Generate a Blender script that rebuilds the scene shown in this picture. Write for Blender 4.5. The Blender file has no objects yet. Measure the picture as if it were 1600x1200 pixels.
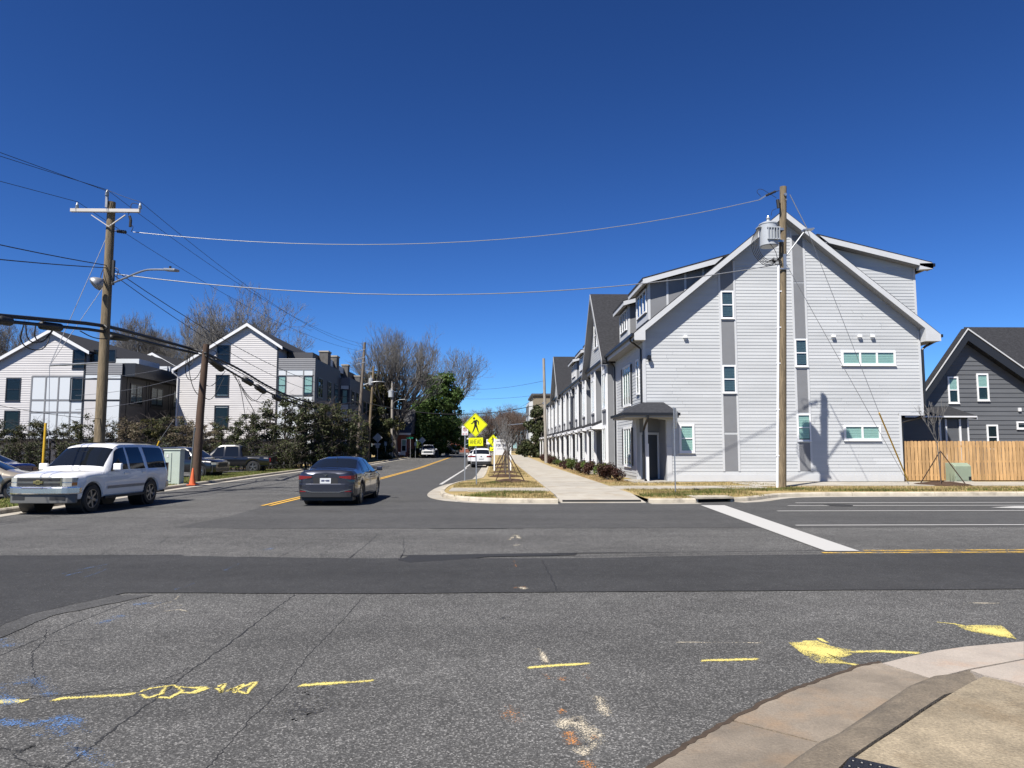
import bpy, math, random
import numpy as np
from mathutils import Vector, Matrix
R = math.radians
rnd = random.Random(7)
SC = bpy.context.scene
COL = SC.collection

# ---------------------------------------------------------------- camera, sky, sun, exposure
F_PX = 1110.0; CAM_H = 1.7
PITCH = math.atan(100 / F_PX); YAW = math.atan(26 / F_PX)
cam_d = bpy.data.cameras.new('camera'); cam = bpy.data.objects.new('camera', cam_d); COL.objects.link(cam)
cam.location = (0, 0, CAM_H); cam.rotation_euler = (math.pi / 2 + PITCH, 0, -YAW)
cam_d.sensor_width = 36; cam_d.lens = F_PX / 1600 * 36; cam_d.clip_start = .05; cam_d.clip_end = 5000
SC.camera = cam
SUN_EL = R(54); SUN_DIR = Vector((-.60, -.80, 0)).normalized()
w = bpy.data.worlds.new('World'); SC.world = w; w.use_nodes = True
nt = w.node_tree; bg = nt.nodes['Background']
sky = nt.nodes.new('ShaderNodeTexSky'); sky.sky_type = 'NISHITA'; sky.sun_disc = False
sky.sun_elevation = SUN_EL; sky.sun_rotation = math.atan2(SUN_DIR.x, SUN_DIR.y) % (2 * math.pi)
sky.altitude = 1500; sky.air_density = 1.0; sky.dust_density = 0.0; sky.ozone_density = 4.0
gm = nt.nodes.new('ShaderNodeGamma'); gm.inputs[1].default_value = 1.4
hs = nt.nodes.new('ShaderNodeMix'); hs.data_type = 'RGBA'; hs.blend_type = 'MULTIPLY'; hs.inputs[0].default_value = 1; hs.inputs[7].default_value = (.255, .395, .555, 1)
nt.links.new(sky.outputs[0], gm.inputs[0]); nt.links.new(gm.outputs[0], hs.inputs[6]); nt.links.new(hs.outputs[2], bg.inputs['Color'])
bg.inputs['Strength'].default_value = 0.0525
sun_d = bpy.data.lights.new('sun', 'SUN'); sun_d.energy = 4.9; sun_d.angle = R(.53); sun_d.color = (1, .95, .875)
sun = bpy.data.objects.new('sun', sun_d); COL.objects.link(sun)
sd = Vector((SUN_DIR.x * math.cos(SUN_EL), SUN_DIR.y * math.cos(SUN_EL), math.sin(SUN_EL)))
sun.rotation_euler = sd.to_track_quat('Z', 'Y').to_euler(); sun.location = sd * 60
SC.view_settings.view_transform = 'Standard'; SC.view_settings.look = 'None'
SC.view_settings.exposure = 1.10; SC.view_settings.gamma = 1; SC.view_settings.use_curve_mapping = False
SC.render.engine = 'CYCLES'; SC.cycles.use_denoising = True
SC.cycles.max_bounces = 6; SC.cycles.transparent_max_bounces = 12; SC.cycles.diffuse_bounces = 2

# ---------------------------------------------------------------- from photograph to place
def ray(u, v):
    a = (u - 800) / F_PX; b = (600 - v) / F_PX
    x, y, z = a, math.cos(PITCH) - b * math.sin(PITCH), math.sin(PITCH) + b * math.cos(PITCH)
    c, s = math.cos(YAW), math.sin(YAW)
    return Vector((x * c + y * s, -x * s + y * c, z))
def PY(u, v, Y):
    r = ray(u, v); t = Y / r.y; return Vector((r.x * t, Y, CAM_H + r.z * t))
def PX(u, v, X):
    r = ray(u, v); t = X / r.x; return Vector((X, r.y * t, CAM_H + r.z * t))
def GP(u, v, h=0.):
    r = ray(u, v); t = (h - CAM_H) / r.z; return Vector((r.x * t, r.y * t, h))
def gz(y): return 0.0065 * (min(y, 180) - 60) if y > 60 else 0.

# ---------------------------------------------------------------- mesh helpers
class MB:
    def __init__(s): s.v = []; s.f = []
    def add(s, vs, fs):
        n = len(s.v); s.v.extend([tuple(p) for p in vs]); s.f.extend([tuple(i + n for i in f) for f in fs]); return s
    def box(s, x0, x1, y0, y1, z0, z1):
        return s.add([(x0,y0,z0),(x1,y0,z0),(x1,y1,z0),(x0,y1,z0),(x0,y0,z1),(x1,y0,z1),(x1,y1,z1),(x0,y1,z1)],
                     [(3,2,1,0),(4,5,6,7),(0,1,5,4),(1,2,6,5),(2,3,7,6),(3,0,4,7)])
    def obox(s, c, a, b, d):
        c, a, b, d = Vector(c), Vector(a), Vector(b), Vector(d)
        p = [c-a-b-d, c+a-b-d, c+a+b-d, c-a+b-d, c-a-b+d, c+a-b+d, c+a+b+d, c-a+b+d]
        return s.add(p, [(3,2,1,0),(4,5,6,7),(0,1,5,4),(1,2,6,5),(2,3,7,6),(3,0,4,7)])
    def beam(s, p, q, wd, h, up=(0,0,1)):
        p, q = Vector(p), Vector(q); d = q - p; u = Vector(up); sd_ = d.cross(u)
        if sd_.length < 1e-6: sd_ = d.cross(Vector((1,0,0)))
        sd_.normalize(); n = sd_.cross(d).normalized()
        return s.obox((p + q) / 2, d / 2, sd_ * wd / 2, n * h / 2)
    def tube(s, pts, r, n=8, cap=True):
        pts = [Vector(p) for p in pts]; m = len(pts)
        rs = r if isinstance(r, (list, tuple)) else [r] * m
        ref = None; vs = []; fs = []
        for i, p in enumerate(pts):
            d = (pts[min(i+1, m-1)] - pts[max(i-1, 0)])
            if d.length < 1e-9: d = Vector((0,0,1))
            d.normalize()
            if ref is None:
                ref = d.cross(Vector((0,0,1)) if abs(d.z) < .9 else Vector((1,0,0))).normalized()
            else:
                ref = ref - d * ref.dot(d)
                if ref.length < 1e-6: ref = d.orthogonal()
                ref.normalize()
            b = d.cross(ref)
            for k in range(n):
                a = 2 * math.pi * k / n; vs.append(p + (ref * math.cos(a) + b * math.sin(a)) * rs[i])
        for i in range(m - 1):
            for k in range(n):
                k2 = (k + 1) % n; fs.append((i*n+k, i*n+k2, (i+1)*n+k2, (i+1)*n+k))
        if cap: fs.append(tuple(range(n-1, -1, -1))); fs.append(tuple((m-1)*n + k for k in range(n)))
        return s.add(vs, fs)
    def lathe(s, c, axis, prof, n=16, closed=False):
        c, ax = Vector(c), Vector(axis).normalized(); u = ax.orthogonal().normalized(); v = ax.cross(u); vs = []; fs = []; m = len(prof)
        for (h, r) in prof:
            for k in range(n):
                a = 2 * math.pi * k / n; vs.append(c + ax * h + (u * math.cos(a) + v * math.sin(a)) * r)
        for i in range(m - (0 if closed else 1)):
            for k in range(n):
                k2 = (k+1) % n; j = (i+1) % m; fs.append((i*n+k, i*n+k2, j*n+k2, j*n+k))
        if not closed: fs.append(tuple(range(n-1, -1, -1))); fs.append(tuple((m-1)*n + k for k in range(n)))
        return s.add(vs, fs)
    def prism(s, poly, vec):
        poly = [Vector(p) for p in poly]; vec = Vector(vec); n = len(poly)
        fs = [tuple(range(n-1, -1, -1)), tuple(range(n, 2*n))] + [(i, (i+1) % n, n + (i+1) % n, n + i) for i in range(n)]
        return s.add(poly + [p + vec for p in poly], fs)
    def poly(s, pts): return s.add(pts, [tuple(range(len(pts)))])
    def shift(s, d):
        d = Vector(d); s.v = [(p[0]+d.x, p[1]+d.y, p[2]+d.z) for p in s.v]; return s
    def xf(s, M): s.v = [tuple(M @ Vector(p)) for p in s.v]; return s

def link(name, me, parent=None, loc=(0,0,0)):
    o = bpy.data.objects.new(name, me); COL.objects.link(o); o.location = loc
    if parent is not None: o.parent = parent
    return o
def build(mb, name, m, parent=None, loc=(0,0,0), smooth=False, bevel=0, kind=None, sharp=None, tri=False):
    me = bpy.data.meshes.new(name); me.from_pydata(mb.v, [], mb.f)
    if m is not None: me.materials.append(m)
    me.validate(); me.update()
    if smooth:
        me.polygons.foreach_set('use_smooth', [True] * len(me.polygons))
        if sharp: me.set_sharp_from_angle(angle=R(sharp))
    o = link(name, me, parent, loc)
    if bevel:
        b = o.modifiers.new('bevel', 'BEVEL'); b.width = bevel; b.segments = 2; b.limit_method = 'ANGLE'; b.angle_limit = R(40)
    if kind: o['kind'] = kind
    return o
def npmesh(name, verts, quads, m, parent=None, loc=(0,0,0), kind=None, smooth=False):
    verts = np.asarray(verts, np.float32); quads = np.asarray(quads, np.int32); k = quads.shape[1]
    me = bpy.data.meshes.new(name)
    me.vertices.add(len(verts)); me.vertices.foreach_set('co', verts.ravel())
    me.loops.add(quads.size); me.loops.foreach_set('vertex_index', quads.ravel())
    me.polygons.add(len(quads)); me.polygons.foreach_set('loop_start', np.arange(0, quads.size, k, dtype=np.int32))
    if smooth: me.polygons.foreach_set('use_smooth', [True] * len(quads))
    me.update(calc_edges=True); me.validate()
    if m is not None: me.materials.append(m)
    o = link(name, me, parent, loc)
    if kind: o['kind'] = kind
    return o
def thing(name, label, cat, loc=(0,0,0), rz=0, group=None):
    o = bpy.data.objects.new(name, None); COL.objects.link(o); o.empty_display_size = .2
    o.location = loc; o.rotation_euler = (0, 0, rz); tag(o, label, cat, group); return o
def tag(o, label, cat, group=None):
    o['label'] = label; o['category'] = cat
    if group: o['group'] = group
    return o
def struct(o): o['kind'] = 'structure'; return o
def copy_tree(o, parent=None):
    c = o.copy(); COL.objects.link(c)
    if parent is not None: c.parent = parent
    for ch in list(o.children): copy_tree(ch, c)
    return c
class World:
    """Parts of a thing given in world coordinates."""
    def __init__(s, root): s.root = root; s.off = -Vector(root.location)
    def part(s, name, mb, m, parent=None, **k):
        return build(mb, name, m, parent or s.root, loc=(s.off if parent is None else (0,0,0)), **k)

# ---------------------------------------------------------------- materials
def newmat(name):
    m = bpy.data.materials.new(name); m.use_nodes = True; return m, m.node_tree, m.node_tree.nodes['Principled BSDF']
def N(nt, kind, **k):
    n = nt.nodes.new(kind)
    for a, b in k.items():
        if a.startswith('i_'): n.inputs[a[2:].replace('_', ' ')].default_value = b
        else: setattr(n, a, b)
    return n
def ramp(nt, fac, stops):
    r = nt.nodes.new('ShaderNodeValToRGB'); e = r.color_ramp.elements
    while len(e) < len(stops): e.new(.5)
    for q, (p, c) in zip(e, stops): q.position = p; q.color = c if len(c) == 4 else (*c, 1)
    nt.links.new(fac, r.inputs[0]); return r
def mixc(nt, fac, a, b, blend='MIX'):
    n = nt.nodes.new('ShaderNodeMix'); n.data_type = 'RGBA'; n.blend_type = blend
    for sock, val in ((n.inputs[0], fac), (n.inputs[6], a), (n.inputs[7], b)):
        if hasattr(val, 'is_linked'): nt.links.new(val, sock)
        else: sock.default_value = val if isinstance(val, (int, float)) else (val if len(val) == 4 else (*val, 1))
    return n.outputs[2]
ALB = .66      # lowers every base colour so bounced light weakens and shadows deepen
def dim(c): return tuple(x * ALB for x in c)
def M(name, col, rough=.6, metal=0, var=.0, vscale=3, bump=0, bscale=40, coat=0, spec=.5, stretch=(1,1,1), objrand=0, dirt=None, island=0, fine=0):
    col = dim(col); dirt = (dim(dirt[0]), dirt[1]) if dirt else None
    m, nt, b = newmat(name); b.inputs['Base Color'].default_value = (*col, 1); b.inputs['Roughness'].default_value = rough
    b.inputs['Metallic'].default_value = metal; b.inputs['Coat Weight'].default_value = coat; b.inputs['Coat Roughness'].default_value = .04
    b.inputs['Specular IOR Level'].default_value = spec
    tc = N(nt, 'ShaderNodeNewGeometry'); mp = N(nt, 'ShaderNodeMapping'); mp.inputs['Scale'].default_value = stretch
    nt.links.new(tc.outputs['Position'], mp.inputs['Vector']); c = None
    if var:
        n = N(nt, 'ShaderNodeTexNoise', i_Scale=vscale, i_Detail=6.0, i_Roughness=.62); nt.links.new(mp.outputs[0], n.inputs['Vector'])
        lo = tuple(x * (1 - var) for x in col); hi = tuple(min(1, x * (1 + var)) for x in col)
        c = ramp(nt, n.outputs[0], [(.3, lo), (.7, hi)]).outputs[0]
    if dirt:
        n = N(nt, 'ShaderNodeTexNoise', i_Scale=dirt[1], i_Detail=5.0, i_Roughness=.6); nt.links.new(mp.outputs[0], n.inputs['Vector'])
        f = ramp(nt, n.outputs[0], [(.52, (0,0,0)), (.72, (1,1,1))]).outputs[0]
        c = mixc(nt, f, c if c is not None else col, dirt[0])
    if fine:
        n = N(nt, 'ShaderNodeTexNoise', i_Scale=64.0, i_Detail=6.0, i_Roughness=.75); nt.links.new(tc.outputs['Position'], n.inputs['Vector'])
        f = ramp(nt, n.outputs[0], [(.3, (1-fine,)*3), (.7, (1+fine,)*3)]).outputs[0]
        c = mixc(nt, 1.0, c if c is not None else col, f, 'MULTIPLY')
    if objrand or island:
        oi = N(nt, 'ShaderNodeObjectInfo') if objrand else tc
        a = objrand or island
        mr = N(nt, 'ShaderNodeMapRange'); mr.inputs['To Min'].default_value = 1 - a; mr.inputs['To Max'].default_value = 1 + a
        nt.links.new(oi.outputs['Random'] if objrand else tc.outputs['Random Per Island'], mr.inputs[0])
        h = N(nt, 'ShaderNodeHueSaturation')
        nt.links.new(mr.outputs[0], h.inputs['Value'])
        if c is not None: nt.links.new(c, h.inputs['Color'])
        else: h.inputs['Color'].default_value = (*col, 1)
        c = h.outputs[0]
    if c is not None: nt.links.new(c, b.inputs['Base Color'])
    if bump:
        n = N(nt, 'ShaderNodeTexNoise', i_Scale=bscale, i_Detail=4.0); nt.links.new(mp.outputs[0], n.inputs['Vector'])
        bp = N(nt, 'ShaderNodeBump', i_Strength=bump, i_Distance=.02); nt.links.new(n.outputs[0], bp.inputs['Height']); nt.links.new(bp.outputs[0], b.inputs['Normal'])
    return m

def asphalt(name, lo, hi, speck, spk_amt, big=.18, rough=.9, crack=0):
    lo, hi, speck = dim(lo), dim(hi), dim(speck)
    m, nt, b = newmat(name); b.inputs['Roughness'].default_value = rough; b.inputs['Specular IOR Level'].default_value = .3
    g = N(nt, 'ShaderNodeNewGeometry')
    n1 = N(nt, 'ShaderNodeTexNoise', i_Scale=48.0, i_Detail=4.0, i_Roughness=.7); nt.links.new(g.outputs['Position'], n1.inputs['Vector'])
    v = N(nt, 'ShaderNodeTexVoronoi', i_Scale=105.0); nt.links.new(g.outputs['Position'], v.inputs['Vector'])
    sx = N(nt, 'ShaderNodeSeparateColor'); nt.links.new(v.outputs['Color'], sx.inputs[0])
    c = ramp(nt, sx.outputs[0], [(0, lo), (1 - spk_amt * 2.2, tuple((a+b)/2 for a, b in zip(lo, hi))), (1 - spk_amt, hi), (1, speck)]).outputs[0]
    f = ramp(nt, n1.outputs[0], [(.3, (.62,)*3), (.68, (1.3,)*3)]).outputs[0]
    c = mixc(nt, 1.0, c, f, 'MULTIPLY')
    # large worn and darkened areas
    n2 = N(nt, 'ShaderNodeTexNoise', i_Scale=.32, i_Detail=7.0, i_Roughness=.6); nt.links.new(g.outputs['Position'], n2.inputs['Vector'])
    f = ramp(nt, n2.outputs[0], [(.3, (1-big,)*3), (.72, (1+big,)*3)]).outputs[0]
    c = mixc(nt, 1.0, c, f, 'MULTIPLY')
    n3 = N(nt, 'ShaderNodeTexNoise', i_Scale=3.2, i_Detail=8.0, i_Roughness=.7); nt.links.new(g.outputs['Position'], n3.inputs['Vector'])
    f = ramp(nt, n3.outputs[0], [(.33, (.82,)*3), (.6, (1.06,)*3)]).outputs[0]
    c = mixc(nt, 1.0, c, f, 'MULTIPLY')
    mp = N(nt, 'ShaderNodeMapping'); mp.inputs['Scale'].default_value = (.035, .85, 1); nt.links.new(g.outputs['Position'], mp.inputs['Vector'])
    n4 = N(nt, 'ShaderNodeTexNoise', i_Scale=1.0, i_Detail=4.0, i_Roughness=.6); nt.links.new(mp.outputs[0], n4.inputs['Vector'])
    f = ramp(nt, n4.outputs[0], [(.35, (.90,)*3), (.65, (1.10,)*3)]).outputs[0]
    c = mixc(nt, 1.0, c, f, 'MULTIPLY')
    nt.links.new(c, b.inputs['Base Color'])
    ad = N(nt, 'ShaderNodeMath', operation='ADD'); nt.links.new(n1.outputs[0], ad.inputs[0]); nt.links.new(v.outputs['Distance'], ad.inputs[1])
    bp = N(nt, 'ShaderNodeBump', i_Strength=.45, i_Distance=.008); nt.links.new(ad.outputs[0], bp.inputs['Height']); nt.links.new(bp.outputs[0], b.inputs['Normal'])
    return m
def paint(name, col, cover=.5, scale=26, soft=True, rough=.8):
    """Worn road paint: grains of asphalt show through; where the mesh has an edge attribute the paint thins out towards its border."""
    col = dim(col)
    m, nt, b = newmat(name); b.inputs['Base Color'].default_value = (*col, 1); b.inputs['Roughness'].default_value = rough
    g = N(nt, 'ShaderNodeNewGeometry')
    n1 = N(nt, 'ShaderNodeTexNoise', i_Scale=scale * 2.4, i_Detail=5.0, i_Roughness=.7); nt.links.new(g.outputs['Position'], n1.inputs['Vector'])
    n2 = N(nt, 'ShaderNodeTexNoise', i_Scale=3.5, i_Detail=4.0); nt.links.new(g.outputs['Position'], n2.inputs['Vector'])
    r1 = N(nt, 'ShaderNodeMapRange'); r1.inputs['From Min'].default_value = .28; r1.inputs['From Max'].default_value = .72; nt.links.new(n1.outputs[0], r1.inputs[0])
    r2 = N(nt, 'ShaderNodeMapRange'); r2.inputs['From Min'].default_value = .3; r2.inputs['From Max'].default_value = .7; r2.inputs['To Min'].default_value = -.22; r2.inputs['To Max'].default_value = .22; nt.links.new(n2.outputs[0], r2.inputs[0])
    a = N(nt, 'ShaderNodeMath', operation='ADD'); nt.links.new(r1.outputs[0], a.inputs[0]); nt.links.new(r2.outputs[0], a.inputs[1])
    s3 = N(nt, 'ShaderNodeMath', operation='SUBTRACT'); nt.links.new(a.outputs[0], s3.inputs[1])
    if soft:
        at = N(nt, 'ShaderNodeAttribute', attribute_name='edge'); mm = N(nt, 'ShaderNodeMath', operation='MULTIPLY'); pw = N(nt, 'ShaderNodeMath', operation='POWER'); pw.inputs[1].default_value = .7
        nt.links.new(at.outputs['Fac'], pw.inputs[0]); nt.links.new(pw.outputs[0], mm.inputs[0]); mm.inputs[1].default_value = cover; nt.links.new(mm.outputs[0], s3.inputs[0])
    else: s3.inputs[0].default_value = cover
    f = ramp(nt, s3.outputs[0], [(0, (0,0,0)), (.16, (1,1,1))]).outputs[0]
    tr = N(nt, 'ShaderNodeBsdfTransparent'); mx = N(nt, 'ShaderNodeMixShader')
    nt.links.new(f, mx.inputs[0]); nt.links.new(tr.outputs[0], mx.inputs[1]); nt.links.new(b.outputs[0], mx.inputs[2])
    nt.links.new(mx.outputs[0], nt.nodes['Material Output'].inputs[0]); return m
def glassmat(name, tint, refl=.06, dark=None):
    m, nt, b = newmat(name)
    tr = N(nt, 'ShaderNodeBsdfTransparent'); tr.inputs[0].default_value = (*tint, 1)
    gl = N(nt, 'ShaderNodeBsdfGlossy'); gl.inputs['Roughness'].default_value = .02
    lw = N(nt, 'ShaderNodeLayerWeight'); pw = N(nt, 'ShaderNodeMath', operation='POWER'); pw.inputs[1].default_value = 4; nt.links.new(lw.outputs['Facing'], pw.inputs[0])
    mu = N(nt, 'ShaderNodeMath', operation='ADD', use_clamp=True); mu.inputs[1].default_value = refl; nt.links.new(pw.outputs[0], mu.inputs[0])
    mx = N(nt, 'ShaderNodeMixShader'); nt.links.new(mu.outputs[0], mx.inputs[0]); nt.links.new(tr.outputs[0], mx.inputs[1]); nt.links.new(gl.outputs[0], mx.inputs[2])
    nt.links.new(mx.outputs[0], nt.nodes['Material Output'].inputs[0]); return m
def leafmat(name, cols, rough=.5, trans=.25):
    rough = max(rough, .62); cols = [dim(c) for c in cols]
    m, nt, b = newmat(name); b.inputs['Roughness'].default_value = rough; b.inputs['Specular IOR Level'].default_value = .25
    g = N(nt, 'ShaderNodeNewGeometry'); n = len(cols)
    r = ramp(nt, g.outputs['Random Per Island'], [(i / max(1, n - 1), c) for i, c in enumerate(cols)])
    nz = N(nt, 'ShaderNodeTexNoise', i_Scale=.9, i_Detail=3.0); nt.links.new(g.outputs['Position'], nz.inputs['Vector'])
    f = ramp(nt, nz.outputs[0], [(.35, (.72,)*3), (.65, (1.2,)*3)]).outputs[0]
    c = mixc(nt, 1.0, r.outputs[0], f, 'MULTIPLY'); nt.links.new(c, b.inputs['Base Color'])
    t = N(nt, 'ShaderNodeBsdfTranslucent'); nt.links.new(c, t.inputs[0]); mx = N(nt, 'ShaderNodeMixShader'); mx.inputs[0].default_value = trans
    nt.links.new(b.outputs[0], mx.inputs[1]); nt.links.new(t.outputs[0], mx.inputs[2]); nt.links.new(mx.outputs[0], nt.nodes['Material Output'].inputs[0])
    return m
def groundmat(name, cols, scale=.6, fine=9, bump=.6):
    cols = [dim(c) for c in cols]
    m, nt, b = newmat(name); b.inputs['Roughness'].default_value = .95; b.inputs['Specular IOR Level'].default_value = .15
    g = N(nt, 'ShaderNodeNewGeometry')
    n1 = N(nt, 'ShaderNodeTexNoise', i_Scale=scale, i_Detail=7.0, i_Roughness=.65); nt.links.new(g.outputs['Position'], n1.inputs['Vector'])
    k = len(cols); c = ramp(nt, n1.outputs[0], [(.3 + .4 * i / (k - 1), q) for i, q in enumerate(cols)]).outputs[0]
    n2 = N(nt, 'ShaderNodeTexNoise', i_Scale=fine, i_Detail=7.0, i_Roughness=.75); nt.links.new(g.outputs['Position'], n2.inputs['Vector'])
    f = ramp(nt, n2.outputs[0], [(.3, (.6,)*3), (.68, (1.25,)*3)]).outputs[0]
    c = mixc(nt, 1.0, c, f, 'MULTIPLY'); nt.links.new(c, b.inputs['Base Color'])
    bp = N(nt, 'ShaderNodeBump', i_Strength=bump, i_Distance=.05); nt.links.new(n2.outputs[0], bp.inputs['Height']); nt.links.new(bp.outputs[0], b.inputs['Normal'])
    return m

MT = {}
MT['asphalt_old'] = asphalt('asphalt_old', (.052,.0515,.050), (.120,.119,.116), (.29,.285,.275), .22, big=.26)
MT['asphalt_new'] = asphalt('asphalt_new', (.066,.066,.066), (.094,.094,.093), (.20,.20,.20), .05, big=.12)
MT['asphalt_patch'] = asphalt('asphalt_patch', (.036,.0365,.038), (.055,.0555,.057), (.14,.14,.14), .03, big=.15)
MT['tar'] = M('tar', (.016,.016,.016), .75, bump=.4, bscale=60)
MT['concrete'] = M('concrete', (.415,.385,.33), .9, var=.14, vscale=1.3, bump=.25, bscale=60, objrand=.05, dirt=((.33,.28,.21), 1.1), fine=0.12)
MT['kerb'] = M('kerb', (.50,.45,.36), .9, var=.2, vscale=2.5, bump=.35, bscale=40, objrand=.06, dirt=((.22,.19,.155), 1.5), fine=0.15)
MT['kerb_old'] = M('kerb_old', (.19,.155,.112), .92, var=.25, vscale=5, bump=.5, bscale=70, dirt=((.12,.10,.075), 3), fine=.42)
MT['gutter_old'] = M('gutter_old', (.225,.188,.146), .92, var=.32, vscale=2.2, bump=.4, bscale=80, objrand=.10, dirt=((.28,.20,.13), 1.6), fine=0.22)
MT['walk_old'] = M('walk_old', (.285,.235,.16), .92, var=.34, vscale=3.2, bump=.45, bscale=70, dirt=((.20,.15,.09), 2.2), fine=.42)
MT['ramp_pale'] = M('ramp_pale', (.40,.35,.30), .9, var=.12, vscale=2.5, bump=.3, bscale=80, dirt=((.42,.30,.22), 2), fine=0.15)
MT['dry_grass'] = groundmat('dry_grass', [(.16,.17,.05), (.36,.27,.115), (.46,.35,.17), (.42,.33,.17)], .55, 14)
MT['green_grass'] = groundmat('green_grass', [(.10,.145,.03), (.21,.215,.07), (.34,.27,.12)], .6, 12)
MT['far_ground'] = groundmat('far_ground', [(.12,.10,.05), (.20,.16,.08), (.10,.11,.04)], .08, 2)
MT['mulch'] = groundmat('mulch', [(.06,.038,.025), (.10,.062,.042), (.13,.085,.06)], 2, 30, 1)
MT['straw'] = groundmat('straw', [(.30,.19,.09), (.40,.27,.13), (.20,.12,.06)], 1.2, 22, 1)
MT['blade_dry'] = leafmat('blade_dry', [(.30,.22,.09), (.48,.37,.18), (.40,.33,.14), (.22,.22,.07)], .8, .3)
MT['blade_green'] = leafmat('blade_green', [(.07,.13,.02), (.13,.19,.04), (.22,.22,.07), (.36,.29,.12)], .8, .3)
MT['white_trim'] = M('white_trim', (.84,.85,.87), .5, var=.04, vscale=2)
MT['siding'] = M('siding', (.58,.598,.608), .55, var=.06, vscale=.8, objrand=.05, dirt=((.51,.53,.54), .55), bump=.04, bscale=60, stretch=(.35,1,1.6))
MT['panel_grey'] = M('panel_grey', (.225,.232,.245), .6, var=.05, vscale=2)
MT['batten_grey'] = M('batten_grey', (.42,.44,.46), .6)
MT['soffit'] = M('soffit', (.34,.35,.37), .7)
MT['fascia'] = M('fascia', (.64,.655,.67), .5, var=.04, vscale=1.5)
MT['shingle'] = M('shingle', (.030,.031,.036), .9, var=.4, vscale=7, bump=.8, bscale=9, spec=.25, stretch=(1,1,2.2))
MT['shingle_tile'] = M('shingle_tile', (.036,.038,.045), .9, var=.3, vscale=9, island=.35, spec=.2)
MT['black_metal'] = M('black_metal', (.012,.012,.014), .4, 0)
MT['shutter'] = M('shutter', (.035,.038,.044), .5)
MT['door'] = M('door', (.03,.03,.034), .4)
MT['blind'] = M('blind', (.80,.80,.78), .7)
MT['room_dark_sheet'] = M('room_dark_sheet', (.02,.022,.025), .9)
MT['glass'] = glassmat('glass', (.79,.90,.88), .035)
MT['glass_mid'] = glassmat('glass_mid', (.54,.62,.65), .035)
MT['glass_dark'] = glassmat('glass_dark', (.66,.72,.75), .022)
MT['win_white'] = M('win_white', (.95,.96,.97), .35)
MT['win_black'] = M('win_black', (.022,.023,.027), .4)
MT['pink_siding'] = M('pink_siding', (.635,.618,.612), .6, var=.05, vscale=.9, bump=.08)
MT['dark_shaded_siding'] = M('dark_shaded_siding', (.055,.056,.066), .6, var=.07, vscale=1)  # shadow on the wing side walls is mixed into this dark base
MT['band_siding'] = M('band_siding', (.20,.205,.22), .6, var=.05)
MT['white_panel'] = M('white_panel', (.70,.74,.77), .45)
MT['house_grey'] = M('house_grey', (.125,.132,.143), .6, var=.1, vscale=1.5, objrand=.09, bump=.15, bscale=60, stretch=(.4,1,3))
MT['fence_wood'] = M('fence_wood', (.57,.345,.15), .8, var=.3, vscale=3.5, stretch=(3,3,.35), objrand=.2, bump=.2, bscale=30)
MT['pole_wood'] = M('pole_wood', (.215,.165,.10), .9, var=.5, vscale=9, stretch=(3,3,.22), bump=1, bscale=22, dirt=((.12,.095,.06), 2.5))
MT['pole_brown'] = M('pole_brown', (.085,.05,.032), .9, var=.4, vscale=6, stretch=(3,3,.25), bump=.7, bscale=16)
MT['pole_dark'] = M('pole_dark', (.17,.14,.11), .9, var=.35, vscale=5, stretch=(3,3,.25), bump=.5, bscale=16)
MT['pole_grey'] = M('pole_grey', (.36,.33,.29), .9, var=.25, vscale=5, stretch=(3,3,.25), bump=.5, bscale=16)
MT['arm_wood'] = M('arm_wood', (.62,.59,.55), .8, var=.12, vscale=4, stretch=(.4,3,3))
MT['galv'] = M('galv', (.52,.54,.56), .42, .85, var=.1, vscale=8)
MT['galv_dull'] = M('galv_dull', (.36,.37,.39), .5, .6, var=.1, vscale=8)
MT['transformer'] = M('transformer', (.47,.50,.53), .4, 0, var=.05)
MT['porcelain'] = M('porcelain', (.30,.33,.36), .25)
MT['rubber'] = M('rubber', (.010,.010,.011), .6)
MT['cable'] = M('cable', (.010,.010,.012), .6)
MT['bare_wire'] = M('bare_wire', (.50,.50,.50), .4, .6)
MT['yellow_guard'] = M('yellow_guard', (.78,.47,.02), .5)
MT['sign_yellow'] = M('sign_yellow', (.86,.90,.0), .4)
MT['sign_black'] = M('sign_black', (.012,.012,.012), .5)
MT['sign_white'] = M('sign_white', (.80,.80,.80), .4)
MT['sign_red'] = M('sign_red', (.55,.02,.03), .4)
MT['sign_green'] = M('sign_green', (.0,.19,.10), .4)
MT['sign_back'] = M('sign_back', (.40,.42,.44), .45, .5, var=.08, vscale=6)
MT['sign_text'] = M('sign_text', (.06,.07,.14), .5)
MT['cabinet_green'] = M('cabinet_green', (.52,.60,.52), .5, var=.06, vscale=3)
MT['box_green'] = M('box_green', (.30,.36,.26), .5, var=.08, vscale=3)
MT['cone'] = M('cone', (.70,.13,.03), .6, var=.1)
MT['brick'] = M('brick', (.30,.105,.07), .9, var=.25, vscale=3)
MT['brick_grey_shaded'] = M('brick_grey_shaded', (.12,.115,.11), .9, var=.25, vscale=4)  # base lowered to put the chimneys' shadow into the colour
MT['tan_stucco'] = M('tan_stucco', (.26,.225,.165), .9, var=.06)
MT['roof_grey'] = M('roof_grey', (.10,.10,.105), .9, var=.2, vscale=3)
MT['bark'] = M('bark', (.12,.11,.10), .95, var=.35, vscale=3, stretch=(2,2,.4), bump=.6, bscale=9)
MT['twig'] = M('twig', (.185,.178,.172), .95, var=.2, vscale=.6)
MT['twig_red'] = M('twig_red', (.165,.12,.10), .95, var=.2, vscale=.6)
MT['twig_dark'] = M('twig_dark', (.10,.08,.07), .95, var=.2, vscale=.8)
MT['leaf_dark'] = leafmat('leaf_dark', [(.028,.042,.015), (.048,.066,.022), (.085,.098,.036), (.065,.058,.03)], .35, .15)
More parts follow.
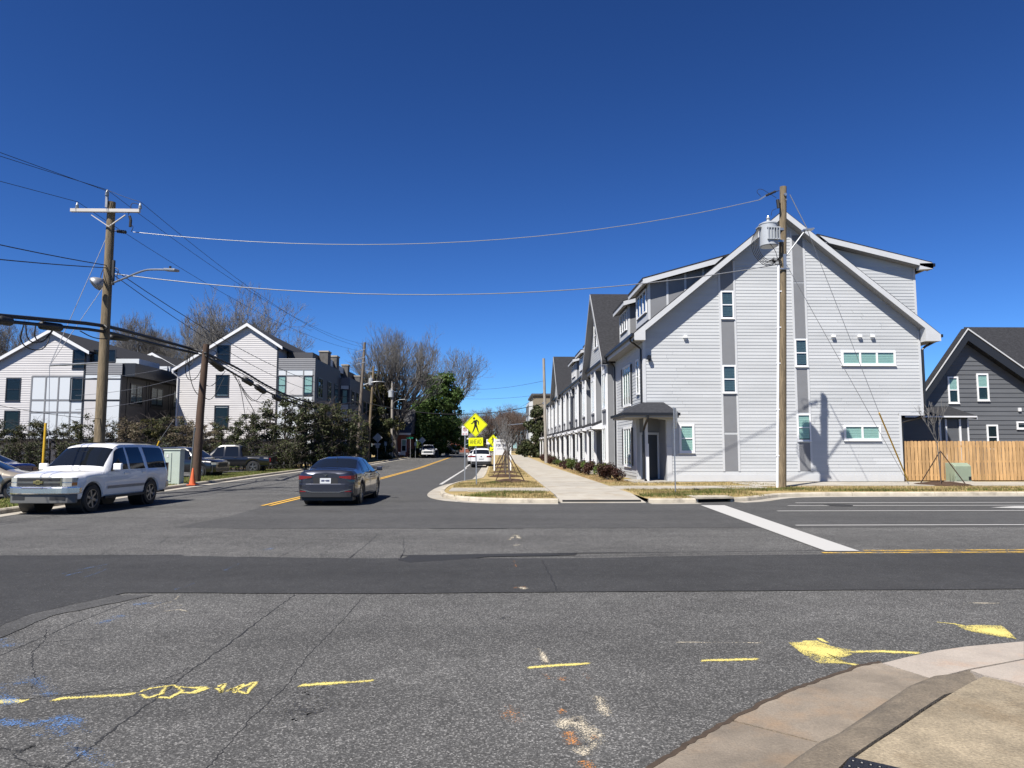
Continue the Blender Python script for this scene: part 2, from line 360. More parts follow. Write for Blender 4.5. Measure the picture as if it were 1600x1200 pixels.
MT['leaf_mag'] = leafmat('leaf_mag', [(.04,.085,.018), (.075,.14,.03), (.13,.20,.05), (.06,.11,.026)], .3, .2)
MT['leaf_hedge'] = leafmat('leaf_hedge', [(.03,.042,.014), (.052,.070,.022), (.085,.09,.035), (.11,.09,.055)], .5, .2)
MT['leaf_pale'] = leafmat('leaf_pale', [(.17,.135,.09), (.24,.19,.13), (.10,.10,.045), (.30,.24,.18)], .7, .3)
MT['leaf_olive'] = leafmat('leaf_olive', [(.055,.07,.018), (.10,.105,.03), (.15,.12,.045), (.06,.075,.02)], .6, .3)
MT['leaf_red'] = leafmat('leaf_red', [(.045,.016,.016), (.075,.026,.022), (.10,.05,.035), (.05,.035,.02)], .5, .2)
MT['leaf_bright'] = leafmat('leaf_bright', [(.05,.10,.015), (.11,.17,.03), (.17,.20,.05), (.07,.11,.02)], .5, .25)
MT['road_white'] = paint('road_white', (.49,.485,.47), 1.12, 30, False)
MT['road_yellow'] = paint('road_yellow', (.70,.43,.05), .60, 24, False)
MT['road_yellow_new'] = paint('road_yellow_new', (.74,.42,.05), 1.2, 24, False)
MT['spray_yellow'] = paint('spray_yellow', (.72,.61,.18), .86, 40)
MT['spray_blue'] = paint('spray_blue', (.10,.21,.45), 0.46, 34)
MT['spray_white'] = paint('spray_white', (.62,.55,.42), 0.55, 36)
MT['spray_orange'] = paint('spray_orange', (.66,.28,.08), 0.44, 36)
MT['stain'] = paint('stain', (.045,.045,.046), 0.5, 9)
# ================================================================ ground, roads, pavements, kerbs, markings
def strip_sheet(name, x0, x1, ys, z, m, parent=None):
    b = MB()
    for a, c in zip(ys, ys[1:]):
        b.add([(x0,a,gz(a)+z),(x1,a,gz(a)+z),(x1,c,gz(c)+z),(x0,c,gz(c)+z)], [(0,1,2,3)])
    return build(b, name, m, parent)
struct(strip_sheet('ground', -1800, 1800, [-400, 60, 180, 2600], -.09, MT['far_ground']))
rb = MB()
rb.add([(-15,-45,0),(80,-45,0),(80,25.6,0),(-15,25.6,0)], [(0,1,2,3)])
for a, c in ((25.6, 60), (60, 180), (180, 420)):
    rb.add([(-18.5,a,gz(a)),(.2,a,gz(a)),(.2,c,gz(c)),(-18.5,c,gz(c))], [(0,1,2,3)])
struct(build(rb, 'road', MT['asphalt_old']))
rb = MB()
rb.poly([(-6.9,15.62,.004),(-5.2,15.36,.004),(2,15.28,.004),(80,15.4,.004),(80,25.6,.004),(-6.5,25.6,.004),(-6.75,21.4,.004),(-6.62,17.8,.004)])
for a, c in ((25.6, 60), (60, 180), (180, 420)):
    rb.add([(-6.5,a,gz(a)+.004),(.1,a,gz(a)+.004),(.1,c,gz(c)+.004),(-6.5,c,gz(c)+.004)], [(0,1,2,3)])
struct(build(rb, 'resurfaced_road', MT['asphalt_new']))
def jag(pts, n, amp, seed):
    r = random.Random(seed); out = []
    for (a, b) in zip(pts, pts[1:]):
        a, b = Vector(a), Vector(b); d = (b - a); nn = Vector((-d.y, d.x, 0)).normalized() if d.length else Vector((0,0,0))
        for i in range(n):
            out.append(a + d * i / n + nn * (r.uniform(-amp, amp) if i else r.uniform(-amp, amp) * .5))
    out.append(Vector(pts[-1])); return out
top = jag([(-9.8,11.6,0),(-5,11.65,0),(-4.9,11.5,0),(-2.2,11.2,0),(1.2,11.12,0),(4,11.42,0),(9,11.45,0),(80,11.3,0)], 9, .02, 3)
bot = jag([(80,8.45,0),(6.3,8.62,0),(-1,8.52,0),(-4.35,8.63,0),(-4.75,7.6,0),(-4.7,6.6,0),(-4.9,2,0),(-5.3,-6,0),(-10,-6,0)], 7, .02, 4)
struct(build(MB().poly([(p.x, p.y, .008) for p in top + bot]), 'trench_patch', MT['asphalt_patch']))
strip_e = jag([(-3.95,8.5,0),(-4.5,7.5,0),(-4.42,6.5,0),(-4.6,2,0)], 8, .015, 9)
struct(build(MB().poly([(p.x, p.y, .006) for p in strip_e] + [(-5,2,.006),(-4.9,6.5,.006),(-4.9,7.5,.006),(-4.5,8.5,.006)]), 'patch_edge', MT['asphalt_new']))

def lay(x, y):
    """Height of the topmost asphalt sheet at a point."""
    if 8.48 < y < 11.7 or (y <= 8.6 and x < -4.3): return .008
    return .004 if y > 15.2 and x > -6.95 else 0.
def ribbon(b, pts, wd, z, edges):
    """Flat strip along pts; the middle line carries edge = 1, the borders 0."""
    n0 = len(b.v); m = len(pts); vs = []
    for i, p in enumerate(pts):
        d = (Vector(pts[min(i+1, m-1)]) - Vector(pts[max(i-1, 0)])); d.z = 0
        nn = Vector((-d.y, d.x, 0)).normalized() if d.length > 1e-9 else Vector((1,0,0))
        ww = wd[i] if isinstance(wd, (list, tuple)) else wd
        zz = z + gz(p[1]) + lay(p[0], p[1])
        vs += [(p[0] - nn.x*ww/2, p[1] - nn.y*ww/2, zz), (p[0], p[1], zz), (p[0] + nn.x*ww/2, p[1] + nn.y*ww/2, zz)]
        e = 0 if i in (0, m-1) else 1
        edges += [0, e, 0]
    fs = []
    for i in range(m - 1):
        k = i * 3; fs += [(k, k+3, k+4, k+1), (k+1, k+4, k+5, k+2)]
    b.add(vs, fs)
def build_edges(b, edges, name, m, kind='structure'):
    o = build(b, name, m); at = o.data.attributes.new('edge', 'FLOAT', 'POINT')
    at.data.foreach_set('value', edges); o['kind'] = kind; return o
# cracks and seams in the asphalt
def Lc(pts): return [GP(x / 2, 780 + y / 2) for x, y in pts]          # picked on a 2x enlargement of the left half
def Rc(pts): return [GP(800 + x / 2, 740 + y / 2) for x, y in pts]
cr = MB(); ce = []
for k, (pts, wd) in enumerate([
    ([(920,300),(850,350),(690,470),(590,540),(480,630),(340,730),(270,790),(190,845)], .022),
    ([(1135,305),(1060,390),(960,490),(890,590),(800,670),(700,780),(640,850)], .011),
    ([(460,300),(330,350),(215,395),(140,430),(-10,492)], .016),
    ([(145,408),(140,440),(100,480),(100,520),(115,570),(98,592)], .014),
    ([(530,575),(430,585),(200,612),(-10,634)], .014), ([(150,445),(230,440),(310,434)], .008),
    ([(0,778),(60,788),(110,770),(40,800),(100,832),(170,838)], .014), ([(60,795),(110,765)], .01),
    ([(1180,110),(1130,155),(1080,195)], .02), ([(1320,105),(1370,108),(1430,110)], .03), ([(1262,122),(1262,165),(1245,192)], .018),
    ([(980,130),(920,160),(860,185)], .015), ([(530,115),(505,135),(460,150)], .018), ([(1130,130),(1060,140),(1000,175),(1050,192)], .012),
    ([(590,525),(560,545),(520,560)], .01), ([(850,352),(720,356),(600,352)], .007), ([(-5,88),(150,75),(330,70),(520,50)], .02),
    ([(620,170),(700,150),(760,120)], .012), ([(300,180),(360,150),(440,140)], .01), ([(1200,140),(1230,130),(1290,150),(1262,165)], .012)]):
    ribbon(cr, jag(Lc(pts), 14, .011, 40 + k), [wd * random.Random(k * 97 + q).uniform(.35, .85) for q in range(14 * (len(pts) - 1) + 1)], .0016, ce)
ribbon(cr, jag(Rc([(-350,258),(0,252),(420,247),(760,243),(980,240)]), 14, .012, 77), .045, .0016, ce)
ribbon(cr, jag(Rc([(0,262),(300,258),(640,252),(980,247)]), 10, .02, 78), .018, .0016, ce)
ribbon(cr, jag(Rc([(95,272),(120,320),(140,368)]), 8, .02, 79), .02, .0016, ce)
ribbon(cr, jag([(-1.4,15.3,0),(-.4,15.25,0),(.6,15.2,0)], 10, .04, 70), .05, .0016, ce)
struct(build(cr, 'road_cracks', MT['tar']))
pb = MB(); r_ = random.Random(5)
o = [GP(u, v) for u, v in ((622,876),(640,868),(700,868),(745,867),(900,866),(900,868),(760,871),(700,876),(640,880))]
struct(build(MB().poly([(p.x, p.y, .0095) for p in jag(o, 6, .02, 6)]), 'broken_seam', MT['tar']))

# lane lines
def quad_px(b, pts, z): b.poly([(p.x, p.y, z) for p in (GP(u, v) for u, v in pts)])
wl = MB()
quad_px(wl, [(1095,790),(1132,790),(1343,862),(1290,862)], .0125)
def xline(b, y0, x0, x1, wd, y1=None, z=.012):
    y1 = y0 if y1 is None else y1
    b.poly([(x0,y0-wd/2,z),(x1,y1-wd/2,z),(x1,y1+wd/2,z),(x0,y0+wd/2,z)])
def yp(v): return GP(1200, v).y
xline(wl, yp(786.2), 9.3, 80, .13); xline(wl, yp(790.8), 8.6, 80, .13); xline(wl, yp(799), 7.6, 80, .13); xline(wl, yp(821.5), 6.6, 80, .12)
quad_px(wl, [(1548,793.6),(1586,791.5),(1640,791.0),(1640,795.4),(1590,794.6)], .0125)
for a, c in ((33.4, 60), (60, 120), (120, 178)):
    wl.add([(-2.62,a,gz(a)+.012),(-2.47,a,gz(a)+.012),(-2.34,c,gz(c)+.012),(-2.49,c,gz(c)+.012)], [(0,1,2,3)])
struct(build(wl, 'lane_line', MT['road_white'])); bpy.data.objects['lane_line'].name = 'white_road_markings'
yl = MB(); xline(yl, yp(861.6), 6.1, 80, .10, yp(858.6)); xline(yl, yp(865.0), 5.3, 80, .10, yp(862.2))
struct(build(yl, 'yellow_cross_street_lines', MT['road_yellow']))
yl = MB()
for off in (-.16, .07):
    for a, c, xa, xc in ((21.3, 40, -6.75, -6.38), (40, 60, -6.38, -6.42), (60, 112, -6.42, -6.75)):
        yl.add([(xa+off,a,gz(a)+.013),(xa+off+.11,a,gz(a)+.013),(xc+off+.11,c,gz(c)+.013),(xc+off,c,gz(c)+.013)], [(0,1,2,3)])
struct(build(yl, 'yellow_centre_lines', MT['road_yellow_new']))

# spray-painted survey marks
def strokes(name, m, items, f, z=.0024):
    b = MB(); e = []
    for k, (pts, wd) in enumerate(items):
        ribbon(b, jag(f(pts), 6, .006, 100 + k), wd * 1.15, z + .0003 * (k % 5), e)
    return build_edges(b, e, name, m)
def blob(b, e, pts, z):
    n = len(b.v); c = sum((Vector(p) for p in pts), Vector()) / len(pts)
    b.add([(c.x, c.y, z)] + [(p.x, p.y, z) for p in pts], [(0, 1 + i, 1 + (i+1) % len(pts)) for i in range(len(pts))]); e += [1.15] + [.5] * len(pts)
strokes('yellow_spray_marks', MT['spray_yellow'], [([(-20,634),(30,632),(85,631)], .10), ([(160,627),(280,618),(430,610)], .085),
    ([(925,584),(1050,575),(1180,567)], .085), ([(432,605),(470,592),(520,586),(505,610),(460,622),(440,610)], .05),
    ([(500,588),(545,582),(570,600),(530,622),(490,620)], .045), ([(540,585),(600,590),(650,592),(610,606),(560,604)], .04), ([(590,590),(640,588),(600,606)], .05),
    ([(680,588),(700,578),(690,606),(680,590)], .045), ([(700,605),(760,580),(735,606),(720,590)], .05), ([(750,590),(800,572),(770,608),(740,600)], .05)], Lc)
strokes('yellow_dash_marks', MT['spray_yellow'], [([(40,608),(140,600),(255,593)], .08), ([(580,586),(680,583),(782,580)], .085), ([(1040,558),(1150,556),(1285,562)], .10),
    ([(905,526),(950,524),(1000,545)], .06), ([(955,514),(985,530)], .05), ([(980,590),(1040,592),(1090,601)], .08), ([(1320,464),(1380,470),(1420,478)], .07)], Rc)
b = MB(); e = []
blob(b, e, Rc([(862,528),(905,528),(960,527),(1000,540),(1060,552),(1062,568),(1030,577),(1020,584),(1060,596),(960,594),(930,580),(895,555)]), .0042)
blob(b, e, Rc([(1388,476),(1455,474),(1530,475),(1556,497),(1577,518),(1530,512),(1480,503),(1420,491)]), .0042)
build_edges(b, e, 'yellow_spray_arrows', MT['spray_yellow'])
strokes('blue_spray_marks', MT['spray_blue'], [([(40,545),(100,560),(165,620)], .22), ([(-10,585),(15,610),(45,645)], .2), ([(-20,582),(40,578),(95,570)], .16),
    ([(50,715),(140,695),(235,672)], .16), ([(100,745),(160,715),(235,680)], .26), ([(220,690),(250,712),(285,735)], .15), ([(90,700),(180,725),(210,740)], .2), ([(220,770),(270,800),(350,845)], .22),
    ([(290,392),(340,380),(395,362)], .2), ([(410,332),(460,326),(515,324)], .2), ([(-10,440),(10,448),(35,462)], .2), ([(-10,690),(20,695),(60,705)], .16), ([(200,760),(250,790)], .2),
    ([(185,238),(260,220),(342,204)], .07), ([(195,244),(260,228),(325,214)], .05), ([(255,248),(300,235),(338,218)], .05), ([(698,226),(725,214),(750,203)], .06), ([(540,286),(580,275),(612,262)], .05), ([(800,160),(830,158),(862,152)], .12)], Lc)
strokes('white_spray_marks', MT['spray_white'], [([(140,795),(175,775),(212,762),(225,790),(262,815),(280,835),(250,855),(205,882)], .17), ([(190,775),(230,800),(250,840)], .15),
    ([(75,545),(95,562),(110,595)], .09), ([(505,528),(640,528),(790,530)], .04), ([(1395,406),(1450,405),(1530,406)], .06), ([(260,690),(280,730),(295,765)], .12),
    ([(20,355),(45,365)], .12), ([(-10,210),(10,190),(25,205)], .14), ([(0,225),(30,222)], .1)], Rc)
strokes('white_survey_mark', MT['spray_white'], [([(470,345),(500,330),(545,318)], .06), ([(500,340),(580,330)], .05), ([(500,352),(560,345),(588,352)], .04), ([(560,300),(545,318)], .04)], Lc)
strokes('orange_spray_marks', MT['spray_orange'], [([(170,806),(185,825),(200,852)], .12), ([(225,895),(240,915),(250,940)], .13), ([(-15,720),(0,745),(20,785)], .17), ([(100,625),(120,645)], .12),
    ([(150,635),(165,650)], .1), ([(225,622),(240,645)], .12), ([(140,745),(170,740)], .12), ([(240,830),(275,825)], .12), ([(-25,60),(15,62)], .1), ([(5,270),(12,295)], .06), ([(0,360),(45,355)], .1)], Rc)
strokes('dark_road_stains', MT['stain'], [([(-40,450),(-10,455),(20,452)], .3), ([(-1480,178),(-1420,176),(-1360,173)], .35), ([(-700,690),(-650,700),(-600,690)], .6), ([(-690,710),(-640,740),(-600,750)], .5),
    ([(-600,120),(-560,118),(-530,120)], .3), ([(820,104),(940,99),(1010,96)], .5)], lambda p: [GP(800 + x / 2, 740 + y / 2) for x, y in p], z=.0012)

# kerbs: one object for each cast length
def resample(pts, step):
    pts = [Vector(p) for p in pts]; out = [pts[0]]; acc = 0
    for a, b in zip(pts, pts[1:]):
        d = (b - a).length; n = max(1, int(round(d / step)))
        for i in range(1, n + 1): out.append(a.lerp(b, i / n))
    return out
def smooth_path(pts, it=2):
    pts = [Vector(p) for p in pts]
    for _ in range(it):
        q = [pts[0]]
        for a, b in zip(pts, pts[1:]): q += [a.lerp(b, .25), a.lerp(b, .75)]
        pts = q + [pts[-1]]
    return pts
def profile_run(b, pts, prof):
    """Sweeps a profile [(offset to the left, height)] along pts in plan."""
    pts = [Vector((p[0], p[1], gz(p[1]) + (p[2] if len(p) > 2 else 0))) for p in pts]; m = len(pts); k = len(prof); vs = []
    for i, p in enumerate(pts):
        d = pts[min(i+1, m-1)] - pts[max(i-1, 0)]; d.z = 0; d.normalize(); nn = Vector((-d.y, d.x, 0))
        for (o, h) in prof: vs.append(p + nn * o + Vector((0, 0, h)))
    fs = [(i*k+j, i*k+(j+1) % k, (i+1)*k+(j+1) % k, (i+1)*k+j) for i in range(m-1) for j in range(k)]
    fs += [tuple(range(k-1, -1, -1)), tuple((m-1)*k + j for j in range(k))]
    b.add(vs, fs)
KP = [(0,-.05),(0,.02),(.015,.10),(.05,.135),(.16,.14),(.16,-.05)]      # kerb, face at 0, back to the left
GP_ = [(-.46,-.05),(-.46,.012),(0,.008),(0,-.05)]                          # gutter pan in front of it
def kerb(name, path, seg=3.0, m=None, gm=None, far=60, prof=KP, gprof=GP_, flip=False):
    root = bpy.data.objects.new(name, None); COL.objects.link(root); root['kind'] = 'structure'
    pts = smooth_path(path); s = [0]
    for a, b in zip(pts, pts[1:]): s.append(s[-1] + (b - a).length)
    def at(d):
        d = max(0, min(s[-1], d))
        for i in range(len(s) - 1):
            if d <= s[i+1]: return pts[i].lerp(pts[i+1], (d - s[i]) / max(1e-9, s[i+1] - s[i]))
        return pts[-1]
    sg = -1 if flip else 1
    pf = [(o * sg, h) for o, h in prof]; gf = [(o * sg, h) for o, h in gprof]
    d = 0
    while d < s[-1] - .05:
        L = seg if at(d).y < far else seg * 8
        n = 5 if L < 8 else 3
        e = min(d + L, s[-1]); q = [at(d + .008 + (e - d - .016) * i / n) for i in range(n + 1)]
        b = MB(); profile_run(b, q, pf); build(b, 'kerb_length', m or MT['kerb'], root)
        b = MB(); profile_run(b, q, gf); build(b, 'gutter_slab', gm or MT['concrete'], root)
        d = e
    return root
EK1 = [(1.95,22.15),(.6,22.25),(-.6,22.7),(-1.55,23.8),(-2.0,25.6),(-2.1,28),(-2.05,31),(-1.75,34.2),(-1.0,36.8),(-.72,38.5),(-.72,60),(-.72,178)]
kerb('kerb_along_street', EK1, flip=True)
EK2 = [(4.75,22.12),(5.6,22.12),(6.25,22.2)]
kerb('kerb_by_ramp', EK2)
EK3 = [(7.55,22.55),(8.3,22.9),(9.1,23.9),(10.2,24.9),(12.5,25.25),(80,25.3)]
kerb('kerb_on_cross_street', EK3)
WK = [(-12.0,-6),(-12.2,8),(-12.62,18.6),(-13.4,28.5),(-14.1,44),(-14.35,54),(-14.9,57),(-16.5,58.4)]
kerb('kerb_by_parking', WK, m=MT['kerb'])
kerb('kerb_beyond_drive', [(-16.5,65.2),(-14,65.8),(-12.8,67.2),(-12.4,70),(-12.4,94),(-12,178)])
# storm drain inlet in the corner kerb
t = thing('storm_drain', 'dark open storm drain inlet set in the pale corner kerb below the stop sign', 'drain', (6.9,22.45,0)); W_ = World(t)
b = MB(); b.prism([(6.26,22.24,.115),(7.53,22.5,.115),(7.53,23.3,.115),(6.26,23.3,.115)], (0,0,.05)); W_.part('lid', b, MT['kerb'])
b = MB(); b.prism([(6.3,22.62,-.03),(7.5,22.85,-.03),(7.5,22.9,-.03),(6.3,22.67,-.03)], (0,0,.142)); W_.part('opening', b, MT['tar'])
b = MB(); b.box(6.26,6.34,22.3,22.9,-.03,.114); b.box(7.45,7.53,22.56,22.9,-.03,.114); W_.part('side', b, MT['kerb'])
# verges
def vsheet(name, pts, z, m, n=None):
    return struct(build(MB().poly([(p[0], p[1], z + gz(p[1])) for p in pts]), name, m))
e1 = [p for p in smooth_path(EK1[:-2])][::-1]; off = [(p.x + .06, p.y + (.06 if p.x > -1 and p.y < 24 else 0)) for p in e1]
e3 = [(p.x, p.y + .07) for p in smooth_path(EK3)]
vsheet('verge', [(-.66,60)] + off[1:] + [(1.95,22.2),(1.95,24.3),(4.75,24.3),(4.75,22.2),(6.25,22.28),(6.26,23.25),(7.53,23.25)] + e3 + [(80,60)], .122, MT['dry_grass'])
strip_sheet('verge', -.66, 80, [60, 180], .122, MT['dry_grass'])['kind'] = 'structure'
w1 = [(p.x - .06, p.y) for p in smooth_path(WK)]
vsheet('verge', w1 + [(-16.6,58.4),(-16.9,50),(-16.6,36),(-15.6,26),(-15.2,22),(-15.0,8),(-15,-6)], .122, MT['green_grass'])
vsheet('verge', [(-16.5,65.3),(-14,65.9),(-12.9,67.3),(-12.5,70),(-12.5,94),(-13,120),(-60,120),(-60,62.5),(-17,62.5)], .115, MT['dry_grass'])
vsheet('parking_lot', [(-14.9,-6),(-14.9,22),(-15.5,26),(-16.5,36),(-16.8,50),(-16.5,58.3),(-80,58.3),(-80,-6)], .03, MT['asphalt_old'])
vsheet('mulch_bed', [(-60,50),(-30,53.5),(-18,58),(-16.6,58.4),(-16.9,66),(-60,66)], .06, MT['mulch'])
# raised sidewalk slabs
def slabs(name, quads, m, th=.2):
    root = bpy.data.objects.new(name, None); COL.objects.link(root); root['kind'] = 'structure'; r = random.Random(len(quads))
    for q in quads:
        c = sum((Vector(p) for p in q), Vector()) / 4; z = r.uniform(-.002, .002)
        p = [Vector(a) + (c - Vector(a)).normalized() * .009 + Vector((0,0,z)) for a in q]
        build(MB().prism([(a.x, a.y, a.z - th) for a in p], (0,0,th)), 'paving_slab', m, root)
    return root
qs = []; y = 24.3
qs.append([(2.02,22.15,.02),(4.68,22.15,.02),(4.68,24.3,.145),(2.02,24.3,.145)])
while y < 120:
    d = 1.52 if y < 60 else 6; z0, z1 = .147 + gz(y), .147 + gz(y + d); qs.append([(2.0,y,z0),(4.7,y,z0),(4.7,y+d,z1),(2.0,y+d,z1)]); y += d
slabs('street_sidewalk', qs, MT['concrete'])
qs = []; x = 4.72
while x < 10.6: qs.append([(x,27.4,.146),(x+1.5,27.4,.146),(x+1.5,29.5,.146),(x,29.5,.146)]); x += 1.5
while x < 44: qs.append([(x,29.0 + (.5 if x > 12 else 0),.15),(x+1.5,29.5,.15),(x+1.5,32.6,.15),(x,32.6,.15)]); x += 1.5
x = -1.7
while x < 1.9: qs.append([(x,26.2,.146),(min(x+1.3,1.99),26.2,.146),(min(x+1.3,1.99),28.2,.146),(x,28.2,.146)]); x += 1.3
slabs('cross_street_sidewalk', qs, MT['concrete'])
b = MB().box(2.1,4.55,22.3,22.42,.0,.085); struct(build(b, 'ramp_gap_strip', MT['tar']))
b = MB().box(-1.0,.0,25.95,26.12,.10,.2); struct(build(b, 'sidewalk_step', MT['kerb']))
# the near corner: gutter, kerb, ramp and walk
def Gz(pts, z): return [Vector((*GP(800 + x/2, 740 + y/2, z).xy, z)) for x, y in pts]
root = bpy.data.objects.new('near_corner_gutter', None); COL.objects.link(root); root['kind'] = 'structure'
outer = Gz([(300,1010),(430,920),(560,838),(680,770),(860,680),(975,640),(1090,600),(1150,588)], .006)
inner = Gz([(760,1010),(880,920),(945,875),(1000,850),(1100,780),(1200,705),(1300,648),(1310,640)], .03)
for i0, i1 in ((0, 3), (3, 7)):
    pts = [Vector(p) for p in outer[i0:i1+1]] + [Vector(p) for p in inner[i0:i1+1]][::-1]
    c = sum(pts, Vector()) / len(pts); pts = [p + (c - p).normalized() * .012 for p in pts]
    build(MB().prism([(p.x, p.y, p.z - .1) for p in pts], (0,0,.1)), 'gutter_slab', MT['gutter_old'], root)
jn = jag([outer[0] + Vector((0,-.5,0))] + outer[1:], 8, .012, 12); cr = MB(); ribbon(cr, jn, .035, .009, [])
struct(build(cr, 'gutter_seam', M('seam_dirt', (.055,.036,.022), .95, var=.3, vscale=20)))
back = Gz([(930,1010),(1050,890),(1125,838),(1200,790),(1275,738),(1350,690),(1410,655),(1462,630)], .13)
face = Gz([(760,1010),(880,920),(945,875),(1000,850),(1100,780),(1230,690),(1310,640),(1432,612)], .03)
b = MB(); m = len(back); vs = []
for i in range(m):
    f_, k = Vector(face[i]), Vector(back[i]); hgt = .13 if i < m - 2 else (.085 if i == m - 2 else .035)
    t0 = f_ + (k - f_) * .12; t1 = f_ + (k - f_) * .4
    vs += [(f_.x, f_.y, -.05), (f_.x, f_.y, .028), (t0.x, t0.y, max(.03, hgt * .75)), (t1.x, t1.y, hgt), (k.x, k.y, hgt), (k.x, k.y, -.05)]
fs = [(i*6+j, i*6+(j+1) % 6, (i+1)*6+(j+1) % 6, (i+1)*6+j) for i in range(m-1) for j in range(6)] + [tuple(range(5,-1,-1)), tuple((m-1)*6+j for j in range(6))]
struct(build(b.add(vs, fs), 'near_corner_kerb', MT['kerb_old'], smooth=True, sharp=50))
wk = Gz([(990,1010),(1064,893),(1139,841),(1214,793),(1289,741),(1364,693),(1424,658),(1474,634),(1540,648),(1640,680),(1900,760),(1900,1010)], .12)
struct(build(MB().prism([(p.x, p.y, .0) for p in wk], (0,0,.12)), 'near_corner_walk', MT['walk_old']))
root = bpy.data.objects.new('near_corner_ramp', None); COL.objects.link(root); root['kind'] = 'structure'
for pts, zz in (([(1158,592),(1240,572),(1330,553),(1420,540),(1600,524),(1600,578),(1430,610),(1312,640)], .022), ([(1432,614),(1600,582),(1700,600),(1700,650),(1600,655),(1474,630)], .05), ([(1604,524),(1800,515),(1800,590),(1705,598),(1604,577)], .022)):
    p = Gz(pts, zz); build(MB().prism([(a.x, a.y, -.1) for a in p], (0,0,.1 + zz)), 'ramp_slab', MT['ramp_pale'], root)
# dark tactile warning pad at the bottom edge of the picture
def GG(u, v, z): return Vector((*GP(u, v, z).xy, z))
c0, c1, c2, c3 = GG(1329,1184,.124), GG(1412,1203,.124), GG(1392,1262,.124), GG(1290,1238,.124)
t = thing('tactile_pad', 'dark bumpy tactile warning pad set in the tan walk at the bottom edge', 'tactile pad', tuple((c0+c2)/2)); TP = World(t)
TP.part('pad', MB().prism([c0, c1, c2, c3], (0,0,.006)), MT['black_metal'])
b = MB()
for i in range(6):
    for j in range(6):
        q = c0.lerp(c1, (i+.5)/6).lerp(c3.lerp(c2, (i+.5)/6), (j+.5)/6); b.lathe(q + Vector((0,0,.006)), (0,0,1), [(0,.012),(.004,.009),(.005,.002)], 8)
TP.part('domes', b, MT['black_metal'], kind='stuff')
# grass blades on the verges (nobody could count them)
def blades(name, n, inside, m, h=(.04,.10), seed=1, wd=.012, clump=None):
    r = np.random.RandomState(seed); pts = inside(r, n); k = len(pts); a = r.rand(k) * 6.283; hh = h[0] + r.rand(k) * (h[1] - h[0])
    dx, dy = np.cos(a) * wd, np.sin(a) * wd; lx, ly = (r.rand(k) - .5) * hh * 1.1, (r.rand(k) - .5) * hh * 1.1
    v = np.zeros((k, 3, 3)); v[:,0] = pts; v[:,1] = pts; v[:,2] = pts
    v[:,0,0] -= dx; v[:,0,1] -= dy; v[:,1,0] += dx; v[:,1,1] += dy; v[:,2,0] += lx; v[:,2,1] += ly; v[:,2,2] += hh
    return npmesh(name, v.reshape(-1,3), np.arange(k*3).reshape(-1,3), m, kind='stuff')
def rects(rs, z):
    def f(r, n):
        ar = np.array([(x1-x0)*(y1-y0)*d for x0,x1,y0,y1,d in rs]); out = []
        for q, s_ in zip(rs, ar / ar.sum()):
            k = int(n * s_); x = q[0] + r.rand(k) * (q[1]-q[0]); y = q[2] + r.rand(k) * (q[3]-q[2])
            keep = (np.sin(x*1.7+1.3*np.sin(y*1.1)) * np.sin(y*2.3+x*.6) + r.rand(k)) > .25
            out.append(np.stack([x, y, np.full(k, z)], 1)[keep])
        return np.concatenate(out)
    return f
blades('dry_grass', 42000, rects([(-.3,1.9,22.7,26.1,2),(-1.7,1.9,28.3,33,2),(-.4,1.9,38.8,60,.6),(4.9,6.2,22.5,27.3,2),(6.3,9,23.4,27.3,2),(9,40,26,28.8,1.5),(4.9,6.8,29.8,50,.7),(7,12,29.8,32.8,1)], .122), MT['blade_dry'], seed=3)
def tufts(r, n):
    cs = [(5.6,23.6,1.3,.6),(7.4,25.2,1.1,.5),(9.9,26.6,1.2,.35),(11.3,26.9,.7,.3),(-.1,31.9,.25,.2),(.7,25.2,1.0,.35),(-.3,23.6,.7,.3),(8.3,26.3,.5,.3),(14,26.2,2,.4),(20,26.3,4,.4)]
    out = []
    for cx, cy, sx, sy in cs:
        k = n // len(cs); out.append(np.stack([cx + r.randn(k)*sx*.5, cy + r.randn(k)*sy*.5, np.full(k, .122)], 1))
    p = np.concatenate(out); return p[(p[:,1] > 22.6) & ((p[:,0] < 1.9) | (p[:,0] > 4.8))]
blades('green_grass', 9000, tufts, MT['blade_green'], h=(.05,.13), seed=5)
def wv(r, n):
    y = 12 + r.rand(n) * 46; xl = -12.62 - np.interp(y, [18.6,28.5,44,55], [0,.78,1.5,1.8]) - .25; xr = np.interp(y, [12,22,26,36,50,58], [-15,-15.1,-15.5,-16.5,-16.8,-16.5])
    return np.stack([xl + (xr - xl) * r.rand(n), y, np.full(n, .122)], 1)
blades('green_grass', 24000, wv, MT['blade_green'], h=(.03,.09), seed=8)
